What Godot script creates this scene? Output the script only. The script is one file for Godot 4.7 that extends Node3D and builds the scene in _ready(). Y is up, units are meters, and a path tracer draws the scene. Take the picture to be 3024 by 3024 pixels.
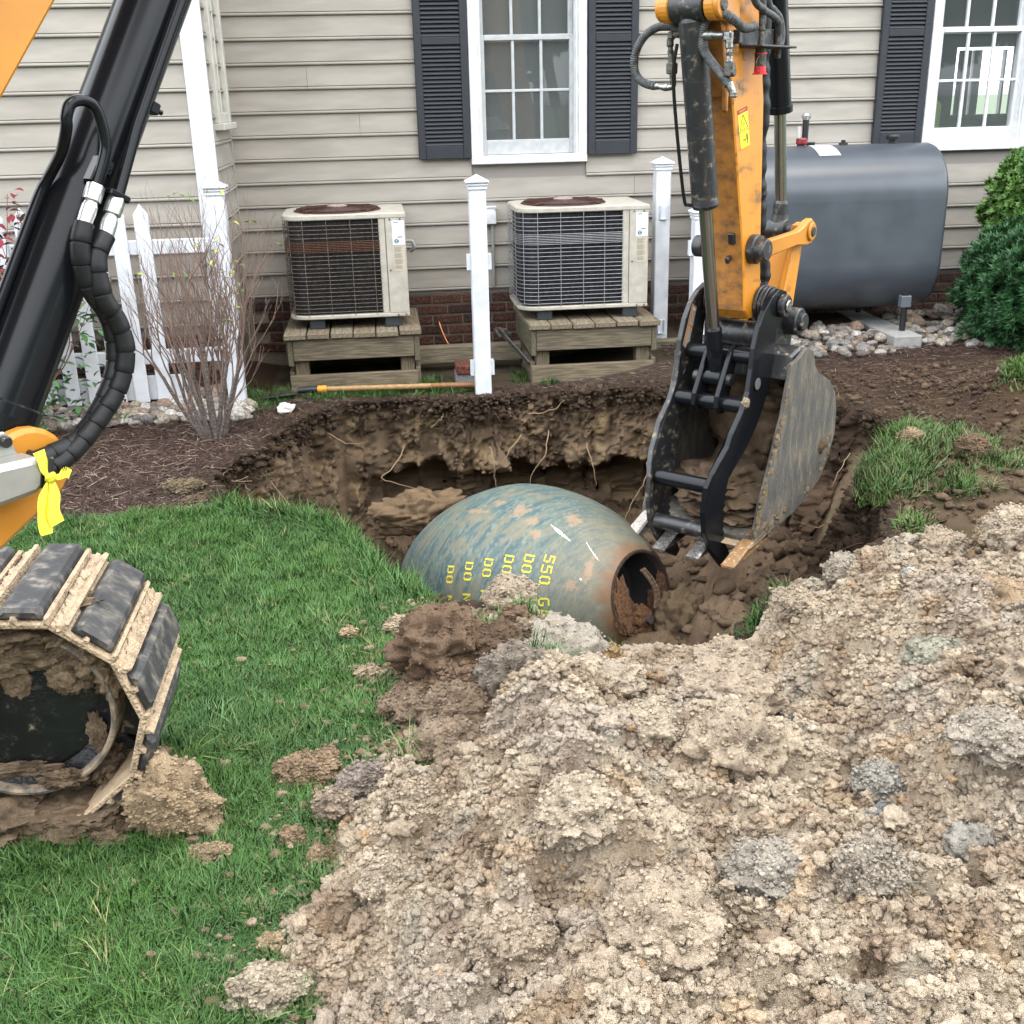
extends Node3D

const FAR := 400.0
var rng := RandomNumberGenerator.new()
var n1 := FastNoiseLite.new()      # smooth fractal noise
var nc := FastNoiseLite.new()      # cells: rounded lumps
var nw := FastNoiseLite.new()      # single octave
var mats := {}
var taken := {}
var tex := {}
var ico_cache := {}

# ---------------------------------------------------------------- mesh building
class MB:
	var v := PackedVector3Array()
	var n := PackedVector3Array()
	var c := PackedColorArray()
	var u := PackedVector2Array()
	var i := PackedInt32Array()
	var xf := Transform3D.IDENTITY
	var col := Color(1, 1, 1)
	var bev := 0.003

	func vert(a: Vector3, nn: Vector3, uv := Vector2.ZERO) -> int:
		v.append(xf * a)
		n.append((xf.basis * nn).normalized())
		c.append(col)
		u.append(uv)
		return v.size() - 1

	func face(a: int, b: int, d: int) -> void:      # turned so that its front faces the way its normals point
		var g := (v[b] - v[a]).cross(v[d] - v[a])
		if g.dot(n[a] + n[b] + n[d]) > 0.0:
			i.append(a); i.append(d); i.append(b)
		else:
			i.append(a); i.append(b); i.append(d)

	func tri(a: Vector3, b: Vector3, d: Vector3, nn: Vector3) -> void:
		face(vert(a, nn), vert(b, nn), vert(d, nn))

	func quad(a: Vector3, b: Vector3, d: Vector3, e: Vector3, nn: Vector3) -> void:
		var p := vert(a, nn, Vector2(0, 0)); var q := vert(b, nn, Vector2(1, 0)); var r := vert(d, nn, Vector2(1, 1)); var s := vert(e, nn, Vector2(0, 1))
		face(p, q, r); face(p, r, s)

	func box(at: Vector3, size: Vector3, basis := Basis.IDENTITY, b := -1.0) -> void:
		if b < 0.0: b = bev
		var h := size * 0.5
		b = minf(b, minf(h.x, minf(h.y, h.z)) * 0.8)
		var P := func(x: float, y: float, z: float, k: int) -> Vector3:
			var q := Vector3(x * h.x, y * h.y, z * h.z)
			if k != 0: q.x -= x * b
			if k != 1: q.y -= y * b
			if k != 2: q.z -= z * b
			return at + basis * q
		var ax := [Vector3(1, 0, 0), Vector3(0, 1, 0), Vector3(0, 0, 1)]
		for k in 3:
			for s in [-1.0, 1.0]:
				var q := []
				for w in [[-1, -1], [1, -1], [1, 1], [-1, 1]]:
					var t := [0.0, 0.0, 0.0]
					t[k] = s; t[(k + 1) % 3] = w[0]; t[(k + 2) % 3] = w[1]
					q.append(P.call(t[0], t[1], t[2], k))
				quad(q[0], q[1], q[2], q[3], basis * (ax[k] * s))
		if b <= 0.0: return
		for k in 3:
			var k1 := (k + 1) % 3; var k2 := (k + 2) % 3
			for s in [-1.0, 1.0]:
				for r in [-1.0, 1.0]:
					var q := []
					for w in [[-1.0, k1], [1.0, k1], [1.0, k2], [-1.0, k2]]:
						var t := [0.0, 0.0, 0.0]
						t[k] = w[0]; t[k1] = s; t[k2] = r
						q.append(P.call(t[0], t[1], t[2], w[1]))
					quad(q[0], q[1], q[2], q[3], basis * (ax[k1] * s + ax[k2] * r).normalized())
		for x in [-1.0, 1.0]:
			for y in [-1.0, 1.0]:
				for z in [-1.0, 1.0]:
					tri(P.call(x, y, z, 0), P.call(x, y, z, 1), P.call(x, y, z, 2), basis * Vector3(x, y, z).normalized())

	func span(lo: Vector3, hi: Vector3, b := -1.0) -> void:
		box((lo + hi) * 0.5, (hi - lo).abs(), Basis.IDENTITY, b)

	func beam(a: Vector3, b: Vector3, w: float, h: float, up := Vector3.UP, bv := -1.0) -> void:
		var z := (b - a).normalized()
		var x := up.cross(z).normalized()
		box((a + b) * 0.5, Vector3(w, h, a.distance_to(b)), Basis(x, z.cross(x), z), bv)

	func tube(path: Array, r, seg := 8, caps := true) -> void:
		var m := path.size()
		var t0: Vector3 = (path[1] - path[0]).normalized()
		var x := t0.cross(Vector3.UP if absf(t0.y) < 0.9 else Vector3.RIGHT).normalized()
		var first := v.size()
		for k in m:
			var t: Vector3 = (path[mini(k + 1, m - 1)] - path[maxi(k - 1, 0)]).normalized()
			x = (x - t * x.dot(t)).normalized()
			var y := t.cross(x)
			var rr: float = r[k] if r is Array else r
			var ra: float = (r[maxi(k - 1, 0)] if r is Array else r)
			var rb: float = (r[mini(k + 1, m - 1)] if r is Array else r)
			var sl := clampf((ra - rb) / maxf(path[mini(k + 1, m - 1)].distance_to(path[maxi(k - 1, 0)]), 1e-5), -2, 2)
			for s in seg:
				var a := TAU * s / seg
				var d := x * cos(a) + y * sin(a)
				vert(path[k] + d * rr, d + t * sl, Vector2(float(s) / seg, k))
		for k in m - 1:
			for s in seg:
				var a := first + k * seg + s; var b := first + k * seg + (s + 1) % seg
				face(a, b, b + seg); face(a, b + seg, a + seg)
		if caps:
			for e in [0, m - 1]:
				var t: Vector3 = (path[0] - path[1]).normalized() if e == 0 else (path[m - 1] - path[m - 2]).normalized()
				var ce := vert(path[e], t)
				var ring := []
				for s in seg:
					v.append(v[first + e * seg + s]); n.append((xf.basis * t).normalized()); c.append(col); u.append(Vector2.ZERO)
					ring.append(v.size() - 1)
				for s in seg: face(ce, ring[s], ring[(s + 1) % seg])

	func cyl(a: Vector3, b: Vector3, r0: float, r1 := -1.0, seg := 16, bv := 0.0) -> void:
		if r1 < 0.0: r1 = r0
		if bv > 0.0:
			var t := (b - a).normalized() * bv
			tube_hard([a, a + t, b - t, b], [r0 - bv, r0, r1, r1 - bv], seg)
		else:
			tube([a, b], [r0, r1], seg)

	func tube_hard(path: Array, r: Array, seg := 16) -> void:      # crisp rings: every stretch has its own normals
		for k in path.size() - 1:
			var t: Vector3 = (path[path.size() - 1] - path[0]).normalized()
			var x := t.cross(Vector3.UP if absf(t.y) < 0.9 else Vector3.RIGHT).normalized()
			var y := t.cross(x)
			var L: Vector3 = path[k + 1] - path[k]
			var first := v.size()
			for s in seg:
				var a := TAU * s / seg
				var d := x * cos(a) + y * sin(a)
				var dr: float = r[k] - r[k + 1]
				var nn := d * maxf(L.dot(t), 1e-6) + t * dr
				vert(path[k] + d * r[k], nn); vert(path[k + 1] + d * r[k + 1], nn)
			for s in seg:
				var a := first + s * 2; var b := first + ((s + 1) % seg) * 2
				face(a, b, b + 1); face(a, b + 1, a + 1)
		for e in [0, path.size() - 1]:
			if r[e] <= 0.0: continue
			var t: Vector3 = (path[path.size() - 1] - path[0]).normalized()
			var x := t.cross(Vector3.UP if absf(t.y) < 0.9 else Vector3.RIGHT).normalized()
			var y := t.cross(x)
			var nn: Vector3 = -t if e == 0 else t
			var ce := vert(path[e], nn)
			var f := v.size()
			for s in seg:
				var a := TAU * s / seg
				vert(path[e] + (x * cos(a) + y * sin(a)) * r[e], nn)
			for s in seg: face(ce, f + s, f + (s + 1) % seg)

	func prism(poly: Array, z0: float, z1: float, b := -1.0, wob = null) -> void:      # a 2D outline pushed along z between z0 and z1; wob: Callable(Vector2) -> offset along z
		if b < 0.0: b = bev
		var m := poly.size()
		var area := 0.0
		for k in m: area += poly[k].cross(poly[(k + 1) % m])
		if area < 0.0:
			poly = poly.duplicate(); poly.reverse()
		var ins := []
		for k in m:
			var p: Vector2 = poly[(k + m - 1) % m]; var q: Vector2 = poly[k]; var r: Vector2 = poly[(k + 1) % m]
			var e0 := (q - p).normalized(); var e1 := (r - q).normalized()
			var m0 := Vector2(-e0.y, e0.x); var m1 := Vector2(-e1.y, e1.x)
			var mm := (m0 + m1).normalized()
			ins.append(q + mm * b / maxf(0.5, mm.dot(m0)))
		var W := func(q: Vector2) -> float: return wob.call(q) if wob != null else 0.0
		for k in m:
			var a: Vector2 = poly[k]; var d: Vector2 = poly[(k + 1) % m]
			var ai: Vector2 = ins[k]; var di: Vector2 = ins[(k + 1) % m]
			var e := (d - a).normalized()
			var o := Vector3(e.y, -e.x, 0)
			var wa: float = W.call(a); var wd: float = W.call(d)
			quad(Vector3(a.x, a.y, z0 + b + wa), Vector3(d.x, d.y, z0 + b + wd), Vector3(d.x, d.y, z1 - b + wd), Vector3(a.x, a.y, z1 - b + wa), o)
			if b > 0.0:
				quad(Vector3(a.x, a.y, z1 - b + wa), Vector3(d.x, d.y, z1 - b + wd), Vector3(di.x, di.y, z1 + wd), Vector3(ai.x, ai.y, z1 + wa), (o + Vector3(0, 0, 1)).normalized())
				quad(Vector3(a.x, a.y, z0 + b + wa), Vector3(d.x, d.y, z0 + b + wd), Vector3(di.x, di.y, z0 + wd), Vector3(ai.x, ai.y, z0 + wa), (o - Vector3(0, 0, 1)).normalized())
		var idx := Geometry2D.triangulate_polygon(PackedVector2Array(ins))
		for s in [0, 1]:
			var f := v.size()
			for q in ins: vert(Vector3(q.x, q.y, (z1 if s else z0) + W.call(q)), Vector3(0, 0, 1 if s else -1))
			for k in idx.size() / 3: face(f + idx[k * 3], f + idx[k * 3 + 1], f + idx[k * 3 + 2])

	func lathe(prof: Array, seg := 24, smooth := false, mid = null) -> void:      # (radius, y) turned round the y axis of xf
		if smooth:
			var f := v.size()
			var m := prof.size()
			for k in m:
				var t: Vector2 = prof[mini(k + 1, m - 1)] - prof[maxi(k - 1, 0)]
				for s in seg + 1:
					var a := TAU * s / seg
					vert(Vector3(prof[k].x * cos(a), prof[k].y, prof[k].x * sin(a)), Vector3(t.y * cos(a), -t.x, t.y * sin(a)), Vector2(float(s) / seg, float(k) / (m - 1)))
			for k in m - 1:
				for s in seg:
					var a := f + k * (seg + 1) + s
					face(a, a + 1, a + seg + 2); face(a, a + seg + 2, a + seg + 1)
		else:
			for k in prof.size() - 1:
				var p: Vector2 = prof[k]; var q: Vector2 = prof[k + 1]
				var t := q - p
				var f := v.size()
				for s in seg:
					var a := TAU * s / seg
					var nn := Vector3(t.y * cos(a), -t.x, t.y * sin(a))
					vert(Vector3(p.x * cos(a), p.y, p.x * sin(a)), nn); vert(Vector3(q.x * cos(a), q.y, q.x * sin(a)), nn)
				for s in seg:
					var a := f + s * 2; var b := f + ((s + 1) % seg) * 2
					face(a, b, b + 1); face(a, b + 1, a + 1)

	func mesh() -> ArrayMesh:
		var m := ArrayMesh.new()
		var a := []
		a.resize(Mesh.ARRAY_MAX)
		a[Mesh.ARRAY_VERTEX] = v; a[Mesh.ARRAY_NORMAL] = n; a[Mesh.ARRAY_COLOR] = c; a[Mesh.ARRAY_TEX_UV] = u; a[Mesh.ARRAY_INDEX] = i
		m.add_surface_from_arrays(Mesh.PRIMITIVE_TRIANGLES, a)
		return m

func ico(sub: int) -> Array:
	if ico_cache.has(sub): return ico_cache[sub]
	var t := (1.0 + sqrt(5.0)) / 2.0
	var vs := []
	for q in [[-1, t, 0], [1, t, 0], [-1, -t, 0], [1, -t, 0], [0, -1, t], [0, 1, t], [0, -1, -t], [0, 1, -t], [t, 0, -1], [t, 0, 1], [-t, 0, -1], [-t, 0, 1]]:
		vs.append(Vector3(q[0], q[1], q[2]).normalized())
	var fs := [[0, 11, 5], [0, 5, 1], [0, 1, 7], [0, 7, 10], [0, 10, 11], [1, 5, 9], [5, 11, 4], [11, 10, 2], [10, 7, 6], [7, 1, 8], [3, 9, 4], [3, 4, 2], [3, 2, 6], [3, 6, 8], [3, 8, 9], [4, 9, 5], [2, 4, 11], [6, 2, 10], [8, 6, 7], [9, 8, 1]]
	for k in sub:
		var mid := {}
		var nf := []
		for f in fs:
			var m := []
			for e in 3:
				var a: int = f[e]; var b: int = f[(e + 1) % 3]
				var key := mini(a, b) * 100000 + maxi(a, b)
				if not mid.has(key):
					vs.append(((vs[a] + vs[b]) * 0.5).normalized())
					mid[key] = vs.size() - 1
				m.append(mid[key])
			nf.append([f[0], m[0], m[2]]); nf.append([f[1], m[1], m[0]]); nf.append([f[2], m[2], m[1]]); nf.append(m)
		fs = nf
	ico_cache[sub] = [vs, fs]
	return ico_cache[sub]

# an uneven lump: a ball pushed in and out by noise, cut by a few flats
func lump(mb: MB, at: Vector3, b: Basis, sd: float, amp: float, sub := 2, freq := 1.2, flats := 0, fine := 0.0, cl = null) -> void:
	var g := ico(sub)
	var o := Vector3(sd * 17.3, sd * 5.1, sd * 9.7)
	var cut := []
	for k in flats:
		var h := sin(sd * 91.7 + k * 12.9) * 43758.5; h -= floorf(h)
		var h2 := sin(sd * 37.1 + k * 78.2) * 24634.6; h2 -= floorf(h2)
		var z := h * 2.0 - 1.0
		cut.append([Vector3(sqrt(1 - z * z) * cos(h2 * TAU), z, sqrt(1 - z * z) * sin(h2 * TAU)), 0.62 + 0.3 * absf(sin(sd * 3.0 + k))])
	var f := mb.v.size()
	var pts := PackedVector3Array()
	for d in g[0]:
		var r := 1.0 + amp * n1.get_noise_3dv(d * freq + o) * 1.6
		for q in cut:
			var e: float = d.dot(q[0])
			if e > 0.05: r = minf(r, q[1] / e)
		if fine > 0.0: r += fine * n1.get_noise_3dv(d * freq * 5.0 + o) - fine * nc.get_noise_3dv(d * freq * 6.0 + o) * 0.5
		pts.append(d * r)
	var ns := PackedVector3Array()
	ns.resize(pts.size())
	for q in g[1]:
		var w: Vector3 = (pts[q[1]] - pts[q[0]]).cross(pts[q[2]] - pts[q[0]])
		ns[q[0]] += w; ns[q[1]] += w; ns[q[2]] += w
	var inv := b.inverse().transposed()
	for k in pts.size():
		var nn: Vector3 = ns[k] if ns[k].dot(pts[k]) > 0 else -ns[k]
		if cl != null: mb.col = cl.call(at + b * pts[k])
		mb.vert(at + b * pts[k], inv * nn)
	for q in g[1]: mb.face(f + q[0], f + q[1], f + q[2])

# ---------------------------------------------------------------- naming
func numbered(called: String) -> String:
	taken[called] = taken.get(called, -1) + 1
	return called if taken[called] == 0 else "%s_%03d" % [called, taken[called]]

func tag(o: Node, label: String, category := "", group := "", kind := "") -> Node:
	if label: o.set_meta("label", label)
	if category: o.set_meta("category", category)
	if group: o.set_meta("group", group)
	if kind: o.set_meta("kind", kind)
	return o

func thing(called: String, label: String, category: String, at := Vector3.ZERO, group := "") -> Node3D:
	var o := Node3D.new()
	o.name = numbered(called)
	add_child(o)
	o.position = at
	tag(o, label, category, group)
	return o

func put(called: String, st, mat: Material, parent: Node = null, at := Transform3D.IDENTITY) -> MeshInstance3D:
	var o := MeshInstance3D.new()
	o.mesh = st.mesh() if st is MB else st
	o.material_override = mat
	o.transform = at
	if parent == null:
		o.name = numbered(called); add_child(o)
	else:
		o.name = called; parent.add_child(o, true)
	return o

func new_mb(root: Node3D = null, bevel := 0.003) -> MB:
	var m := MB.new()
	m.bev = bevel
	if root: m.xf = Transform3D(Basis.IDENTITY, -root.position)
	return m

func scatter(called: String, mesh: Mesh, mat: Material, xs: Array, cs: Array, parent: Node3D) -> void:
	if xs.is_empty(): return
	var mm := MultiMesh.new()
	mm.transform_format = MultiMesh.TRANSFORM_3D
	mm.use_colors = true
	mm.mesh = mesh
	mm.instance_count = xs.size()
	for k in xs.size():
		mm.set_instance_transform(k, xs[k])
		mm.set_instance_color(k, cs[k])
	var o := MultiMeshInstance3D.new()
	o.multimesh = mm
	o.material_override = mat
	o.name = called
	parent.add_child(o, true)
	o.set_meta("kind", "stuff")

# a rows x cols sheet of points; keep: which points stand (a face is drawn where any of its corners does)
func sheet(vs: PackedVector3Array, cs: PackedColorArray, nu: int, nv: int, flip := false, keep = null) -> MB:
	var mb := MB.new()
	mb.v = vs; mb.c = cs
	mb.u.resize(vs.size())
	var ns := PackedVector3Array(); ns.resize(vs.size())
	for b in nv:
		for a in nu:
			var k := b * nu + a
			var du := vs[k + 1 if a < nu - 1 else k] - vs[k - 1 if a > 0 else k]
			var dv := vs[k + nu if b < nv - 1 else k] - vs[k - nu if b > 0 else k]
			var w := dv.cross(du)
			ns[k] = (-w if flip else w).normalized()
	mb.n = ns
	var ix := PackedInt32Array()
	for b in nv - 1:
		for a in nu - 1:
			var k := b * nu + a
			if keep != null and not (keep[k] or keep[k + 1] or keep[k + nu] or keep[k + nu + 1]): continue
			if flip: ix.append_array([k, k + nu, k + 1, k + 1, k + nu, k + nu + 1])
			else: ix.append_array([k, k + 1, k + nu, k + 1, k + nu + 1, k + nu])
	mb.i = ix
	return mb

# ---------------------------------------------------------------- materials
func noise_tex(kind: String) -> NoiseTexture2D:
	if tex.has(kind): return tex[kind]
	var f := FastNoiseLite.new()
	var lo := 0.6; var hi := 1.0
	f.seed = kind.hash() % 1000
	f.fractal_octaves = 5
	f.frequency = 0.02
	match kind:
		"soft": f.frequency = 0.008; lo = 0.90
		"grain": f.frequency = 0.05; f.fractal_octaves = 4; lo = 0.55
		"cells": f.noise_type = FastNoiseLite.TYPE_CELLULAR; f.frequency = 0.05; f.fractal_octaves = 3; lo = 0.0
		"grit": f.frequency = 0.09; f.fractal_octaves = 5; lo = 0.0
		"dirt": f.frequency = 0.012; f.fractal_octaves = 6; lo = 0.45
		"mottle": f.frequency = 0.03; f.fractal_octaves = 6; lo = 0.78
		"wood": f.frequency = 0.014; f.fractal_octaves = 5; lo = 0.68
	var t := NoiseTexture2D.new()
	t.width = 512; t.height = 512
	t.seamless = true
	t.noise = f
	var g := Gradient.new()
	g.offsets = PackedFloat32Array([0.15, 0.85])
	g.colors = PackedColorArray([Color(lo, lo, lo), Color(hi, hi, hi)])
	t.color_ramp = g
	tex[kind] = t
	return t

func S(r: float, g: float, b: float) -> Color:      # a real-world base colour, given in linear values
	return Color(r, g, b).linear_to_srgb()

func mat(called: String, col: Color, rough: float, metal := 0.0, o := {}) -> StandardMaterial3D:
	if mats.has(called): return mats[called]
	var m := StandardMaterial3D.new()
	m.resource_name = called
	m.albedo_color = col
	m.roughness = rough
	m.metallic = metal
	m.vertex_color_use_as_albedo = o.get("vc", false)
	if o.has("tex"):
		m.albedo_texture = noise_tex(o.tex)
		m.uv1_triplanar = true
		m.uv1_world_triplanar = o.get("world", true)
		var s = o.get("scale", 1.0)
		m.uv1_scale = s if s is Vector3 else Vector3(s, s, s)
	if o.has("bump"):
		m.heightmap_enabled = true
		m.heightmap_texture = noise_tex(o.bump)
		m.heightmap_scale = o.get("depth", 0.3)
		if not o.has("tex"):
			m.uv1_triplanar = true
			m.uv1_world_triplanar = o.get("world", true)
			var s = o.get("scale", 1.0)
			m.uv1_scale = s if s is Vector3 else Vector3(s, s, s)
	if o.has("rt"):
		m.roughness_texture = noise_tex(o.rt)
	if o.has("spec"): m.metallic_specular = o.spec
	if o.has("coat"):
		m.clearcoat_enabled = true; m.clearcoat = o.coat; m.clearcoat_roughness = o.get("coat_rough", 0.15)
	if o.has("back"):
		m.backlight_enabled = true; m.backlight = o.back
	mats[called] = m
	return m

func curve(pts: Array, step: int) -> Array:      # a smooth line through points
	var out := []
	for k in pts.size() - 1:
		var p0 = pts[maxi(k - 1, 0)]; var p1 = pts[k]; var p2 = pts[k + 1]; var p3 = pts[mini(k + 2, pts.size() - 1)]
		for s in step:
			var t := float(s) / step
			out.append(0.5 * ((2.0 * p1) + (p2 - p0) * t + (2.0 * p0 - 5.0 * p1 + 4.0 * p2 - p3) * t * t + (3.0 * p1 - p0 - 3.0 * p2 + p3) * t * t * t))
	out.append(pts[pts.size() - 1])
	return out

func rf(a: float, b: float) -> float: return rng.randf_range(a, b)

func _ready() -> void:
	rng.seed = 20240611
	n1.noise_type = FastNoiseLite.TYPE_SIMPLEX_SMOOTH; n1.fractal_octaves = 3; n1.frequency = 1.0; n1.seed = 7
	nc.noise_type = FastNoiseLite.TYPE_CELLULAR; nc.fractal_type = FastNoiseLite.FRACTAL_NONE; nc.frequency = 1.0; nc.seed = 11; nc.cellular_return_type = FastNoiseLite.RETURN_DISTANCE
	nw.noise_type = FastNoiseLite.TYPE_SIMPLEX; nw.fractal_type = FastNoiseLite.FRACTAL_NONE; nw.frequency = 1.0
	var cam := Camera3D.new()
	cam.name = "camera"
	add_child(cam)
	cam.position = Vector3(0, 1.75, 8.04)
	cam.rotation = Vector3(deg_to_rad(-20.393), deg_to_rad(-6.576), deg_to_rad(-1.359))
	cam.fov = 49.7
	cam.near = 0.05
	cam.far = 1200.0
	cam.current = true
	var sky := Sky.new()
	var sm := ProceduralSkyMaterial.new()
	sm.sky_top_color = Color(0.96, 0.975, 1.0)
	sm.sky_horizon_color = Color(0.68, 0.70, 0.72)
	sm.sky_curve = 0.22
	sm.ground_horizon_color = Color(0.5, 0.5, 0.48)
	sm.ground_bottom_color = Color(0.25, 0.26, 0.22)
	sm.sky_energy_multiplier = 2.0
	sky.sky_material = sm
	var e := Environment.new()
	e.background_mode = Environment.BG_SKY
	e.sky = sky
	e.tonemap_mode = Environment.TONE_MAPPER_LINEAR
	e.tonemap_exposure = 1.38
	e.sdfgi_enabled = true; e.ssao_enabled = true; e.ssil_enabled = true
	var we := WorldEnvironment.new()
	we.name = "world"
	we.environment = e
	add_child(we)
	var sun := DirectionalLight3D.new()
	sun.name = "sun"
	sun.rotation = Vector3(deg_to_rad(-62), deg_to_rad(28), 0)
	sun.light_energy = 0.5
	sun.light_angular_distance = 24.0
	sun.light_color = Color(1.0, 0.975, 0.94)
	sun.shadow_enabled = true
	add_child(sun)
	build_ground()
	build_house()
	yard_things()
	build_tank()
	build_excavator()
	stones()
	shrubs()
	lawn_clods()
	build_mulch()
	build_lawn()
	spill()
	far_trees()

# ---------------------------------------------------------------- ground, pit, spoil heap
var pit := []          # outline of the pit at grade, x and z
var pit_poly := PackedVector2Array()

func ground_y(x: float, z: float) -> float:
	var y := 0.0
	if x > 1.2: y += 0.2 * (1.0 - smoothstep(0.0, 2.4, z)) * smoothstep(1.2, 2.2, x)
	if x < -0.7: y += 0.05 * (1.0 - smoothstep(1.0, 1.7, z)) * smoothstep(-0.7, -1.0, x)
	y += 0.14 * exp(-(pow((x - 2.62) / 0.42, 2) + pow((z - 3.15) / 0.55, 2)))
	y += 0.26 * exp(-(pow((x - 3.66) / 0.26, 2) + pow((z - 2.25) / 0.40, 2)))
	y -= 0.16 * smoothstep(0.40, 0.60, x) * (1.0 - smoothstep(1.15, 1.45, x)) * smoothstep(4.1, 4.5, z)
	y += 0.010 * n1.get_noise_2d(x * 0.9, z * 0.9) + 0.004 * n1.get_noise_2d(x * 5.0, z * 5.0)
	return y

func pit_dist(p: Vector2) -> float:      # distance to the pit's edge, negative inside
	var d := 1e9
	for k in pit_poly.size():
		var a := pit_poly[k]; var b := pit_poly[(k + 1) % pit_poly.size()]
		var q := Geometry2D.get_closest_point_to_segment(p, a, b)
		d = minf(d, p.distance_squared_to(q))
	d = sqrt(d)
	return -d if Geometry2D.is_point_in_polygon(p, pit_poly) else d

func foot_x(z: float) -> float:      # where the spoil heap meets the lawn
	return 0.06 - 0.20 * (z - 4.5) + 0.10 * n1.get_noise_2d(z * 1.7, 3.0) + 0.04 * n1.get_noise_2d(z * 6.0, 9.0)

var crest_pts := [Vector2(-1.0, 0.0), Vector2(0.14, 0.05), Vector2(0.28, 0.09), Vector2(0.40, 0.12), Vector2(0.48, 0.06), Vector2(0.56, 0.01), Vector2(0.66, -0.02), Vector2(0.83, -0.02), Vector2(1.0, -0.03), Vector2(1.23, -0.05), Vector2(1.40, 0.04), Vector2(1.56, 0.06), Vector2(1.73, 0.16), Vector2(1.95, 0.18), Vector2(2.19, 0.23), Vector2(2.4, 0.22), Vector2(3.2, 0.3)]

func crest_z(x: float) -> float: return 4.52 + 0.20 * smoothstep(0.42, 0.6, x) * (1.0 - smoothstep(1.12, 1.4, x))

func heap_base(x: float, z: float) -> float:
	var ramp := 0.42 * (x - foot_x(z))
	var zc := crest_z(x)
	var crest := 0.02
	for k in crest_pts.size() - 1:
		if x >= crest_pts[k].x: crest = lerpf(crest_pts[k].y, crest_pts[k + 1].y, clampf((x - crest_pts[k].x) / (crest_pts[k + 1].x - crest_pts[k].x), 0, 1))
	var back := crest + 0.17 * (z - zc) - 1.0 * maxf(0.0, zc - z)
	var k := 0.12
	var hh := clampf(0.5 + 0.5 * (back - ramp) / k, 0.0, 1.0)
	return lerpf(back, ramp, hh) - k * hh * (1.0 - hh)

func bumps(x: float, z: float, f: float, sd: float) -> float:      # rounded lumps, 0 .. 1
	var d := nc.get_noise_3d(x * f, sd, z * f) + 1.0
	return sqrt(maxf(0.0, 1.0 - d * d * 0.9))

func heap_y(x: float, z: float) -> float:
	var b := heap_base(x, z)
	var w := clampf(b / 0.10 + 0.35, 0.15, 1.0)
	var big := n1.get_noise_2d(x * 1.6 + 7.0, z * 1.6)
	var m := clampf(n1.get_noise_2d(x * 1.1 + 31.0, z * 1.1 - 4.0) * 1.6 + 0.55, 0.15, 1.0)
	var t1 := n1.get_noise_2d(x * 1.9 + 0.25 * big, z * 1.9 + 61.0); var t2 := n1.get_noise_2d(x * 4.3 - 17.0, z * 4.3 + 23.0)
	b += w * (0.055 * (smoothstep(-0.04, 0.05, t1) - 0.5) + 0.030 * (smoothstep(-0.03, 0.04, t2) - 0.5) - 0.045 * (1.0 - smoothstep(0.0, 0.045, absf(n1.get_noise_2d(x * 3.1 + 5.0, z * 3.1 - 33.0)))) * clampf(big * 3.0 + 0.3, 0, 1))
	b += w * (0.075 * big + m * (0.070 * (bumps(x + 0.05 * big, z, 6.0, 1.0) - 0.5) + 0.040 * (bumps(x, z + 0.03 * big, 13.0, 5.0) - 0.5)) + 0.016 * (bumps(x, z, 26.0, 9.0) - 0.5) + 0.022 * n1.get_noise_2d(x * 12.0, z * 12.0) + 0.016 * n1.get_noise_2d(x * 34.0, z * 34.0))
	return b

func heap_color(x: float, z: float, y: float) -> Color:
	var a := n1.get_noise_2d(x * 1.3 + 50.0, z * 1.3)
	var b := n1.get_noise_2d(x * 4.0 - 20.0, z * 4.0 + 11.0)
	var c := Color(0.50, 0.405, 0.295)
	c = c.lerp(Color(0.41, 0.315, 0.225), clampf(b * 1.8, 0, 0.7))
	c = c.lerp(Color(0.56, 0.465, 0.345), clampf(-b * 1.6, 0, 0.7))
	c = c.lerp(Color(0.44, 0.375, 0.31), clampf(a * 2.2 - 0.3, 0, 0.6))
	var o := n1.get_noise_2d(x * 3.1 + 90.0, z * 3.1 + 40.0)
	c = c.lerp(Color(0.46, 0.31, 0.17), clampf(o * 4.0 - 1.45, 0, 0.45))
	c = c.lerp(Color(0.40, 0.38, 0.31), clampf(-o * 4.0 - 1.5, 0, 0.5))
	var brown := exp(-(pow((x - 0.2) / 0.34, 2) + pow((z - 5.0) / 0.36, 2)))
	c = c.lerp(Color(0.21, 0.14, 0.09), clampf(brown * 1.5 - 0.2 + b * 0.8, 0, 0.95))
	var edge := exp(-pow((x - foot_x(z) - 0.05) / 0.12, 2)) * clampf((5.6 - z) * 1.2, 0, 1)
	return c.lerp(Color(0.22, 0.145, 0.09), clampf(edge * 0.8 + b * 0.5, 0, 0.7))

func soil_mat(called: String, rough := 0.95) -> StandardMaterial3D:
	return mat(called, Color(1, 1, 1), rough, 0.0, {"vc": true, "tex": "mottle", "scale": 7.0, "bump": "grit", "depth": 0.6, "spec": 0.25})

func on_heap(x: float, z: float) -> bool:
	return z > 4.25 and x > foot_x(z) - 0.02 and heap_base(x, z) > 0.0

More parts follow.
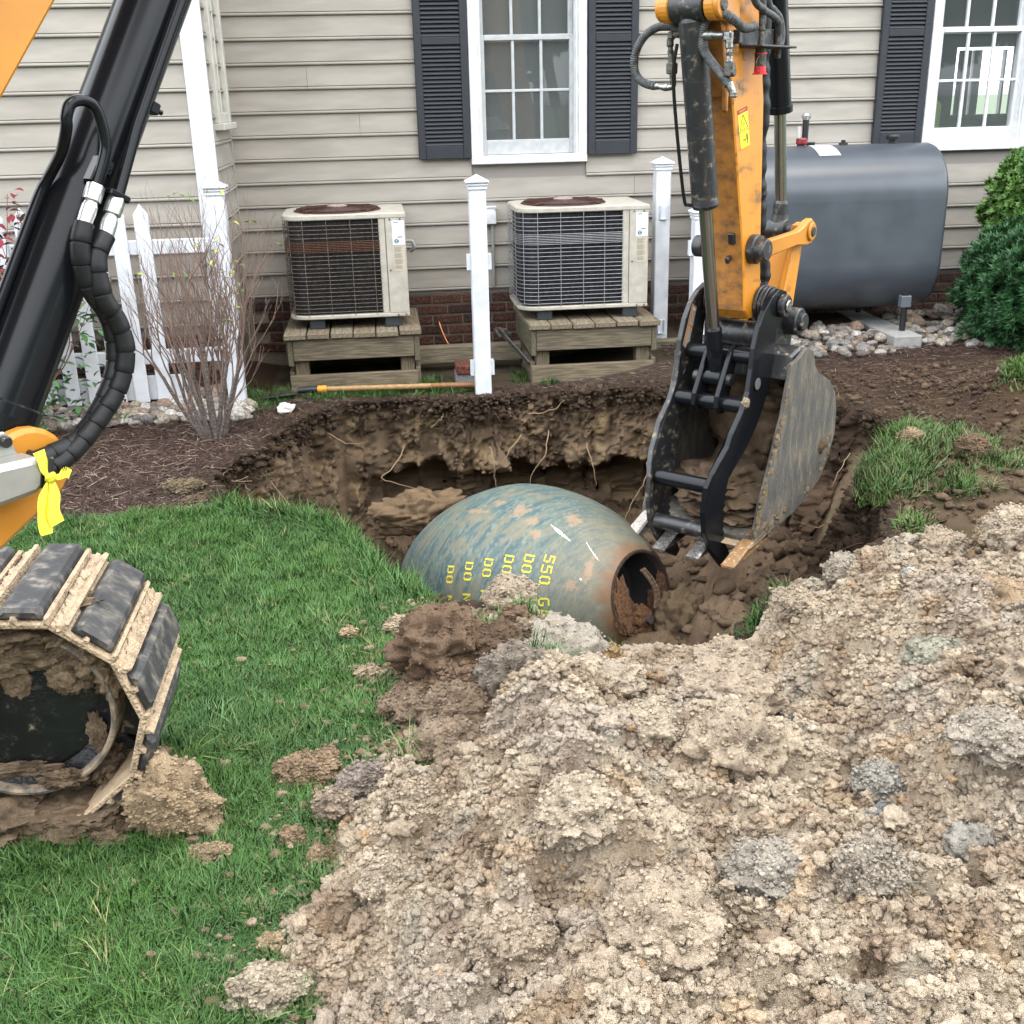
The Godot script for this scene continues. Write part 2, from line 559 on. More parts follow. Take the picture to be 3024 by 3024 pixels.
func build_pit_outline() -> void:
	var pts := [Vector2(0.06, 4.24), Vector2(-0.1, 3.90), Vector2(-0.24, 3.47), Vector2(-0.47, 3.27), Vector2(-0.62, 3.18), Vector2(-0.76, 3.04), Vector2(-0.84, 2.8), Vector2(-0.88, 2.53), Vector2(-0.73, 2.22), Vector2(-0.60, 1.72), Vector2(-0.50, 1.50), Vector2(-0.27, 1.29), Vector2(0.1, 1.20), Vector2(0.42, 1.27), Vector2(0.64, 1.30), Vector2(0.82, 1.24), Vector2(1.1, 1.22), Vector2(1.42, 1.29), Vector2(1.71, 1.39), Vector2(2.0, 1.50), Vector2(2.45, 1.72), Vector2(2.75, 2.1), Vector2(2.80, 2.45), Vector2(2.62, 2.85), Vector2(2.40, 3.10), Vector2(2.22, 3.40), Vector2(2.16, 3.75), Vector2(1.95, 4.05), Vector2(1.7, 4.26), Vector2(1.42, 4.36), Vector2(1.15, 4.56), Vector2(0.85, 4.62), Vector2(0.58, 4.58), Vector2(0.42, 4.40), Vector2(0.25, 4.32), Vector2(0.06, 4.24)]
	var c := curve(pts, 18)
	c.pop_back()
	for k in c.size():
		var p: Vector2 = c[k]
		p += Vector2(n1.get_noise_2d(p.x * 4.0 + 40.0, p.y * 4.0), n1.get_noise_2d(p.x * 4.0, p.y * 4.0 + 80.0)) * 0.05
		p += Vector2(n1.get_noise_2d(p.x * 14.0 + 40.0, p.y * 14.0), n1.get_noise_2d(p.x * 14.0, p.y * 14.0 + 80.0)) * 0.02
		pit.append(p)
	for k in range(0, pit.size(), 3): pit_poly.append(pit[k])

func surface_color(x: float, z: float) -> Color:
	var b := n1.get_noise_2d(x * 3.0, z * 3.0)
	if z > 3.12 + 0.06 * b and x < 0.3: return Color(0.045, 0.05, 0.022)
	var c := Color(0.075, 0.050, 0.036)
	if x > -0.75 and x < 2.1 and z < 1.4:
		c = Color(0.10, 0.08, 0.058).lerp(Color(0.16, 0.125, 0.085), clampf(b + 0.4, 0, 1))
	if x > 1.2 and z > 1.2: c = c.lerp(Color(0.105, 0.068, 0.042), clampf(0.45 + b * 1.2 + smoothstep(1.3, 2.4, z) * 0.3, 0, 1))
	if x > 2.0 and z > 2.6: c = Color(0.15, 0.105, 0.065).lerp(Color(0.06, 0.06, 0.025), clampf(b * 2.0, 0, 1))
	return c

func build_ground() -> void:
	build_pit_outline()
	# far ground, reaching to the horizon all round
	var far := MB.new()
	for q in [[-FAR, -FAR, FAR, -0.5], [-FAR, 8.5, FAR, FAR], [-FAR, -0.5, -3.4, 8.5], [5.8, -0.5, FAR, 8.5]]:
		far.quad(Vector3(q[0], -0.03, q[1]), Vector3(q[2], -0.03, q[1]), Vector3(q[2], -0.03, q[3]), Vector3(q[0], -0.03, q[3]), Vector3.UP)
	tag(put("ground", far, mat("far_lawn", S(0.045, 0.075, 0.025), 0.95, 0.0, {"tex": "soft", "scale": 0.3})), "lawn ground reaching away around the house", "", "", "structure")
	# the yard in detail
	var st := 0.035
	var nu := int(9.3 / st); var nv := int(9.1 / st)
	var vs := PackedVector3Array(); var cs := PackedColorArray(); var keep := PackedByteArray()
	for b in nv:
		for a in nu:
			var x := -3.45 + a * st; var z := -0.55 + b * st
			var inside := false
			if x > -1.0 and x < 3.0 and z > 1.05 and z < 4.6:
				var d := pit_dist(Vector2(x, z))
				if d < 0.0:
					inside = true
					if d > -st * 1.8:
						var best := Vector2(x, z); var bd := 1e9
						for k in pit_poly.size():
							var q := Geometry2D.get_closest_point_to_segment(Vector2(x, z), pit_poly[k], pit_poly[(k + 1) % pit_poly.size()])
							if q.distance_to(Vector2(x, z)) < bd: bd = q.distance_to(Vector2(x, z)); best = q
						x = best.x; z = best.y
			keep.append(0 if inside else 1)
			vs.append(Vector3(x, ground_y(x, z) - (0.012 if not inside else 0.0), z))
			cs.append(surface_color(x, z))
	tag(put("yard_soil", sheet(vs, cs, nu, nv, false, keep), soil_mat("soil_flat")), "dark mulched bed and lawn soil around the pit", "", "", "structure")
	build_pit_wall()
	build_heap()

func seg_kind(p: Vector2) -> Array:      # [how far it is undercut, how much it slopes, how much it faces the camera with dug streaks]
	var uc := 0.0; var sl := 0.05; var st := 0.0
	if p.y < 2.0 and p.x > -0.35 and p.x < 2.2: uc = smoothstep(-0.35, 0.25, p.x) * (1.0 - smoothstep(1.75, 2.3, p.x))
	if p.x < 0.2 and p.y < 4.0: st = 1.0
	if p.x > 1.8 and p.y < 3.9:
		st = 1.0
		sl = lerpf(0.05, 0.55, smoothstep(1.9, 2.5, p.x))
	return [uc, sl, st]

func floor_y(x: float, z: float) -> float:
	var y := -1.02 + 0.10 * n1.get_noise_2d(x * 1.4 + 9.0, z * 1.4)
	y += 0.20 * smoothstep(1.55, 2.3, x)
	y += 0.30 * exp(-(pow((x + 0.25) / 0.35, 2) + pow((z - 2.1) / 0.5, 2)))
	y += 0.20 * exp(-(pow((x - 1.55) / 0.4, 2) + pow((z - 3.4) / 0.4, 2)))
	y += 0.52 * exp(-(pow((x - 1.42) / 0.28, 2) + pow((z - 3.85) / 0.36, 2)))
	return y + 0.08 * bumps(x, z, 5.0, 2.0) + 0.05 * bumps(x, z, 11.0, 3.0) + 0.05 * n1.get_noise_2d(x * 9.0, z * 9.0) + 0.03 * n1.get_noise_2d(x * 24.0, z * 24.0)

func build_pit_wall() -> void:
	var nu := pit.size() + 1
	var depths := [-0.10, -0.05, -0.015, 0.0]
	for k in 116: depths.append(0.010 + k * 0.0120)
	var nv := depths.size()
	var vs := PackedVector3Array(); var cs := PackedColorArray()
	var center := Vector2(0.9, 2.8)
	var kinds := []; var outs := []; var streak := []
	var run := 0.0
	for k in nu:
		var p: Vector2 = pit[k % pit.size()]
		var t: Vector2 = (pit[(k + 4) % pit.size()] - pit[(k + pit.size() - 4) % pit.size()]).normalized()
		var o := Vector2(-t.y, t.x)
		if o.dot(p - center) < 0.0: o = -o
		outs.append(o)
		kinds.append(seg_kind(p))
		run += p.distance_to(pit[(k + 1) % pit.size()])
		var s := 0.0
		for q in [[-0.28, 1.29, 0.045], [-0.52, 1.55, 0.05], [-0.47, 1.45, 0.03], [-0.03, 1.22, 0.05], [0.25, 1.21, 0.04], [2.28, 1.60, 0.07], [2.62, 1.90, 0.06], [2.8, 2.2, 0.07], [2.79, 2.5, 0.06]]:
			s = maxf(s, 1.0 - smoothstep(q[2] * 0.8, q[2] * 1.3, p.distance_to(Vector2(q[0], q[1]))))
		streak.append(s)
	for b in nv:
		var d: float = depths[b]
		for a in nu:
			var p: Vector2 = pit[a % pit.size()]
			var o: Vector2 = outs[a]; var kd: Array = kinds[a]
			var off := 0.0
			var y := ground_y(p.x, p.y)
			if b < 3:
				off = -d
				y = ground_y(p.x + o.x * off, p.y + o.y * off) + [-0.03, 0.006, 0.016][b] + 0.012 * n1.get_noise_2d(p.x * 20.0, p.y * 20.0)
			else:
				y -= d
				var lip := 0.46 + 0.09 * n1.get_noise_2d(p.x * 2.2 + 5.0, p.y * 2.2) + 0.05 * n1.get_noise_2d(p.x * 7.0 + 5.0, p.y * 7.0)
				off = 0.035 * smoothstep(0.02, 0.14, d)
				off += kd[0] * (0.40 * smoothstep(lip, lip + 0.16, d) - 0.25 * smoothstep(0.8, 1.2, d))
				off -= kd[1] * d
				var q := Vector3(p.x, y, p.y)
				var sk: float = streak[a] * smoothstep(0.10, 0.25, d) * (1.0 - kd[0] * smoothstep(lip - 0.05, lip + 0.05, d))
				var rough: float = (1.0 - 0.9 * sk) * smoothstep(-0.01, 0.08, d)
				var wl: Vector3 = q + Vector3(0, 0.5, 0) * n1.get_noise_3dv(q * 0.8)
				off += rough * (0.09 * n1.get_noise_3dv(q * 2.2) + 0.075 * n1.get_noise_3d(q.x * 7.0, wl.y * 4.0, q.z * 7.0) + 0.05 * (nc.get_noise_3d(q.x * 8.0, q.y * 4.0, q.z * 8.0) + 0.5) + 0.05 * (0.3 - absf(n1.get_noise_3d(q.x * 11.0, q.y * 6.0, q.z * 11.0))) + 0.034 * n1.get_noise_3dv(q * 24.0) + 0.02 * n1.get_noise_3dv(q * 60.0))
				off += 0.035 * sk
				y += rough * 0.012 * n1.get_noise_3dv(q * 19.0 + Vector3(3, 9, 1))
			vs.append(Vector3(p.x + o.x * off, y, p.y + o.y * off))
			var nq := n1.get_noise_3d(p.x * 3.0, d * 4.0, p.y * 3.0)
			var nf := n1.get_noise_3d(p.x * 12.0, d * 12.0, p.y * 12.0)
			var top := Color(0.058, 0.040, 0.029)
			var mid := Color(0.27, 0.195, 0.125).lerp(Color(0.17, 0.12, 0.08), clampf(nq * 1.6 + 0.3, 0, 1)).lerp(Color(0.36, 0.26, 0.145), clampf(-nq * 2.4 - 0.25 + nf * 0.5, 0, 0.9))
			var c := top.lerp(mid, smoothstep(0.01, 0.10, d + 0.07 * nq + 0.05 * nf))
			if p.x > 2.1: c = Color(0.06, 0.04, 0.028).lerp(Color(0.17, 0.115, 0.075).lerp(Color(0.10, 0.068, 0.045), clampf(nq * 2.0 + 0.5, 0, 1)), smoothstep(0.15, 0.5, d + 0.2 * nq))
			c = c.lerp(Color(0.26, 0.19, 0.125), streak[a] * smoothstep(0.15, 0.3, d) * 0.85)
			c = c * (1.0 + 0.35 * nf); c.a = 1.0
			cs.append(c)
	var wall_v := vs; var wall_c := cs; var nu_wall := nu; var nv_wall := nv
	var wall := put("pit_wall", sheet(vs, cs, nu, nv, false), soil_mat("soil_wall"))
	tag(wall, "dug earth sides of the pit, dark topsoil over brown clay", "", "", "structure")
	# floor of the pit
	var st := 0.022
	nu = int(4.2 / st); nv = int(3.9 / st)
	vs = PackedVector3Array(); cs = PackedColorArray()
	for b in nv:
		for a in nu:
			var x := -1.15 + a * st; var z := 0.85 + b * st
			var y := floor_y(x, z)
			vs.append(Vector3(x, y, z))
			var nq := n1.get_noise_2d(x * 3.0, z * 3.0)
			cs.append(Color(0.19, 0.132, 0.085).lerp(Color(0.11, 0.075, 0.05), clampf(nq * 1.8 + 0.45, 0, 1)))
	tag(put("pit_floor", sheet(vs, cs, nu, nv), soil_mat("soil_wall")), "lumpy brown earth at the bottom of the pit", "", "", "structure")
	# roots hanging from the cut
	var rm := mat("root_tan", S(0.24, 0.165, 0.095), 0.8)
	var ra := [[[0.10, -0.30, 1.28], [0.02, -0.38, 1.42], [-0.05, -0.42, 1.5], [0.12, -0.47, 1.55], [0.22, -0.52, 1.5]], [[0.64, -0.30, 1.36], [0.655, -0.4, 1.42], [0.66, -0.5, 1.42], [0.68, -0.62, 1.44]], [[0.85, -0.25, 1.3], [0.76, -0.31, 1.42], [0.70, -0.40, 1.44], [0.62, -0.46, 1.42]], [[1.02, -0.22, 1.33], [0.98, -0.36, 1.43], [0.90, -0.46, 1.45], [0.86, -0.60, 1.46]], [[1.25, -0.3, 1.40], [1.28, -0.42, 1.48], [1.30, -0.55, 1.5]], [[1.62, -0.35, 1.55], [1.58, -0.5, 1.62], [1.50, -0.62, 1.64], [1.44, -0.74, 1.7]], [[-0.35, -0.14, 1.42], [-0.25, -0.17, 1.55], [-0.14, -0.17, 1.56]], [[0.28, -0.16, 1.32], [0.33, -0.11, 1.36], [0.36, -0.07, 1.36]], [[0.9, -0.12, 1.3], [1.05, -0.08, 1.36], [1.12, -0.02, 1.36]],
		[[2.45, -0.30, 1.9], [2.3, -0.36, 2.05], [2.16, -0.40, 2.1]], [[2.5, -0.32, 2.0], [2.35, -0.34, 2.1], [2.2, -0.44, 2.16]], [[2.62, -0.5, 2.45], [2.45, -0.52, 2.5], [2.3, -0.5, 2.56], [2.2, -0.44, 2.6]], [[-0.62, -0.4, 1.95], [-0.5, -0.48, 2.1], [-0.42, -0.56, 2.15], [-0.25, -0.6, 2.2]], [[-0.66, -0.2, 2.1], [-0.55, -0.34, 2.15], [-0.4, -0.42, 2.3]], [[2.65, -0.2, 2.2], [2.56, -0.26, 2.3], [2.5, -0.36, 2.34]], [[1.72, -0.2, 1.5], [1.7, -0.3, 1.56], [1.7, -0.45, 1.58]]]
	for r in ra:
		var m := MB.new()
		var p := []
		for q in r: p.append(Vector3(q[0], q[1], q[2]))
		var c := curve(p, 5)
		var rr := []
		for k in c.size():
			rr.append(lerpf(0.0042, 0.0014, float(k) / c.size()))
			c[k] += Vector3(rf(-0.006, 0.006), rf(-0.006, 0.006), rf(-0.004, 0.004))
		m.tube(c, rr, 5, false)
		put("root", m, rm, wall)
	var fine := MB.new()      # hair roots
	for k in 260:
		var a := rng.randi() % pit.size()
		var p: Vector2 = pit[a]
		if p.y > 3.0 and p.x < 2.0: continue
		var o: Vector2 = outs[a]
		var y := ground_y(p.x, p.y) - rf(0.03, 0.32)
		var s := Vector3(p.x + o.x * 0.06, y, p.y + o.y * 0.06)
		var e := s + Vector3(-o.x * rf(0.05, 0.12) + rf(-0.08, 0.08), rf(-0.14, 0.02), -o.y * rf(0.05, 0.12) + rf(-0.05, 0.05))
		fine.tube(curve([s, s.lerp(e, 0.5) + Vector3(rf(-0.02, 0.02), rf(-0.0, 0.03), rf(-0.02, 0.02)), e], 3), [0.0016, 0.0015, 0.0014, 0.0013, 0.0011, 0.0010, 0.0008], 4, false)
	put("hair_roots", fine, mat("root_dark", S(0.16, 0.105, 0.065), 0.8), wall).set_meta("kind", "stuff")
	# crumbs of soil along the rim and down the walls
	var lumps := lump_set(8, 1)
	var xs := []; var cl := []
	for m in 8: xs.append([]); cl.append([])
	for k in 5200:
		var a := rng.randi() % pit.size()
		var p: Vector2 = pit[a]
		var o: Vector2 = outs[a]
		var d := absf(rng.randfn(0.0, 0.06)) * (1.0 if rng.randf() < 0.5 else -1.0)
		var r := rf(0.005, 0.016) * (1.0 if rng.randf() < 0.85 else 1.9)
		var q := p + o * (maxf(d, -0.02))
		var w := rng.randi() % 8
		xs[w].append(Transform3D(Basis.from_euler(Vector3(rf(0, 6), rf(0, 6), rf(0, 6))).scaled(Vector3(r, r * 0.8, r)), Vector3(q.x, ground_y(q.x, q.y) + (0.004 if d > 0.0 else d * 1.4), q.y)))
		cl[w].append(Color(0.06, 0.042, 0.03).lerp(Color(0.14, 0.095, 0.06), rng.randf() * rng.randf()))
	for k in 5200:      # lumps that stand out of the cut earth
		var j := (6 + rng.randi() % (nv_wall - 8)) * nu_wall + rng.randi() % nu_wall
		var q: Vector3 = wall_v[j]
		if q.z > 3.9 and q.x < 2.0: continue
		var r := rf(0.004, 0.013) if rng.randf() < 0.93 else rf(0.013, 0.03)
		var w := rng.randi() % 8
		xs[w].append(Transform3D(Basis.from_euler(Vector3(rf(0, 6), rf(0, 6), rf(0, 6))).scaled(Vector3(r * rf(0.8, 1.3), r * rf(0.6, 1.0), r)), q))
		cl[w].append(wall_c[j] * rf(0.75, 1.3))
	for k in 9000:      # loose crumbs on the pit floor and the far bank
		var bank := k > 4500
		var x := rf(1.9, 4.2) if bank else rf(-0.9, 2.6); var z := rf(1.35, 3.9) if bank else rf(1.3, 4.4)
		var y := 0.0
		if bank:
			if x < 3.0 and pit_dist(Vector2(x, z)) < 0.02: continue
			if on_heap(x, z): continue
			y = ground_y(x, z)
		else:
			y = floor_y(x, z)
		var r := 0.005 + 0.02 * pow(rng.randf(), 5.0)
		if not bank and rng.randf() < 0.12: r = rf(0.02, 0.05)
		var w := rng.randi() % 8
		xs[w].append(Transform3D(Basis.from_euler(Vector3(rf(0, 6), rf(0, 6), rf(0, 6))).scaled(Vector3(r * 1.2, r * 0.8, r)), Vector3(x, y + r * 0.2, z)))
		cl[w].append((Color(0.17, 0.118, 0.076).lerp(Color(0.085, 0.056, 0.038), rng.randf())) * rf(0.8, 1.2))
	var rim := thing("rim_crumbs", "dark crumbs of topsoil strewn along the pit's broken rim", "")
	rim.set_meta("kind", "stuff")
	for m in 8: scatter("crumbs", lumps[m], soil_mat("soil_wall"), xs[m], cl[m], rim)

func lump_set(n: int, sub: int, amp := 0.62) -> Array:
	var out := []
	for k in n:
		var m := MB.new()
		lump(m, Vector3.ZERO, Basis.IDENTITY, 3.0 + k * 1.7 + sub * 50.0, amp, sub, 1.7, 6)
		out.append(m.mesh())
	return out

func build_heap() -> void:
	var st := 0.0105
	var x0 := -0.75; var z0 := 4.12
	var nu := int(3.75 / st); var nv := int(3.3 / st)
	var vs := PackedVector3Array(); var cs := PackedColorArray(); var keep := PackedByteArray()
	for b in nv:
		for a in nu:
			var x := x0 + a * st; var z := z0 + b * st
			if x < foot_x(z) - 0.25 or z < 4.2 and x < -0.1:
				vs.append(Vector3(x, -0.2, z)); cs.append(Color(0.3, 0.2, 0.1)); keep.append(0)
				continue
			var y := heap_y(x, z)
			vs.append(Vector3(x, y, z))
			cs.append(heap_color(x, z, y))
			keep.append(1 if y > -0.06 else 0)
	var heap := Node3D.new()
	heap.name = numbered("spoil_heap"); add_child(heap)
	tag(heap, "big heap of pale crumbly dug earth in front of the pit", "", "", "stuff")
	put("heap_earth", sheet(vs, cs, nu, nv, false, keep), soil_mat("soil_heap"), heap).set_meta("kind", "stuff")
	# crumbs, thousands of them
	var lumps := lump_set(10, 1) 
	lumps.append_array(lump_set(4, 2))
	var xs := []; var cl := []
	for m in lumps.size(): xs.append([]); cl.append([])
	var count := 0
	while count < 400000:
		var z := rf(4.28, 7.2); var x := rf(-0.6, 2.7)
		if x < foot_x(z) - 0.10: continue
		if x > 0.50 * (8.04 - z) + 0.55: continue      # beyond the right of what can be seen
		count += 1
		var hb := heap_base(x, z)
		if hb < -0.03 and (x > foot_x(z) + 0.12 or rng.randf() > 0.25): continue
		var y := heap_y(x, z)
		if x < foot_x(z) + 0.1: y = maxf(y, -0.01)
		if z < 4.8 and y < -0.05: continue
		var u := rng.randf()
		var r := 0.0016 + 0.0024 * u * u + 0.009 * pow(u, 14.0)
		if rng.randf() < 0.0012: r = rf(0.012, 0.028)
		var w := rng.randi() % (lumps.size() if r > 0.01 else 10)
		if r > 0.012: w = 10 + rng.randi() % 4
		xs[w].append(Transform3D(Basis.from_euler(Vector3(rf(0, 6.28), rf(0, 6.28), rf(0, 6.28))).scaled(Vector3(r * rf(0.8, 1.25), r * rf(0.7, 1.0), r * rf(0.8, 1.25))), Vector3(x, y + r * rf(0.0, 0.45), z)))
		var c := heap_color(x, z, y) * rf(0.82, 1.2)
		if rng.randf() < 0.006: c = c.lerp(Color(0.5, 0.28, 0.1), 0.5)
		c.a = 1.0
		cl[w].append(c)
	for m in lumps.size(): scatter("heap_crumbs", lumps[m], soil_mat("soil_crumb"), xs[m], cl[m], heap)
	# clods one can pick out in the heap: [x, z, radius, squash, colour, flats]
	var tan_ := Color(0.49, 0.395, 0.29); var grey := Color(0.42, 0.39, 0.335); var ochre := Color(0.43, 0.29, 0.15); var brown := Color(0.20, 0.135, 0.088); var blue := Color(0.21, 0.22, 0.215); var white := Color(0.62, 0.63, 0.62); var pale := Color(0.55, 0.455, 0.34)
	var list := [[0.40, 4.46, 0.085, 0.9, tan_], [0.27, 4.42, 0.06, 0.8, tan_], [0.55, 4.50, 0.06, 0.7, pale], [0.10, 4.48, 0.07, 0.6, brown.lerp(tan_, 0.4)],
		[0.12, 4.95, 0.13, 0.85, brown], [0.29, 4.98, 0.10, 0.7, brown.lerp(Color(0.1, 0.065, 0.045), 0.5)], [0.16, 5.20, 0.10, 0.7, brown.lerp(tan_, 0.3)], [0.33, 5.18, 0.09, 0.9, brown.lerp(grey, 0.45)], [0.02, 5.10, 0.10, 0.6, brown.lerp(tan_, 0.3)], [0.12, 5.38, 0.12, 0.6, brown.lerp(tan_, 0.45)], [0.48, 4.98, 0.14, 0.8, grey.lerp(tan_, 0.35)], [0.63, 4.93, 0.06, 0.9, ochre], [0.58, 5.12, 0.09, 0.7, grey.lerp(tan_, 0.5)],
		[1.16, 6.62, 0.028, 1.0, ochre], [1.15, 5.85, 0.06, 0.7, grey], [1.34, 6.0, 0.09, 0.5, grey.lerp(tan_, 0.4)], [1.18, 6.2, 0.05, 0.8, grey], [1.55, 5.38, 0.10, 0.5, Color(0.42, 0.40, 0.31)], [1.95, 4.78, 0.028, 0.8, white], [1.72, 4.80, 0.020, 0.8, white],
		[0.95, 5.25, 0.13, 0.6, tan_], [0.80, 5.75, 0.12, 0.7, tan_], [0.62, 5.62, 0.09, 0.7, pale], [0.35, 6.1, 0.09, 0.6, pale], [0.18, 6.35, 0.07, 0.8, tan_], [0.45, 6.45, 0.10, 0.7, tan_], [0.70, 6.3, 0.07, 0.7, grey.lerp(tan_, 0.3)], [0.86, 6.4, 0.06, 0.9, grey.lerp(tan_, 0.5)], [0.55, 5.30, 0.11, 0.6, pale], [1.05, 4.95, 0.10, 0.6, tan_], [1.35, 4.72, 0.07, 0.7, tan_], [1.95, 4.58, 0.08, 0.8, tan_], [2.12, 4.75, 0.09, 0.8, pale], [1.60, 4.56, 0.07, 0.8, grey.lerp(tan_, 0.5)], [2.2, 4.55, 0.09, 0.9, ochre.lerp(tan_, 0.6)], [1.85, 5.15, 0.11, 0.7, ochre.lerp(tan_, 0.5)], [1.65, 5.75, 0.12, 0.7, tan_], [1.9, 5.5, 0.09, 0.8, pale], [1.50, 6.2, 0.12, 0.6, ochre.lerp(tan_, 0.6)], [1.05, 5.5, 0.035, 0.8, blue], [1.10, 5.98, 0.035, 0.9, blue.lerp(white, 0.3)], [0.02, 5.72, 0.055, 0.8, tan_], [-0.08, 5.95, 0.07, 0.7, pale], [0.85, 4.62, 0.06, 0.7, brown.lerp(tan_, 0.4)], [1.02, 4.52, 0.05, 0.8, tan_]]
	var cx := []; var cc := []
	for j in 10: cx.append([]); cc.append([])
	var k := 0
	for q in list:
		var m := MB.new()
		var base: Color = q[4]
		var at := Vector3(q[0], (heap_y(q[0], q[1]) if q[0] > 0.2 else maxf(heap_y(q[0], q[1]), 0.0)) + q[2] * 0.16 * q[3], q[1])
		var dark := base * 0.72
		lump(m, at, Basis.from_euler(Vector3(rf(-0.4, 0.4), rf(0, 6.28), rf(-0.4, 0.4))).scaled(Vector3(q[2] * rf(0.9, 1.2), q[2] * q[3], q[2] * rf(0.85, 1.1))), 11.0 + k * 2.3, 0.30, 4 if q[2] > 0.05 else 3, 1.5, 1, 0.10, func(p: Vector3) -> Color:
			var c := base.lerp(dark, clampf(n1.get_noise_3dv(p * 14.0) * 2.0 + 0.2, 0, 1))
			c.a = 1.0
			return c)
		put("clod", m, soil_mat("soil_clod"), heap)
		for j in m.v.size():
			if m.n[j].y < -0.2 or rng.randf() > (0.7 if q[2] > 0.05 else 0.3): continue
			var r := 0.0018 + 0.0045 * pow(rng.randf(), 2.5)
			var w := rng.randi() % 10
			cx[w].append(Transform3D(Basis.from_euler(Vector3(rf(0, 6.28), rf(0, 6.28), rf(0, 6.28))).scaled(Vector3(r, r * 0.85, r)), m.v[j] + m.n[j] * r * 0.2 + Vector3(rf(-1, 1), rf(-1, 1), rf(-1, 1)) * 0.006))
			cc[w].append(m.c[j] * rf(0.85, 1.3))
		k += 1
	for j in 10: scatter("clod_crumbs", lumps[j], soil_mat("soil_crumb"), cx[j], cc[j], heap)

# ---------------------------------------------------------------- the house
func siding_board(x0: float, x1: float, y: float, m: Material, parent: Node, along := 0) -> void:
	# one lapped board with a beaded lower edge; along 0: facing +z, 1: facing +x
	var mb := MB.new()
	var prof := [Vector2(0.0, 0.001), Vector2(0.0185, 0.0), Vector2(0.0225, 0.003), Vector2(0.024, 0.008), Vector2(0.0232, 0.0135), Vector2(0.0195, 0.0172), Vector2(0.010, 0.0178), Vector2(0.010, 0.0222), Vector2(0.0178, 0.0228), Vector2(0.0045, 0.1515), Vector2(0.0, 0.1515)]
	var sag := rf(-0.0008, 0.0008)
	mb.col = Color(1, 1, 1) * rf(0.95, 1.03)
	mb.col.a = 1.0
	for k in prof.size() - 1:
		var p: Vector2 = prof[k]; var q: Vector2 = prof[k + 1]
		var t := (q - p).normalized()
		var nn := Vector3(0, -t.x, t.y)
		if along == 0:
			mb.quad(Vector3(x0, y + p.y, p.x), Vector3(x1, y + p.y + sag, p.x), Vector3(x1, y + q.y + sag, q.x), Vector3(x0, y + q.y, q.x), nn)
		else:
			mb.quad(Vector3(p.x, y + p.y, x0), Vector3(p.x, y + p.y + sag, x1), Vector3(q.x, y + q.y + sag, x1), Vector3(q.x, y + q.y, x0), Vector3(nn.z, nn.y, 0))
	for e in [x0, x1]:
		var s := -1.0 if e == x0 else 1.0
		for k in range(1, prof.size() - 2):
			var a: Vector2 = prof[0]; var p: Vector2 = prof[k]; var q: Vector2 = prof[k + 1]
			if along == 0: mb.tri(Vector3(e, y + a.y, a.x), Vector3(e, y + p.y, p.x), Vector3(e, y + q.y, q.x), Vector3(s, 0, 0))
			else: mb.tri(Vector3(a.x, y + a.y, e), Vector3(p.x, y + p.y, e), Vector3(q.x, y + q.y, e), Vector3(0, 0, s))
	put("siding_board", mb, m, parent)

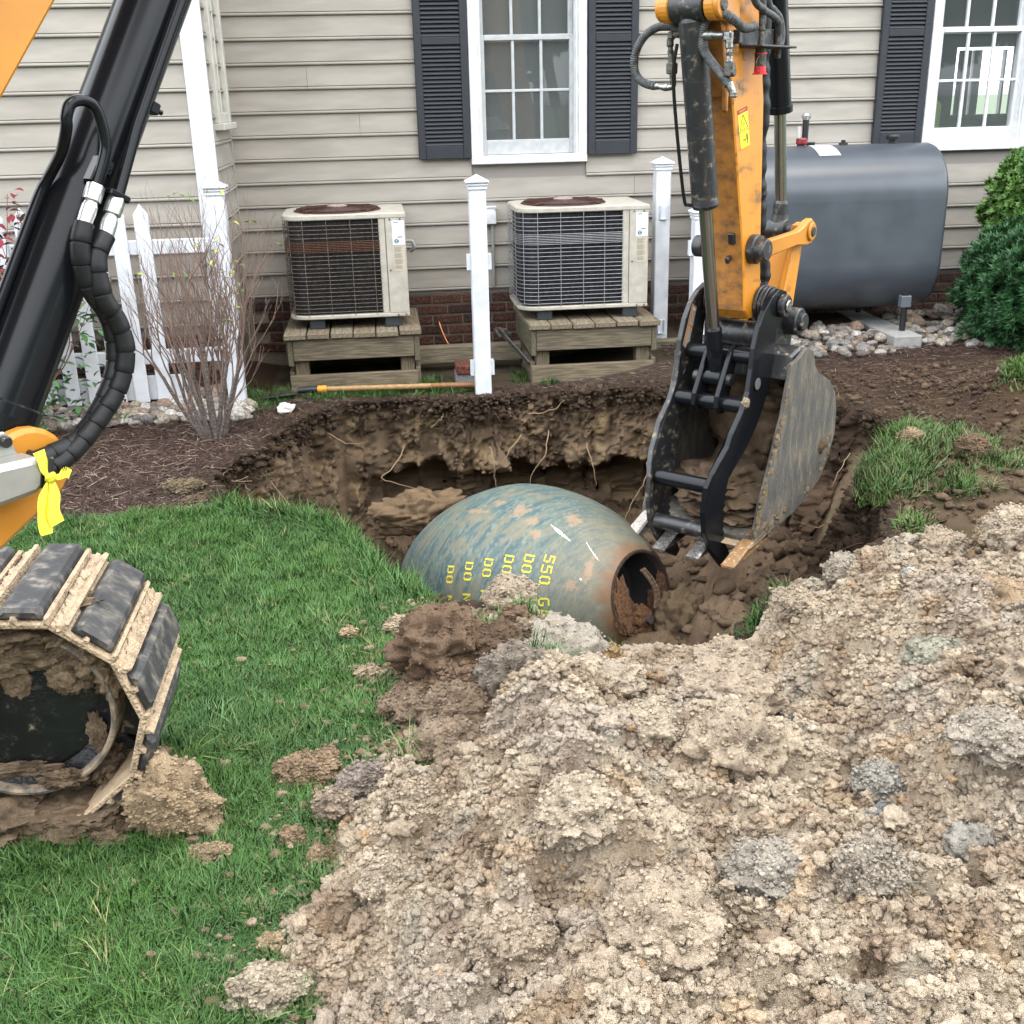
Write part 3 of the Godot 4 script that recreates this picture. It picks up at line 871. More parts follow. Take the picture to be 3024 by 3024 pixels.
func make_window(house: Node3D, x0: float, screened: bool) -> void:
	# casing x0 .. x0 + .81, sill line at y 1.34, two sashes of two rows of three panes
	var white := mat("window_white", S(0.62, 0.635, 0.65), 0.45, 0.0, {"tex": "soft", "scale": 2.0})
	var sash_m := mat("sash_white", S(0.42, 0.44, 0.45), 0.5, 0.0, {"tex": "soft", "scale": 3.0}) if screened else white
	var x1 := x0 + 0.81
	var y0 := 1.341
	var top := 3.02
	var b := MB.new(); b.bev = 0.004
	b.span(Vector3(x0, y0 + 0.05, 0.0), Vector3(x0 + 0.06, top, 0.045))
	b.span(Vector3(x1 - 0.06, y0 + 0.05, 0.0), Vector3(x1, top, 0.045))
	b.span(Vector3(x0, top, 0.0), Vector3(x1, top + 0.09, 0.045))
	b.span(Vector3(x0, y0, 0.0), Vector3(x1, y0 + 0.05, 0.052))
	# jambs and stops inside the casing
	for s in [0, 1]:
		var jx := x0 + 0.06 if s == 0 else x1 - 0.06 - 0.018
		b.span(Vector3(jx, y0 + 0.05, -0.13), Vector3(jx + 0.018, top, 0.03), 0.002)
		var kx := x0 + 0.078 if s == 0 else x1 - 0.078 - 0.008
		b.span(Vector3(kx, y0 + 0.05, -0.02), Vector3(kx + 0.008, top, 0.012), 0.001)
	b.span(Vector3(x0 + 0.06, y0 + 0.04, -0.13), Vector3(x1 - 0.06, y0 + 0.056, 0.04), 0.002)
	var w := put("window", b, white, house)
	var ix0 := x0 + 0.079; var ix1 := x1 - 0.079
	var sashes := [[y0 + 0.058, 2.17, -0.012, 0.098], [2.125, top - 0.005, -0.06, 0.045]]
	var glass := mat("glass", Color(0.9, 0.95, 0.95, 0.06), 0.02, 0.0, {"spec": 0.5})
	glass.transparency = BaseMaterial3D.TRANSPARENCY_ALPHA
	for k in 2:
		var s: Array = sashes[k]
		var lo: float = s[0]; var hi: float = s[1]; var z: float = s[2]
		var r := MB.new(); r.bev = 0.003
		var bot: float = s[3]
		r.span(Vector3(ix0, lo, z - 0.036), Vector3(ix0 + 0.034, hi, z))
		r.span(Vector3(ix1 - 0.034, lo, z - 0.036), Vector3(ix1, hi, z))
		r.span(Vector3(ix0 + 0.034, lo, z - 0.036), Vector3(ix1 - 0.034, lo + bot, z))
		r.span(Vector3(ix0 + 0.034, hi - 0.036, z - 0.036), Vector3(ix1 - 0.034, hi, z))
		put("sash", r, sash_m, w)
		var gx0 := ix0 + 0.034; var gx1 := ix1 - 0.034
		var gy0 := lo + bot; var gy1 := hi - 0.036
		for m in 2:
			var vb := MB.new(); vb.bev = 0.002
			var mx := gx0 + (gx1 - gx0) * (m + 1) / 3.0
			vb.span(Vector3(mx - 0.010, gy0, z - 0.03), Vector3(mx + 0.010, gy1, z - 0.004), 0.004)
			put("muntin", vb, sash_m, w)
		var hb := MB.new()
		var my := (gy0 + gy1) * 0.5
		hb.span(Vector3(gx0, my - 0.009, z - 0.0285), Vector3(gx1, my + 0.009, z - 0.006), 0.003)
		put("muntin", hb, sash_m, w)
		for a in 3:
			for c in 2:
				var g := MB.new()
				var px := gx0 + (gx1 - gx0) * a / 3.0; var py := gy0 + (gy1 - gy0) * c / 2.0
				g.quad(Vector3(px, py, z - 0.018), Vector3(px + (gx1 - gx0) / 3.0, py, z - 0.018), Vector3(px + (gx1 - gx0) / 3.0, py + (gy1 - gy0) / 2.0, z - 0.018), Vector3(px, py + (gy1 - gy0) / 2.0, z - 0.018), Vector3(0, 0, 1))
				put("pane", g, glass, w)
	if screened:      # the insect screen behind the lower sash, a fine grey mesh
		var sc := StandardMaterial3D.new()
		sc.albedo_color = Color(0.22, 0.235, 0.225, 0.72)
		sc.transparency = BaseMaterial3D.TRANSPARENCY_ALPHA
		sc.roughness = 0.9
		var g := MB.new()
		g.quad(Vector3(ix0, y0 + 0.06, -0.105), Vector3(ix1, y0 + 0.06, -0.105), Vector3(ix1, top, -0.105), Vector3(ix0, top, -0.105), Vector3(0, 0, 1))
		put("insect_screen", g, sc, w)

func make_shutter(house: Node3D, x0: float, x1: float) -> void:
	var m := mat("shutter_slate", S(0.0155, 0.019, 0.026), 0.6, 0.0, {"tex": "soft", "scale": 2.0})
	var b := MB.new(); b.bev = 0.004
	var y0 := 1.385; var y1 := 3.06
	var z0 := 0.026; var z1 := 0.056
	var st := 0.05
	b.span(Vector3(x0, y0, z0), Vector3(x0 + st, y1, z1)); b.span(Vector3(x1 - st, y0, z0), Vector3(x1, y1, z1))
	var lx0 := x0 + st; var lx1 := x1 - st
	for r in [[y0, 1.47], [2.111, 2.160], [2.98, y1]]:
		b.span(Vector3(lx0, r[0], z0 + 0.001), Vector3(lx1, r[1], z1 - 0.001))
	b.span(Vector3(lx0, y0 + 0.02, z0), Vector3(lx1, y1 - 0.02, z0 + 0.006), 0.0)
	for q in [[x0 + 0.022, 2.19], [x1 - 0.022, 2.19], [x0 + 0.03, 1.44], [x1 - 0.03, 1.44]]:
		b.cyl(Vector3(q[0], q[1], z1 - 0.001), Vector3(q[0], q[1], z1 + 0.004), 0.005, 0.003, 8)
	var sh := put("shutter", b, m, house)
	var slat := MB.new(); slat.bev = 0.002
	slat.box(Vector3.ZERO, Vector3(lx1 - lx0, 0.031, 0.006), Basis(Vector3.RIGHT, deg_to_rad(-38)))
	var sm := slat.mesh()
	for r in [[1.47, 2.111], [2.160, 2.98]]:
		var cnt := int((r[1] - r[0]) / 0.0267)
		for k in cnt:
			put("louver", sm, m, sh, Transform3D(Basis.IDENTITY, Vector3((lx0 + lx1) * 0.5, r[0] + (k + 0.5) * (r[1] - r[0]) / cnt, 0.043)))

func brick_run(parent: Node, x0: float, x1: float, y_top: float, rows: int, z: float, m: Array) -> void:
	var vars := []
	for k in 6:
		var b := MB.new(); b.bev = 0.004
		var wob := rf(-0.002, 0.002)
		b.box(Vector3(0, 0, -0.02 + wob), Vector3(0.203 + rf(-0.003, 0.002), 0.0585 + rf(-0.0025, 0.001), 0.06), Basis.from_euler(Vector3(rf(-0.01, 0.01), rf(-0.012, 0.012), rf(-0.012, 0.012))))
		vars.append(b.mesh())
	for r in rows:
		var y := y_top - 0.034 - r * 0.0735
		var x := x0 - (0.107 if r % 2 else 0.0)
		while x < x1:
			var cx := x + 0.107
			if cx - 0.1 >= x0 - 0.02 and cx + 0.1 <= x1 + 0.1:
				put("brick", vars[rng.randi() % 6], m[rng.randi() % m.size()], parent, Transform3D(Basis.IDENTITY, Vector3(cx, y, z)))
			x += 0.214

func build_house() -> void:
	var siding := mat("siding", S(0.320, 0.296, 0.258), 0.6, 0.0, {"vc": true, "tex": "dirt", "scale": Vector3(0.5, 2.6, 0.5)})
	siding.albedo_texture = noise_tex("soft")
	var white := mat("trim_white", S(0.62, 0.64, 0.67), 0.5, 0.0, {"tex": "soft", "scale": 1.6})
	var backing := mat("sheathing", S(0.24, 0.22, 0.20), 0.9)
	var mortar := mat("mortar", S(0.36, 0.31, 0.235), 0.95, 0.0, {"tex": "grain", "scale": 4.0, "bump": "grit", "depth": 0.3})
	var bricks := []
	for k in 5:
		var c: Array = [[0.150, 0.060, 0.040], [0.115, 0.050, 0.036], [0.175, 0.076, 0.050], [0.090, 0.045, 0.036], [0.155, 0.068, 0.052]][k]
		bricks.append(mat("brick_%d" % k, S(c[0], c[1], c[2]), 0.9, 0.0, {"tex": "dirt", "scale": 5.0 + k * 0.37, "bump": "grit", "depth": 0.35}))
	var h := thing("house", "beige clapboard house with dark shuttered white windows on a brick footing", "house", Vector3(3.0, 0, 0))
	h.position = Vector3.ZERO
	var win := [0.70, 3.965]
	# main wall: its body with the two window openings, then board by board
	var b := MB.new(); b.bev = 0.0
	b.span(Vector3(-0.95, 0.46, -0.15), Vector3(0.76, 5.2, -0.002)); b.span(Vector3(1.45, 0.46, -0.15), Vector3(4.025, 5.2, -0.002)); b.span(Vector3(4.715, 0.46, -0.15), Vector3(8.0, 5.2, -0.002))
	for x in win:
		b.span(Vector3(x + 0.06, 0.46, -0.15), Vector3(x + 0.75, 1.39, -0.002)); b.span(Vector3(x + 0.06, 3.02, -0.15), Vector3(x + 0.75, 5.2, -0.002))
	var wall := put("main_wall", b, backing, h)
	for k in range(-7, 13):
		var y := 2.307 - 0.152 * k
		var stops := [-0.915]
		if y + 0.15 > 1.36 and y < 3.06:
			stops.append_array([0.34 if y + 0.02 > 1.385 else 0.70, 1.862 if y + 0.02 > 1.385 else 1.51])
			stops.append_array([3.592 if y + 0.02 > 1.385 else 3.965, 5.14 if y + 0.02 > 1.385 else 4.775])
		stops.append(6.6)
		for s in stops.size() / 2:
			var a: float = stops[s * 2]; var e: float = stops[s * 2 + 1]
			if k in [8, 3, -2, 11, 5] and e - a > 1.2 and s < 2:      # a butt joint
				var j: float = 1.86 if k == 8 and a < 1.8 else a + (e - a) * rf(0.35, 0.7)
				siding_board(a, j - 0.001, y, siding, wall); siding_board(j + 0.001, e, y, siding, wall)
			else:
				siding_board(a, e, y, siding, wall)
	var c := MB.new()
	c.span(Vector3(-0.935, 0.455, 0.0), Vector3(-0.912, 5.0, 0.03))
	put("corner_strip", c, siding, h)
	# rooms behind the windows
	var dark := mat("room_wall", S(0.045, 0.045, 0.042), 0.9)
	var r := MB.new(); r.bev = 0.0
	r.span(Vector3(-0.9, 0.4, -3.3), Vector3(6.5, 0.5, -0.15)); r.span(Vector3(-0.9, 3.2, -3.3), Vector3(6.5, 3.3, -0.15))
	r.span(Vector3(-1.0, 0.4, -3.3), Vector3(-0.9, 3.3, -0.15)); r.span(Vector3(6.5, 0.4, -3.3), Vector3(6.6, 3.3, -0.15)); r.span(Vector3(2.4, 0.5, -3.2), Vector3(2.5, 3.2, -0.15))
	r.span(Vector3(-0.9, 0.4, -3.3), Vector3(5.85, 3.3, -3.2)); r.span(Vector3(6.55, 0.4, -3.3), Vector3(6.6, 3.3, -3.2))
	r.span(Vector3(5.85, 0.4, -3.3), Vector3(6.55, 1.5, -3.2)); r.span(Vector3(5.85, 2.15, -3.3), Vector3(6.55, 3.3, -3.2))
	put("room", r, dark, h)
	var f := MB.new()
	for q in [[5.87, 5.98], [6.01, 6.09], [6.33, 6.35]]: f.span(Vector3(q[0], 1.52, -3.2), Vector3(q[1], 2.12, -3.14))
	f.span(Vector3(5.85, 1.49, -3.2), Vector3(6.55, 1.52, -3.12))
	put("inner_window_frame", f, mat("inner_white", S(0.34, 0.35, 0.35), 0.6), h)
	var cur := MB.new(); cur.bev = 0.0      # papers and a lamp shade near the left window
	cur.box(Vector3(0.86, 1.60, -0.4), Vector3(0.24, 0.012, 0.3), Basis.from_euler(Vector3(0.25, 0.2, 0.06)))
	cur.box(Vector3(0.84, 1.51, -0.4), Vector3(0.26, 0.012, 0.3), Basis.from_euler(Vector3(0.2, 0.3, 0.1)))
	put("papers", cur, white, h)
	var ch := MB.new(); ch.bev = 0.03
	ch.span(Vector3(4.10, 0.9, -0.75), Vector3(4.38, 1.68, -0.5))
	put("armchair", ch, mat("chair_green", S(0.11, 0.16, 0.03), 0.9), h)
	make_window(h, win[0], true); make_window(h, win[1], false)
	make_shutter(h, 0.337, 0.695); make_shutter(h, 1.518, 1.864); make_shutter(h, 3.592, 3.952); make_shutter(h, 4.785, 5.14)
	# brick footing, brick by brick
	var m := MB.new(); m.bev = 0.0
	m.span(Vector3(-0.95, -0.4, -0.2), Vector3(8.0, 0.459, -0.004))
	var base := put("foundation", m, mortar, h)
	brick_run(base, -0.9, 5.5, 0.452, 5, 0.0, bricks)
	# the wing that stands forward on the left
	var wz := 0.95
	var wx := -0.935
	var w := MB.new(); w.bev = 0.0
	w.span(Vector3(-6.0, 0.42, wz - 0.2), Vector3(wx - 0.002, 5.2, wz - 0.002)); w.span(Vector3(wx - 0.2, 0.42, 0.0), Vector3(wx - 0.002, 5.2, wz - 0.21))
	var wing := put("wing_wall", w, backing, h)
	for k in range(-7, 13):
		var y := 2.297 - 0.152 * k
		var holder := Node3D.new()
		siding_board(-6.0, wx - 0.10, y, siding, wing)
		wing.get_child(wing.get_child_count() - 1).position = Vector3(0, 0, wz)
		siding_board(0.024, wz - 0.002, y, siding, wing, 1)
		wing.get_child(wing.get_child_count() - 1).position = Vector3(wx, 0, 0)
		holder.free()
	var cb := MB.new(); cb.bev = 0.004
	cb.span(Vector3(wx - 0.10, 0.39, wz), Vector3(wx + 0.028, 5.0, wz + 0.03))
	put("corner_board", cb, white, h)
	var sw := MB.new(); sw.bev = 0.004
	var cream := mat("cream_paint", S(0.50, 0.49, 0.44), 0.5, 0.0, {"tex": "soft", "scale": 2.0})
	sw.span(Vector3(wx, 1.66, 0.10), Vector3(wx + 0.042, 3.1, 0.19)); sw.span(Vector3(wx, 1.66, 0.64), Vector3(wx + 0.042, 3.1, 0.73))
	sw.span(Vector3(wx, 1.62, 0.08), Vector3(wx + 0.07, 1.66, 0.75)); sw.span(Vector3(wx, 1.66, 0.19), Vector3(wx + 0.03, 1.72, 0.64)); sw.span(Vector3(wx, 1.66, 0.38), Vector3(wx + 0.025, 3.1, 0.42))
	put("side_window", sw, cream, h)
	var m2 := MB.new(); m2.bev = 0.0
	m2.span(Vector3(-6.0, -0.4, wz - 0.2), Vector3(wx - 0.012, 0.419, wz - 0.006)); m2.span(Vector3(wx - 0.2, -0.4, 0.0), Vector3(wx - 0.012, 0.419, wz - 0.21))
	var base2 := put("wing_foundation", m2, mortar, h)
	brick_run(base2, -2.35, -0.99, 0.414, 5, wz - 0.002, bricks)
	var rb := MB.new(); rb.bev = 0.004
	rb.span(Vector3(wx - 0.06, 0.36, 0.04), Vector3(wx - 0.008, 0.41, 0.24))
	# roof above the picture, so that the walls are sheltered as a house's are
	var ro := MB.new(); ro.bev = 0.0
	ro.span(Vector3(-6.3, 5.2, -7.0), Vector3(8.2, 5.3, 0.35)); ro.span(Vector3(-6.3, 5.2, 0.35), Vector3(-0.6, 5.3, 1.3))
	put("roof", ro, mat("roofing", S(0.06, 0.06, 0.06), 0.9), h)
	# disconnect box and copper stub on the wall
	var dbx := thing("disconnect_box", "small white electrical box on the clapboards behind the middle fence post", "electrical box", Vector3(0.80, 0.93, 0.02))
	var e := new_mb(dbx, 0.004)
	e.span(Vector3(0.745, 0.94, 0.018), Vector3(0.855, 1.055, 0.085)); e.span(Vector3(0.742, 1.052, 0.018), Vector3(0.858, 1.06, 0.092), 0.002)
	put("cover", e, white, dbx)
	var e2 := new_mb(dbx); e2.cyl(Vector3(0.85, 1.045, 0.088), Vector3(0.862, 1.045, 0.088), 0.006, 0.006, 8); e2.cyl(Vector3(0.83, 0.945, 0.05), Vector3(0.83, 0.5, 0.045), 0.011, 0.011, 8)
	put("conduit", e2, mat("conduit_grey", S(0.25, 0.25, 0.25), 0.5), dbx)
	var cu := MB.new()
	cu.tube(curve([Vector3(0.42, 0.262, -0.01), Vector3(0.423, 0.258, 0.03), Vector3(0.435, 0.215, 0.06), Vector3(0.46, 0.15, 0.09), Vector3(0.49, 0.09, 0.12)], 5), 0.0055, 8)
	tag(put("copper_pipe", cu, mat("copper", S(0.62, 0.26, 0.13), 0.35, 0.9)), "thin bent copper pipe coming out of the brick footing", "pipe")

# ---------------------------------------------------------------- yard things
func rounded_outline(w: float, d: float, r: float, grow := 0.0) -> Array:      # seen from above, x to the side, y = depth; the two corners at x = 0 are round
	var out := []
	for k in 9:
		var a := PI + PI / 2 * k / 8.0
		out.append(Vector2(r + (r + grow) * cos(a), r + (r + grow) * sin(a)))
	out.append(Vector2(w + grow, -grow)); out.append(Vector2(w + grow, d + grow))
	for k in 9:
		var a := PI / 2 + PI / 2 * k / 8.0
		out.append(Vector2(r + (r + grow) * cos(a), d - r + (r + grow) * sin(a)))
	return out

func label_tex(kind: String) -> ImageTexture:
	var w := 64; var h := 128
	var im := Image.create(w, h, false, Image.FORMAT_RGBA8)
	match kind:
		"rating":
			im.fill(Color(0.86, 0.89, 0.93))
			im.fill_rect(Rect2i(8, 6, 26, 5), Color(0.2, 0.25, 0.4))
			for k in 16:
				var y := 16 + k * 4
				var x := 5 + (k * 13) % 9
				while x < 58:
					var l := 3 + (x * 7 + k * 5) % 8
					im.fill_rect(Rect2i(x, y, mini(l, 59 - x), 1 + (k % 3) / 2), Color(0.5, 0.55, 0.62))
					x += l + 3
			im.fill_rect(Rect2i(26, 84, 28, 7), Color(0.4, 0.44, 0.5))
			for y in range(96, 124):
				for x in range(6, 34):
					var d := Vector2(x - 20, y - 109).length()
					if d < 12.5: im.set_pixel(x, y, Color(0.22, 0.3, 0.33) if d > 9 or (absf(x - 20) > 2 and absf(y - 109) < 4) else Color(0.6, 0.66, 0.7))
		"notice":
			im.fill(Color(0.70, 0.67, 0.60))
			for k in 26:
				var y := 4 + k * 4 + (k / 7) * 4
				im.fill_rect(Rect2i(4, y, 50 - (k * 11) % 17, 2), Color(0.44, 0.42, 0.38))
		"warning":
			im.fill(Color(0.88, 0.80, 0.02))
			im.fill_rect(Rect2i(0, 0, 64, 15), Color(0.55, 0.10, 0.05))
			im.fill_rect(Rect2i(10, 5, 44, 3), Color(0.75, 0.55, 0.3)); im.fill_rect(Rect2i(16, 10, 30, 2), Color(0.7, 0.4, 0.25))
			for y in range(20, 68):
				var hw := (y - 20) * 0.55
				for x in range(0, 64):
					var e := absf(x - 32) - hw
					if (absf(e) < 2.2) or (y > 65 and absf(x - 32) < hw): im.set_pixel(x, y, Color(0.12, 0.11, 0.04))
			for q in [[28, 46, 3, 14], [33, 42, 2, 12], [37, 50, 5, 3], [24, 56, 4, 3]]: im.fill_rect(Rect2i(q[0], q[1], q[2], q[3]), Color(0.35, 0.33, 0.1))
			im.fill_rect(Rect2i(0, 72, 64, 2), Color(0.2, 0.18, 0.05))
			for q in [[46, 84, 6, 6], [44, 90, 10, 16], [45, 106, 3, 14], [50, 106, 3, 14], [22, 102, 18, 3], [24, 99, 4, 9], [35, 99, 4, 9]]: im.fill_rect(Rect2i(q[0], q[1], q[2], q[3]), Color(0.1, 0.09, 0.04))
			im.fill_rect(Rect2i(6, 84, 12, 30), Color(0.75, 0.68, 0.05))
		"thumb":
			im.fill(Color(0.62, 0.60, 0.56))
			for k in 40:
				im.fill_rect(Rect2i((k * 23) % 60, (k * 37) % 126, 5 + k % 7, 2), Color(0.42, 0.40, 0.37) if k % 3 else Color(0.8, 0.45, 0.1))
			im.fill_rect(Rect2i(0, 58, 64, 6), Color(0.72, 0.42, 0.12)); im.fill_rect(Rect2i(6, 0, 10, 128), Color(0.74, 0.46, 0.18)); im.fill_rect(Rect2i(22, 6, 34, 8), Color(0.8, 0.8, 0.78))
		"tank":
			im.fill(Color(0.72, 0.73, 0.75))
			for k in 20: im.fill_rect(Rect2i(6, 6 + k * 6, 46 - (k * 7) % 13, 2), Color(0.56, 0.57, 0.6))
	return ImageTexture.create_from_image(im)

func label_mat(kind: String) -> StandardMaterial3D:
	var key := "label_" + kind
	if mats.has(key): return mats[key]
	var m := StandardMaterial3D.new()
	m.albedo_texture = label_tex(kind)
	m.roughness = 0.5
	mats[key] = m
	return m

func plate(a: Vector3, b: Vector3, c: Vector3, d: Vector3, nn: Vector3) -> MB:      # a flat label: top left, top right, bottom right, bottom left
	var m := MB.new()
	var k := [m.vert(a, nn, Vector2(0, 0)), m.vert(b, nn, Vector2(1, 0)), m.vert(c, nn, Vector2(1, 1)), m.vert(d, nn, Vector2(0, 1))]
	m.face(k[0], k[1], k[2]); m.face(k[0], k[2], k[3])
	return m

func ac_unit(at: Vector3, w: float, label: String, rusty: bool) -> void:
	var d := 0.64
	var h := 0.655
	var cream := mat("ac_cream", S(0.43, 0.405, 0.345), 0.45, 0.0, {"tex": "soft", "scale": 2.5})
	var wire := mat("wire_rust", S(0.26, 0.215, 0.18), 0.6, 0.3, {"tex": "dirt", "scale": 6.0}) if rusty else mat("wire_grey", S(0.36, 0.37, 0.39), 0.45, 0.5, {"tex": "soft", "scale": 5.0})
	var rustband := mat("wire_rusted", S(0.20, 0.085, 0.04), 0.85, 0.0, {"tex": "dirt", "scale": 8.0})
	var coil := mat("coil_brown" if rusty else "coil_blue", S(0.020, 0.019, 0.018) if rusty else S(0.028, 0.030, 0.038), 0.6, 0.2, {"tex": "dirt", "scale": Vector3(4.0, 2.0, 4.0), "bump": "grain", "depth": 0.2})
	var fan := mat("fan_brown", S(0.078, 0.024, 0.015), 0.5, 0.0, {"tex": "dirt", "scale": 5.0})
	var o := thing("air_conditioner", label, "air conditioner", at, "air conditioning units by the wall")
	var F := Transform3D(Basis(Vector3(1, 0, 0), Vector3(0, 0, -1), Vector3(0, 1, 0)), Vector3(0, 0, d))      # outline (x, depth from the front, height) to the unit's own axes
	var b := MB.new(); b.bev = 0.004; b.xf = F
	b.prism(rounded_outline(w - 0.01, d, 0.115, -0.024), 0.03, h - 0.03)
	put("coil", b, coil, o)
	var fin := MB.new(); fin.bev = 0.0      # fins show as fine upright ridges
	for k in 58:
		var x := 0.13 + k * (w - 0.28) / 58.0
		fin.box(Vector3(x, h / 2, d - 0.023), Vector3(0.004, h - 0.08, 0.007), Basis.IDENTITY, 0.0)
	put("coil_fins", fin, coil, o)
	b = MB.new(); b.bev = 0.006; b.xf = F
	b.prism(rounded_outline(w, d, 0.125, 0.006), h - 0.03, h + 0.004)
	var cap := put("top_cover", b, cream, o)
	b = MB.new(); b.bev = 0.005; b.xf = F
	b.prism(rounded_outline(w, d, 0.125, 0.003), 0.0, 0.026)
	put("base_pan", b, cream, o)
	b = MB.new(); b.bev = 0.004
	b.span(Vector3(w - 0.168, 0.024, d - 0.16), Vector3(w - 0.127, h - 0.028, d + 0.001)); b.span(Vector3(w - 0.124, 0.024, 0.02), Vector3(w + 0.002, h - 0.028, d + 0.004))
	var panel := put("service_panel", b, cream, o)
	put("rating_label", plate(Vector3(w - 0.082, h - 0.045, d + 0.0055), Vector3(w - 0.006, h - 0.045, d + 0.0055), Vector3(w - 0.006, h - 0.195, d + 0.0055), Vector3(w - 0.082, h - 0.195, d + 0.0055), Vector3(0, 0, 1)), label_mat("rating"), panel)
	put("notice_label", plate(Vector3(w - 0.080, h - 0.205, d + 0.0055), Vector3(w - 0.008, h - 0.205, d + 0.0055), Vector3(w - 0.008, h - 0.36, d + 0.0055), Vector3(w - 0.080, h - 0.36, d + 0.0055), Vector3(0, 0, 1)), label_mat("notice"), panel)
	b = MB.new()
	for q in [[w - 0.095, h - 0.036], [w - 0.03, h - 0.036], [w - 0.07, 0.012], [w - 0.02, 0.012], [w - 0.105, h - 0.355]]:
		b.cyl(Vector3(q[0], q[1], d), Vector3(q[0], q[1], d + 0.010), 0.007, 0.005, 8)
	put("screw", b, mat("screw_grey", S(0.12, 0.11, 0.10), 0.5, 0.5), panel)
	# the wire guard: level wires bent round the corner, upright wires in front
	var ys := []
	var y := 0.045
	while y < h - 0.04:
		ys.append(y)
		y += 0.0105 if y > 0.425 and y < 0.49 else 0.0255
	var out := rounded_outline(w, d, 0.125, 0.0)
	var path := [Vector3(w - 0.16, 0, d)]
	for k in range(8, -1, -1): path.append(Vector3(out[k].x, 0, d - out[k].y))
	for k in range(19, 10, -1): path.append(Vector3(out[k].x, 0, d - out[k].y))
	path.append(Vector3(0.35, 0, 0))
	b = MB.new()
	var b2 := MB.new()
	for yy in ys:
		var p := []
		for q in path: p.append(q + Vector3(rf(-0.0006, 0.0006), yy, 0))
		(b2 if rusty and yy > 0.42 and yy < 0.5 else b).tube(p, 0.0021, 5, false)
	for x in [0.125, 0.275, 0.425, 0.565]:
		b.tube([Vector3(x, 0.02, d + 0.003), Vector3(x, h - 0.02, d + 0.003)], 0.0022, 5, false)
	for z in [0.5, 0.36, 0.22, 0.1]:
		b.tube([Vector3(-0.003, 0.02, z), Vector3(-0.003, h - 0.02, z)], 0.0022, 5, false)
	b.tube([Vector3(0.036, 0.02, d - 0.033), Vector3(0.036, h - 0.02, d - 0.033)], 0.0022, 5, false)
	put("wire_guard", b, wire, o)
	if rusty:
		tag(put("wire_guard", b2, rustband, o), "band of closely set wires gone brown with rust")
	# fan guard let into the cover: rusty rings over a brown well
	b = MB.new()
	var fc := Vector3(0.345, h + 0.004, d * 0.5)
	b.xf = Transform3D(Basis.IDENTITY, fc)
	b.lathe([Vector2(0.0, 0.004), Vector2(0.272, 0.004), Vector2(0.278, 0.008), Vector2(0.285, 0.002)], 40)
	for k in 4:
		var a := PI / 4 + k * PI / 2
		b.box(Vector3(cos(a) * 0.26, 0.012, sin(a) * 0.26), Vector3(0.06, 0.014, 0.035), Basis(Vector3.UP, -a))
	put("fan_well", b, fan, cap)
	b = MB.new(); b.xf = Transform3D(Basis.IDENTITY, fc)
	for k in 12:
		var r := 0.07 + k * 0.0178
		var ring := []
		for s in 33: ring.append(Vector3(cos(TAU * s / 32.0) * r, 0.024 - 0.010 * k / 11.0, sin(TAU * s / 32.0) * r))
		b.tube(ring, 0.0026, 5, false)
	for k in 40:
		var a := TAU * k / 40.0
		if k % 10 == 0: b.box(Vector3(cos(a) * 0.16, 0.018, sin(a) * 0.16), Vector3(0.21, 0.005, 0.007), Basis(Vector3.UP, -a), 0.001)
	put("fan_guard", b, fan, cap)
	b = MB.new(); b.xf = Transform3D(Basis.IDENTITY, fc)
	b.tube_hard([Vector3(0, 0.016, 0), Vector3(0, 0.030, 0), Vector3(0, 0.034, 0)], [0.068, 0.066, 0.05], 20)
	put("hub_cap", b, mat("hub_cap", S(0.55, 0.42, 0.38), 0.5, 0.0, {"tex": "dirt", "scale": 14.0}), cap)
	for q in [[0.17, d - 0.075], [w - 0.11, d - 0.065], [0.17, 0.07], [w - 0.11, 0.07]]:
		b = MB.new(); b.bev = 0.006
		b.span(Vector3(q[0] - 0.05, -0.068, q[1] - 0.05), Vector3(q[0] + 0.05, 0.002, q[1] + 0.05))
		put("foot", b, mat("foot_black", S(0.022, 0.026, 0.03), 0.7), o)
	var pipe := MB.new()
	pipe.tube(curve([Vector3(w, 0.44, 0.3), Vector3(w + 0.05, 0.44, 0.3), Vector3(w + 0.065, 0.40, 0.3), Vector3(w + 0.04, 0.37, 0.27)], 4), 0.012, 8)
	put("conduit", pipe, mat("conduit_grey", S(0.25, 0.25, 0.25), 0.5), o)

func wood(k: int, axis: int) -> StandardMaterial3D:
	var c: Array = [[0.215, 0.172, 0.110], [0.175, 0.145, 0.095], [0.24, 0.20, 0.135], [0.15, 0.135, 0.082]][k % 4]
	var s := Vector3(9, 9, 9)
	s[axis] = 0.7
	return mat("wood_%d_%d" % [k % 4, axis], S(c[0], c[1], c[2]), 0.85, 0.0, {"tex": "wood", "scale": s, "bump": "wood", "depth": 0.12})

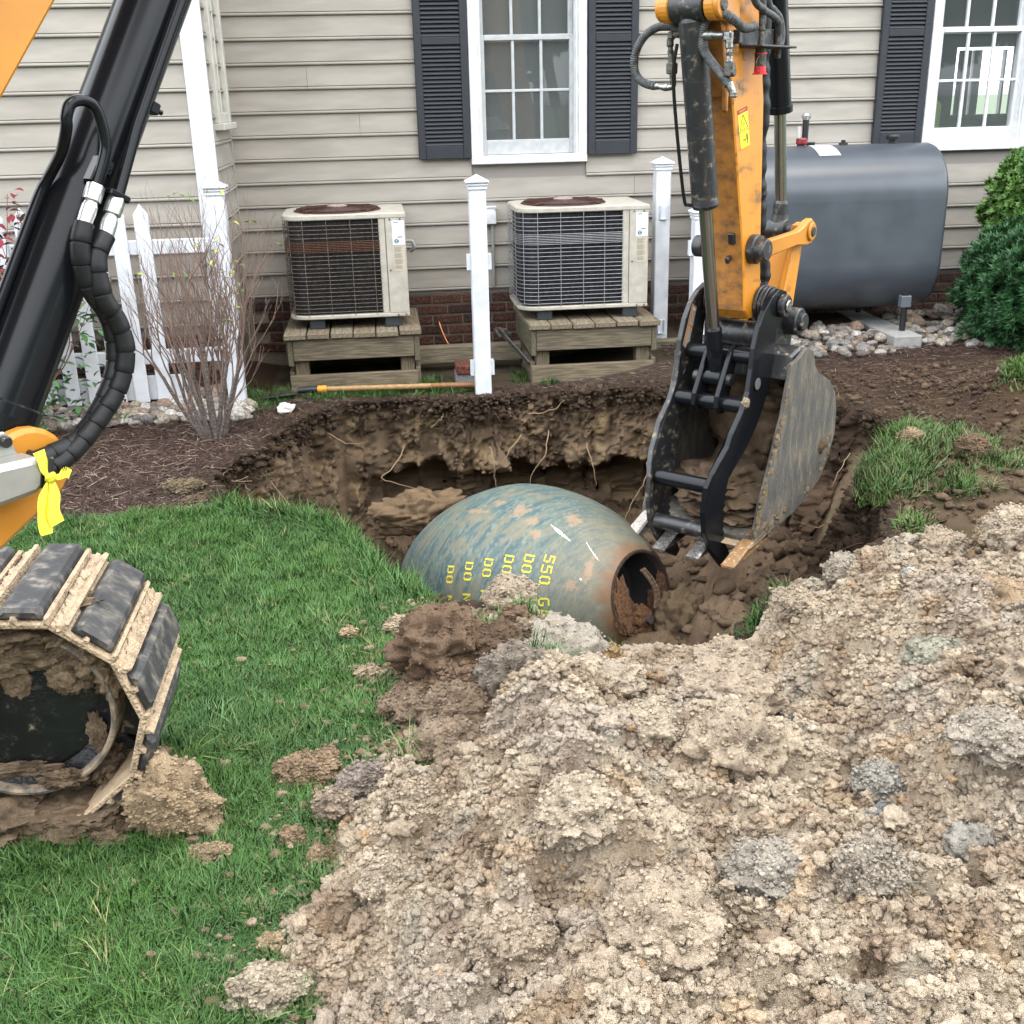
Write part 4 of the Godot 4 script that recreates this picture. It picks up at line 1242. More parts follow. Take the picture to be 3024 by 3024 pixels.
func platform(x0: float, x1: float, zb: float, zf: float, y: float, yb: float, label: String) -> void:
	var o := thing("equipment_stand", label, "wooden stand", Vector3((x0 + x1) * 0.5, yb, (zb + zf) * 0.5), "timber stands under the air conditioners")
	var n := 6
	var pw := (x1 - x0) / n
	for k in n:
		var m := new_mb(o, 0.005)
		m.box(Vector3(x0 + (k + 0.5) * pw, y - 0.018 + rf(-0.003, 0.002), (zb + zf) * 0.5 + rf(-0.006, 0.006)), Vector3(pw - 0.008, 0.036, zf - zb), Basis.from_euler(Vector3(rf(-0.004, 0.004), rf(-0.006, 0.006), rf(-0.012, 0.012))))
		put("deck_plank", m, wood(2 + k % 2 * 2, 2), o)
	var parts := [["front_board", Vector3(x0 + 0.055, y - 0.178, zf - 0.065), Vector3(x1 - 0.055, y - 0.04, zf - 0.027), 1, 0],
		["lower_board", Vector3(x0 + 0.02, yb - 0.03, zf - 0.075), Vector3(x1 - 0.035, yb + 0.100, zf - 0.037), 0, 0],
		["side_board", Vector3(x0 + 0.018, y - 0.21, zb + 0.02), Vector3(x0 + 0.053, y - 0.04, zf - 0.03), 3, 2], ["side_board", Vector3(x1 - 0.053, y - 0.21, zb + 0.02), Vector3(x1 - 0.018, y - 0.04, zf - 0.03), 3, 2],
		["lower_side_board", Vector3(x0 + 0.018, yb - 0.03, zb + 0.02), Vector3(x0 + 0.05, yb + 0.12, zf - 0.08), 1, 2], ["lower_side_board", Vector3(x1 - 0.05, yb - 0.03, zb + 0.02), Vector3(x1 - 0.018, yb + 0.12, zf - 0.05), 1, 2],
		["leg", Vector3(x0 + 0.056, yb - 0.05, zf - 0.165), Vector3(x0 + 0.146, y - 0.041, zf - 0.077), 0, 1], ["leg", Vector3(x1 - 0.146, yb - 0.05, zf - 0.165), Vector3(x1 - 0.056, y - 0.041, zf - 0.077), 0, 1],
		["leg", Vector3(x0 + 0.056, yb - 0.05, zb + 0.03), Vector3(x0 + 0.146, y - 0.041, zb + 0.12), 1, 1], ["leg", Vector3(x1 - 0.146, yb - 0.05, zb + 0.03), Vector3(x1 - 0.056, y - 0.041, zb + 0.12), 1, 1],
		["rear_board", Vector3(x0 + 0.055, y - 0.2, zb + 0.0), Vector3(x1 - 0.055, y - 0.04, zb + 0.028), 1, 0], ["rear_board", Vector3(x0 + 0.055, yb - 0.03, zb + 0.0), Vector3(x1 - 0.055, yb + 0.12, zb + 0.028), 1, 0]]
	for p in parts:
		var m := new_mb(o, 0.004)
		m.span(p[1], p[2])
		put(p[0], m, wood(p[3], p[4]), o)
	var nb := new_mb(o, 0.0)
	for k in n:
		for zz in [zf - 0.05, zb + 0.05]:
			for s in [-0.3, 0.3]: nb.cyl(Vector3(x0 + (k + 0.5 + s) * pw, y - 0.004, zz), Vector3(x0 + (k + 0.5 + s) * pw, y + 0.001, zz), 0.004, 0.004, 6)
	put("nail", nb, mat("nail", S(0.05, 0.045, 0.04), 0.7), o)

func fence_post(x: float, z: float, y0: float, y1: float, label: String, brackets: Array) -> void:
	var white := mat("vinyl_white", S(0.63, 0.66, 0.705), 0.4, 0.0, {"tex": "soft", "scale": 1.3})
	var o := thing("fence_post", label, "fence post", Vector3(x, y0, z), "white vinyl fence posts")
	var m := new_mb(o, 0.006)
	m.span(Vector3(x - 0.051, y0 - 0.03, z - 0.051), Vector3(x + 0.051, y1 - 0.08, z + 0.051))
	put("shaft", m, white, o)
	m = new_mb(o, 0.003)
	m.span(Vector3(x - 0.058, y1 - 0.088, z - 0.058), Vector3(x + 0.058, y1 - 0.068, z + 0.058), 0.004)
	m.span(Vector3(x - 0.063, y1 - 0.068, z - 0.063), Vector3(x + 0.063, y1 - 0.05, z + 0.063), 0.006)
	m.span(Vector3(x - 0.071, y1 - 0.05, z - 0.071), Vector3(x + 0.071, y1 - 0.034, z + 0.071), 0.006)
	var t := Vector3(x, y1, z)
	for k in 4:
		var a := [Vector3(-1, 0, 1), Vector3(1, 0, 1), Vector3(1, 0, -1), Vector3(-1, 0, -1)]
		var p: Vector3 = Vector3(x, y1 - 0.036, z) + a[k] * 0.067; var q: Vector3 = Vector3(x, y1 - 0.036, z) + a[(k + 1) % 4] * 0.067
		m.tri(p, q, t, (q - p).cross(t - p).normalized() if (q - p).cross(t - p).y > 0 else -(q - p).cross(t - p).normalized())
	put("cap", m, white, o)
	for b in brackets:      # [side axis direction, height]
		m = new_mb(o, 0.004)
		var dir: Vector3 = b[0]
		var side := dir.cross(Vector3.UP)
		var c := Vector3(x, b[1], z) + dir * 0.054
		var bs := Basis(side, Vector3.UP, side.cross(Vector3.UP))
		m.box(c, Vector3(0.05, 0.10, 0.008), bs)
		m.box(c + dir * 0.010 + side * 0.023, Vector3(0.004, 0.095, 0.022), bs); m.box(c + dir * 0.010 - side * 0.023, Vector3(0.004, 0.095, 0.022), bs); m.box(c + dir * 0.010 - Vector3(0, 0.046, 0), Vector3(0.046, 0.004, 0.022), bs)
		put("rail_bracket", m, white, o)

func picket_fence() -> void:
	var white := mat("vinyl_white", S(0.80, 0.825, 0.87), 0.35)
	var o := thing("picket_fence", "white picket fence running along the stone strip beside the bare shrub", "fence", Vector3(-1.8, 0.1, 1.2))
	var z := 1.2
	for r in [0.30, 0.95]:
		var m := new_mb(o, 0.005)
		m.span(Vector3(-3.6, r, z - 0.02), Vector3(-0.956, r + 0.085, z + 0.015))
		put("rail", m, white, o)
	var kb := new_mb(o, 0.004)
	kb.span(Vector3(-3.6, 0.075, z - 0.03), Vector3(-1.20, 0.225, z - 0.004))
	put("kick_board", kb, white, o)
	var p := new_mb(null, 0.004)
	p.prism([Vector2(-0.042, 0.0), Vector2(0.042, 0.0), Vector2(0.042, 1.11), Vector2(0.0, 1.17), Vector2(-0.042, 1.11)], 0.0, 0.018)
	var pm := p.mesh()
	for k in 17:
		put("picket", pm, white, o, Transform3D(Basis(Vector3(0, 0, 1), rf(-0.004, 0.004)), Vector3(-1.335 - k * 0.135, 0.07, z + 0.016) - o.position))

func yard_things() -> void:
	ac_unit(Vector3(-0.578, 0.443, 0.12), 0.772, "air conditioner with a rust-brown wire guard, left of the middle fence post", true)
	ac_unit(Vector3(0.918, 0.446, 0.17), 0.853, "air conditioner with a clean grey wire guard, beneath the screened window", false)
	platform(-0.625, 0.265, 0.06, 0.895, 0.376, 0.0, "weathered plank stand carrying the rusty air conditioner, shovel lying before it")
	platform(0.955, 1.835, 0.10, 0.95, 0.38, 0.0, "weathered plank stand carrying the grey-wired air conditioner, pipe wrench leaning at its side")
	fence_post(0.625, 1.165, -0.01, 1.345, "white capped post at the pit edge between the two air conditioners", [[Vector3(-1, 0, 0), 0.83], [Vector3(1, 0, 0), 0.83], [Vector3(-1, 0, 0), 0.17], [Vector3(1, 0, 0), 0.17]])
	fence_post(1.955, 0.42, 0.14, 1.378, "white capped post just right of the grey-wired air conditioner", [[Vector3(0, 0, 1), 1.02], [Vector3(0, 0, 1), 0.24]])
	fence_post(-0.905, 1.2, 0.0, 1.362, "white capped post at the house corner behind the bare shrub", [])
	fence_post(2.09, 0.92, 0.1, 1.10, "white post mostly hidden behind the excavator's thumb cylinder", [[Vector3(-1, 0, 0), 0.83]])
	picket_fence()
	# timber rails between the stands
	var t := thing("landscape_timber", "long grey timber on edge between the two plank stands", "timber", Vector3(0.6, 0.06, 0.42))
	t.position = Vector3(0.6, 0.06, 0.42)
	var m := new_mb(t, 0.006); m.span(Vector3(0.235, 0.05, 0.38), Vector3(0.965, 0.166, 0.47)); put("timber", m, wood(2, 0), t)
	var t2 := thing("landscape_timber", "short pale timber running out behind the thumb from the grey-wired unit's stand", "timber", Vector3(2.2, 0.06, 0.5))
	m = new_mb(t2, 0.006); m.span(Vector3(1.84, 0.02, 0.55), Vector3(2.75, 0.172, 0.64)); put("timber", m, wood(2, 0), t2)
	# shovel
	var sh := thing("shovel", "long handled shovel with an orange collar lying in the grass", "shovel", Vector3(0, 0.02, 1.1))
	m = new_mb(sh); m.tube_hard([Vector3(0.57, 0.052, 1.135), Vector3(0.30, 0.052, 1.11), Vector3(-0.37, 0.05, 1.045)], [0.017, 0.018, 0.018], 12)
	put("handle", m, mat("handle_wood", S(0.50, 0.29, 0.12), 0.5, 0.0, {"tex": "grain", "scale": Vector3(1, 12, 12)}), sh)
	m = new_mb(sh); m.tube_hard([Vector3(0.575, 0.052, 1.1355), Vector3(0.295, 0.052, 1.1095)], [0.0185, 0.0188], 12)
	put("grip", m, mat("grip_wood", S(0.33, 0.15, 0.05), 0.5, 0.0, {"tex": "grain", "scale": Vector3(1, 12, 12)}), sh)
	m = new_mb(sh); m.tube_hard([Vector3(-0.368, 0.05, 1.045), Vector3(-0.422, 0.05, 1.040)], [0.024, 0.024], 14)
	put("collar", m, mat("collar_orange", S(0.75, 0.26, 0.02), 0.4), sh)
	m = new_mb(sh); m.tube_hard([Vector3(-0.42, 0.05, 1.04), Vector3(-0.47, 0.05, 1.036), Vector3(-0.55, 0.045, 1.03)], [0.023, 0.022, 0.018], 14)
	put("ferrule", m, mat("ferrule_black", S(0.012, 0.015, 0.018), 0.4), sh)
	m = new_mb(sh, 0.002)
	m.xf = m.xf * Transform3D(Basis(Vector3(-0.98, -0.06, 0.18).normalized(), Vector3(0.17, 0.05, 0.98).normalized(), Vector3(0, 1, 0)), Vector3(-0.54, 0.04, 1.03))
	m.prism([Vector2(0.0, -0.02), Vector2(0.06, -0.10), Vector2(0.22, -0.105), Vector2(0.30, 0.0), Vector2(0.22, 0.105), Vector2(0.06, 0.10), Vector2(0.0, 0.02)], 0.0, 0.004, 0.001, func(q: Vector2) -> float: return q.y * q.y * 2.5 - 0.02)
	put("blade", m, mat("blade_steel", S(0.13, 0.12, 0.10), 0.5, 0.6, {"tex": "dirt", "scale": 6.0}), sh)
	# pipe wrench leaning on the timber
	var wr := thing("pipe_wrench", "grey steel pipe wrench leaning on the timber near the second stand", "wrench", Vector3(0.86, 0.2, 0.66))
	var steel := mat("wrench_steel", S(0.20, 0.19, 0.17), 0.45, 0.7, {"tex": "dirt", "scale": 9.0})
	m = new_mb(wr, 0.004)
	var wa := Vector3(0.815, 0.272, 0.55); var wb := Vector3(0.965, 0.112, 0.82)
	var wd := (wb - wa).normalized()
	m.beam(wa + wd * 0.03, wb, 0.016, 0.034)
	m.cyl(wb - Vector3(0.006, 0, 0), wb + Vector3(0.012, 0, 0), 0.02, 0.02, 12)
	put("handle", m, steel, wr)
	m = new_mb(wr, 0.004)
	m.beam(wa + wd * 0.05, wa - wd * 0.02, 0.024, 0.05); m.beam(wa - wd * 0.02 + Vector3(-0.03, 0.0, 0), wa - wd * 0.02 + Vector3(0.055, -0.012, 0), 0.026, 0.032); m.beam(wa + wd * 0.025 + Vector3(0.0, 0.0, 0), wa + wd * 0.025 + Vector3(0.06, -0.01, 0), 0.022, 0.024)
	m.beam(wa - wd * 0.02 + Vector3(-0.028, 0.0, 0), wa + wd * 0.07 + Vector3(-0.036, 0.0, 0), 0.016, 0.018)
	put("jaws", m, steel, wr)
	# block and brick
	var bl := thing("concrete_block", "small grey concrete block at the foot of the middle post, bricks on top", "concrete block", Vector3(0.55, 0.0, 0.8))
	m = new_mb(bl, 0.004); m.span(Vector3(0.475, -0.02, 0.70), Vector3(0.66, 0.062, 0.88))
	put("block", m, mat("block_grey", S(0.36, 0.36, 0.35), 0.95, 0.0, {"tex": "grain", "scale": 4.0, "bump": "grit", "depth": 0.3}), bl)
	for k in 2:
		var br := thing("loose_brick", ["red brick lying on the concrete block, its end toward the pit", "second red brick behind the middle post on the block"][k], "brick", Vector3(0.53 + k * 0.1, 0.062, 0.79))
		m = new_mb(br, 0.005); m.span(Vector3(0.478 + k * 0.10, 0.063, 0.70), Vector3(0.572 + k * 0.10, 0.121, 0.895))
		put("brick", m, mat("brick_loose", S(0.22, 0.062, 0.035), 0.9, 0.0, {"tex": "dirt", "scale": 6.0, "bump": "grit", "depth": 0.3}), br)
	oil_tank()

func oil_tank() -> void:
	var o := thing("oil_tank", "grey steel upright heating oil tank on legs beneath the unscreened window", "oil tank", Vector3(3.06, 0.3, 0.435))
	var grey := mat("tank_grey", S(0.058, 0.068, 0.082), 0.34, 0.0, {"rt": "soft", "tex": "soft", "scale": 0.8})
	var rings := []
	var X0 := 2.30; var X1 := 3.82
	for q in [[0.0, 0.345], [0.002, 0.25], [0.0, 0.12], [-0.006, 0.05], [-0.012, 0.022], [-0.012, 0.012], [0.004, 0.004], [0.014, 0.0]]: rings.append([X0 + q[0] + 0.0, q[1]])
	for k in range(1, 12): rings.append([X0 + (X1 - X0) * k / 12.0, 0.0])
	for q in [[-0.014, 0.0], [-0.004, 0.004], [0.012, 0.012], [0.012, 0.022], [0.006, 0.05], [0.0, 0.12], [-0.002, 0.25], [0.0, 0.345]]: rings.append([X1 + q[0], q[1]])
	var nu := 74
	var vs := PackedVector3Array(); var cs := PackedColorArray()
	for r in rings:
		var rad: float = 0.345 - r[1]
		for k in nu:
			var a := TAU * k / (nu - 2) if k < nu - 1 else 0.0
			var cy := 1.075 if a <= PI * 0.999 else 0.655
			if k == nu - 1: cy = 1.075
			vs.append(Vector3(r[0], cy + sin(a) * rad, 0.435 + cos(a) * rad) - o.position)
			cs.append(Color(1, 1, 1))
	put("shell", sheet(vs, cs, nu, rings.size()), grey, o)
	var dark := mat("tank_fitting", S(0.02, 0.02, 0.022), 0.45, 0.4)
	var m := new_mb(o, 0.004)
	for q in [[3.585, 0.80], [2.52, 0.80], [3.585, 0.07], [2.52, 0.07]]:
		var m2 := new_mb(o, 0.004)
		m2.cyl(Vector3(q[0], 0.16, q[1]), Vector3(q[0], 0.46, q[1]), 0.021, 0.021, 14)
		put("leg", m2, dark, o)
		m.span(Vector3(q[0] - 0.036, 0.36, q[1] - 0.028), Vector3(q[0] + 0.036, 0.44, q[1] + 0.028))
	put("leg_bracket", m, mat("bracket_grey", S(0.09, 0.10, 0.115), 0.4), o)
	m = new_mb(o)
	m.tube_hard([Vector3(2.91, 1.405, 0.435), Vector3(2.91, 1.428, 0.435)], [0.028, 0.026], 16)
	m.tube_hard([Vector3(2.935, 1.46, 0.435), Vector3(2.935, 1.585, 0.435)], [0.021, 0.021], 16)
	put("gauge_tube", m, dark, o)
	m = new_mb(o); m.tube_hard([Vector3(2.915, 1.425, 0.435), Vector3(2.915, 1.436, 0.435), Vector3(2.915, 1.462, 0.435), Vector3(2.915, 1.472, 0.435)], [0.03, 0.041, 0.041, 0.034], 8)
	put("gauge_base", m, mat("gauge_red", S(0.17, 0.012, 0.02), 0.4), o)
	m = new_mb(o); m.tube_hard([Vector3(2.935, 1.585, 0.435), Vector3(2.935, 1.602, 0.435), Vector3(2.935, 1.614, 0.435), Vector3(2.935, 1.628, 0.435)], [0.02, 0.032, 0.033, 0.02], 16)
	put("vent_cap", m, mat("cap_steel", S(0.55, 0.55, 0.56), 0.3, 0.9), o)
	m = new_mb(o); m.tube_hard([Vector3(2.885, 1.47, 0.45), Vector3(2.885, 1.545, 0.45)], [0.012, 0.012], 10)
	for k in 4: m.tube_hard([Vector3(2.885, 1.48 + k * 0.017, 0.45), Vector3(2.885, 1.484 + k * 0.017, 0.45)], [0.0135, 0.0135], 10)
	put("sight_glass", m, mat("sight_glass", S(0.45, 0.45, 0.43), 0.2), o)
	m = new_mb(o)
	m.tube_hard([Vector3(3.21, 1.41, 0.435), Vector3(3.21, 1.432, 0.435)], [0.032, 0.03], 6); m.tube_hard([Vector3(3.21, 1.432, 0.435), Vector3(3.21, 1.45, 0.435)], [0.016, 0.016], 4)
	m.tube_hard([Vector3(3.03, 1.41, 0.3), Vector3(3.03, 1.436, 0.3)], [0.03, 0.03], 6)
	m.tube_hard([Vector3(3.56, 1.41, 0.435), Vector3(3.56, 1.445, 0.435)], [0.025, 0.025], 10); m.tube_hard([Vector3(3.56, 1.445, 0.435), Vector3(3.56, 1.465, 0.435), Vector3(3.56, 1.478, 0.435)], [0.045, 0.048, 0.04], 12)
	put("plug", m, dark, o)
	var lab := MB.new()
	var prev := []
	for k in 5:      # the notice follows the curve of the shell
		var a := deg_to_rad(88.0 - k * 8.0)
		for s in 2:
			lab.vert(Vector3(2.955 + s * 0.15 + k * 0.004, 1.075 + sin(a) * 0.347, 0.435 + cos(a) * 0.347) - o.position, Vector3(0, sin(a), cos(a)), Vector2(s, k / 4.0))
		if k > 0:
			var f := k * 2
			lab.face(f - 2, f - 1, f + 1); lab.face(f - 2, f + 1, f)
	put("notice_label", lab, label_mat("tank"), o)
	for k in 2:
		var pad := thing("concrete_pad", ["pale concrete pad under the open end of the oil tank's legs", "concrete pad under the oil tank behind the excavator stick"][k], "concrete pad", Vector3(3.545 - k * 1.03, 0.1, 0.55))
		var pm := new_mb(pad, 0.006)
		pm.span(Vector3(3.445 - k * 1.03, 0.02, 0.0), Vector3(3.645 - k * 1.03, 0.198, 0.99))
		put("slab", pm, mat("pad_concrete", S(0.27, 0.27, 0.26), 0.95, 0.0, {"tex": "soft", "scale": 3.0, "bump": "grit", "depth": 0.12}), pad)

# ---------------------------------------------------------------- buried tank
const TANK_R := 0.519
const TANK_L := 0.84
const TANK_N := 1.7
const TANK_END := 0.737
var ta := Vector3(0.611, 0.2455, 0.7526).normalized()
var tb := Vector3(0.7763, 0, -0.6303)
var tc := Vector3.ZERO
var tank_at := Vector3(0.628, -0.509, 3.092)

func tank_r(s: float) -> float:
	return TANK_R * pow(maxf(0.0, 1.0 - pow(absf(s / TANK_L), TANK_N)), 1.0 / TANK_N)

func tank_p(s: float, psi: float, off := 0.0) -> Vector3:
	var r := tank_r(s) + off
	return ta * s + (tc * cos(psi) - tb * sin(psi)) * r

# block capitals with stencil gaps, each stroke four corners in a cell 4 wide and 6 high
var glyphs := {
	"5": [[0, 5.1, 3.8, 5.1, 3.8, 6, 0, 6], [0, 3.9, 0.95, 3.9, 0.95, 4.9, 0, 4.9], [0, 3.0, 3.3, 3.0, 3.8, 3.7, 0, 3.8], [2.9, 1.6, 3.9, 1.4, 3.9, 2.9, 2.9, 2.9], [0, 0, 3.4, 0, 3.9, 1.2, 2.7, 0.95], [0, 0.0, 2.0, 0.0, 2.0, 0.95, 0, 0.95]],
	"0": [[0, 0.8, 1, 0.8, 1, 5.2, 0, 5.2], [3, 0.8, 4, 0.8, 4, 5.2, 3, 5.2], [0.9, 0, 1.75, 0, 1.75, 0.95, 0.2, 0.8], [2.25, 0, 3.1, 0, 3.8, 0.8, 2.25, 0.95], [0.2, 5.2, 1.75, 5.05, 1.75, 6, 0.9, 6], [2.25, 5.05, 3.8, 5.2, 3.1, 6, 2.25, 6]],
	"G": [[0, 0.8, 1, 0.8, 1, 5.2, 0, 5.2], [0.2, 5.2, 1.2, 5.05, 3.8, 5.05, 3.8, 6], [0.2, 5.2, 3.8, 6, 0.9, 6, 0.9, 6], [0.9, 0, 3.2, 0, 4, 0.95, 0.2, 0.8], [3, 0.9, 4, 0.9, 4, 2.9, 3, 2.9], [2.1, 2.2, 4, 2.2, 4, 2.95, 2.1, 2.95]],
	"A": [[0, 0, 1, 0, 2.0, 5.0, 1.5, 6], [3, 0, 4, 0, 2.5, 6, 2.1, 5.4], [1.3, 1.5, 2.8, 1.5, 2.7, 2.4, 1.4, 2.4]],
	"L": [[0, 1.1, 1, 1.1, 1, 6, 0, 6], [0, 0, 3.8, 0, 3.8, 0.95, 0, 0.95]],
	"O": [[0, 0.8, 1, 0.8, 1, 5.2, 0, 5.2], [3, 0.8, 4, 0.8, 4, 5.2, 3, 5.2], [0.9, 0, 1.75, 0, 1.75, 0.95, 0.2, 0.8], [2.25, 0, 3.1, 0, 3.8, 0.8, 2.25, 0.95], [0.2, 5.2, 1.75, 5.05, 1.75, 6, 0.9, 6], [2.25, 5.05, 3.8, 5.2, 3.1, 6, 2.25, 6]],
	"N": [[0, 0, 1, 0, 1, 6, 0, 6], [3, 0, 4, 0, 4, 6, 3, 6], [1.1, 6, 1.1, 4.4, 2.9, 0, 2.9, 1.6]],
	"S": [[0.3, 5.1, 3.8, 5.1, 3.8, 6, 0.6, 6], [0, 3.4, 0.95, 3.6, 0.95, 5.2, 0, 5.2], [0.4, 2.6, 3.6, 2.6, 3.2, 3.5, 0.2, 3.5], [3, 0.9, 4, 0.9, 4, 2.5, 3, 2.5], [0.2, 0, 3.5, 0, 3.8, 0.9, 0.2, 0.9]],
	"D": [[0, 0, 1, 0, 1, 6, 0, 6], [1.4, 0, 3.0, 0, 3.8, 0.95, 1.4, 0.95], [3, 0.9, 4, 0.9, 4, 5.1, 3, 5.1], [1.4, 5.05, 3.8, 5.05, 3.0, 6, 1.4, 6]],
	"T": [[1.5, 0, 2.5, 0, 2.5, 4.8, 1.5, 4.8], [0, 5.05, 4, 5.05, 4, 6, 0, 6]],
	"K": [[0, 0, 1, 0, 1, 6, 0, 6], [1.2, 2.6, 3.0, 6, 4, 6, 1.9, 2.9], [1.5, 3.2, 3.1, 0, 4, 0, 2.2, 3.8]],
	"E": [[0, 0, 1, 0, 1, 6, 0, 6], [1.2, 5.05, 3.8, 5.05, 3.8, 6, 1.2, 6], [1.2, 2.6, 3.2, 2.6, 3.2, 3.5, 1.2, 3.5], [1.2, 0, 3.8, 0, 3.8, 0.95, 1.2, 0.95]],
	"P": [[0, 0, 1, 0, 1, 6, 0, 6], [1.2, 5.05, 3.2, 5.05, 3.6, 6, 1.2, 6], [3, 3.2, 4, 3.2, 4, 5.6, 3, 5.6], [1.2, 2.5, 3.4, 2.5, 3.4, 3.4, 1.2, 3.4]],
	"F": [[0, 0, 1, 0, 1, 6, 0, 6], [1.2, 5.05, 3.8, 5.05, 3.8, 6, 1.2, 6], [1.2, 2.6, 3.2, 2.6, 3.2, 3.5, 1.2, 3.5]],
	"W": [[0, 6, 0.9, 6, 1.4, 0, 0.8, 0], [3.1, 6, 4, 6, 3.2, 0, 2.6, 0], [1.2, 0, 1.7, 0, 2.2, 3.4, 1.7, 3.8], [2.3, 0, 2.8, 0, 2.3, 3.8, 1.9, 3.4]]}

func tank_text(m: MB, text: String, s0: float, psi0: float, h: float, wide := 0.72) -> void:
	var psi := deg_to_rad(psi0)
	var r := tank_r(s0 + h * 0.4)
	for ch in text:
		var cw := h * wide
		if glyphs.has(ch):
			for g in glyphs[ch]:
				var f := []
				for k in 4:
					var x: float = g[k * 2] / 4.0 * cw; var y: float = g[k * 2 + 1] / 6.0 * h
					f.append(tank_p(s0 + y * 0.86, psi + x / r, 0.0022))
				var nn: Vector3 = (tank_p(s0, psi, 0.1) - tank_p(s0, psi)).normalized()
				m.quad(f[0], f[1], f[2], f[3], nn)
		psi += cw * 1.28 / r

func build_tank() -> void:
	tc = ta.cross(tb).normalized()
	if tc.y < 0.0: tc = -tc
	var o := thing("buried_tank", "rounded blue green buried tank with yellow stencilled lettering, half uncovered in the pit", "tank", tank_at)
	var nu := 421; var nv := 250
	var vs := PackedVector3Array(); var cs := PackedColorArray()
	for b in nv:
		var q := -PI / 2 + (PI / 2 + asin(TANK_END / TANK_L)) * b / (nv - 1)
		var s := TANK_L * sin(q) * 0.99999
		for a in nu:
			var psi := TAU * a / (nu - 1)
			var p := tank_p(s, psi)
			vs.append(p)
			var pp := psi if psi < PI else psi - TAU
			var fine := n1.get_noise_3d(s * 95.0 + pp * 9.0, pp * 4.0, 4.0)
			var str2 := n1.get_noise_3d(s * 26.0 + pp * 6.0, pp * 2.0 - s * 2.0, 14.0)
			var lo := n1.get_noise_3d(s * 3.5, pp * 2.5, 24.0)
			var c := Color(0.075, 0.115, 0.102).lerp(Color(0.042, 0.078, 0.088), clampf(str2 * 2.2 + 0.2, 0, 1)).lerp(Color(0.155, 0.185, 0.150), clampf(fine * 2.4 - 0.15, 0, 0.85))
			c = c.lerp(Color(0.17, 0.135, 0.082), clampf(str2 * -2.2 + lo * 1.2 - 0.15 + (0.2 if s < -0.05 else 0.0), 0, 0.6))
			c = c.lerp(Color(0.145, 0.125, 0.08), clampf((s - 0.36) * 2.2 + fine * 0.5, 0, 0.62))
			var mud := 0.0
			for t in [[0.26, 0.36, 0.06, 0.12], [0.35, 0.46, 0.045, 0.08], [0.40, 0.60, 0.03, 0.08], [0.12, 0.32, 0.05, 0.05], [0.02, 0.47, 0.10, 0.04], [0.50, 0.22, 0.06, 0.12], [0.60, 1.15, 0.03, 0.12], [0.65, 0.9, 0.02, 0.3]]:
				mud = maxf(mud, exp(-(pow((s - t[0]) / t[2], 2) + pow((pp - t[1]) / t[3], 2))))
			c = c.lerp(Color(0.27, 0.175, 0.105), smoothstep(0.5, 0.72, mud * 0.95 + 0.35 * n1.get_noise_3d(s * 16.0, pp * 10.0, 34.0) + 0.3 * n1.get_noise_3d(s * 50.0, pp * 30.0, 4.0) + fine * 0.3) * 0.72)
			c = c.lerp(Color(0.14, 0.075, 0.035), smoothstep(0.675, 0.735, s + 0.03 * lo))
			c.a = 1.0
			cs.append(c)
	put("shell", sheet(vs, cs, nu, nv, true), mat("tank_paint", Color(1, 1, 1), 0.62, 0.0, {"vc": true, "tex": "soft", "scale": 5.0, "bump": "grain", "depth": 0.06}), o)
	var yl := MB.new()
	tank_text(yl, "550 GALLONS", 0.478, 46.0, 0.052)
	tank_text(yl, "DO", 0.395, 48.5, 0.052); tank_text(yl, "KEEP TANK", 0.418, 66.5, 0.030, 0.62)
	tank_text(yl, "DO", 0.307, 51.0, 0.052); tank_text(yl, "FOLLOW", 0.332, 68.5, 0.030, 0.62)
	tank_text(yl, "DO NOT", 0.212, 54.5, 0.052)
	tank_text(yl, "DO NOT", 0.112, 57.5, 0.052)
	tank_text(yl, "DO NOT", 0.005, 60.0, 0.050)
	put("lettering", yl, mat("stencil_yellow", S(0.60, 0.52, 0.045), 0.6, 0.0, {"tex": "mottle", "scale": 12.0}), o)
	var sc := MB.new()
	for q in [[0.435, 24.5, 0.545, 31.0, 0.010], [0.60, 26.0, 0.675, 38.0, 0.005], [0.63, 58.0, 0.636, 60.0, 0.006]]:
		var n := 14
		for k in n:
			var t0 := float(k) / n; var t1 := float(k + 1) / n
			var w0: float = q[4] * rf(0.3, 1.0) * sin(PI * (t0 * 0.86 + 0.07))
			var a := tank_p(lerpf(q[0], q[2], t0), deg_to_rad(lerpf(q[1], q[3], t0)), 0.002); var b := tank_p(lerpf(q[0], q[2], t1), deg_to_rad(lerpf(q[1], q[3], t1)), 0.002)
			var nn := a.normalized()
			var sd := nn.cross(b - a).normalized() * w0
			sc.quad(a - sd, a + sd, b + sd, b - sd, nn)
	put("scratch", sc, mat("scratch_white", S(0.72, 0.74, 0.70), 0.7), o)
	# the broken-out end: rim, black hollow, plates of rust
	var X := Transform3D(Basis(tc, ta, tb), ta * TANK_END)
	var rr := tank_r(TANK_END)
	var m := MB.new(); m.xf = X
	m.lathe([Vector2(rr + 0.003, -0.01), Vector2(rr + 0.004, 0.0), Vector2(rr - 0.001, 0.006), Vector2(rr - 0.010, 0.004), Vector2(rr - 0.016, -0.03)], 40)
	var rust := mat("rust", S(0.165, 0.072, 0.028), 0.95, 0.0, {"tex": "dirt", "scale": 7.0, "bump": "grit", "depth": 0.7})
	put("rim", m, mat("rim_dark", S(0.07, 0.036, 0.018), 0.95, 0.0, {"tex": "dirt", "scale": 7.0, "bump": "grit", "depth": 0.7}), o)
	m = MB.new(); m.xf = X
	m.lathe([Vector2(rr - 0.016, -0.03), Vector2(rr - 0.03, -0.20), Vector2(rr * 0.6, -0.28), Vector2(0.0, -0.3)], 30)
	put("hollow", m, mat("hollow_black", S(0.012, 0.010, 0.009), 0.9), o)
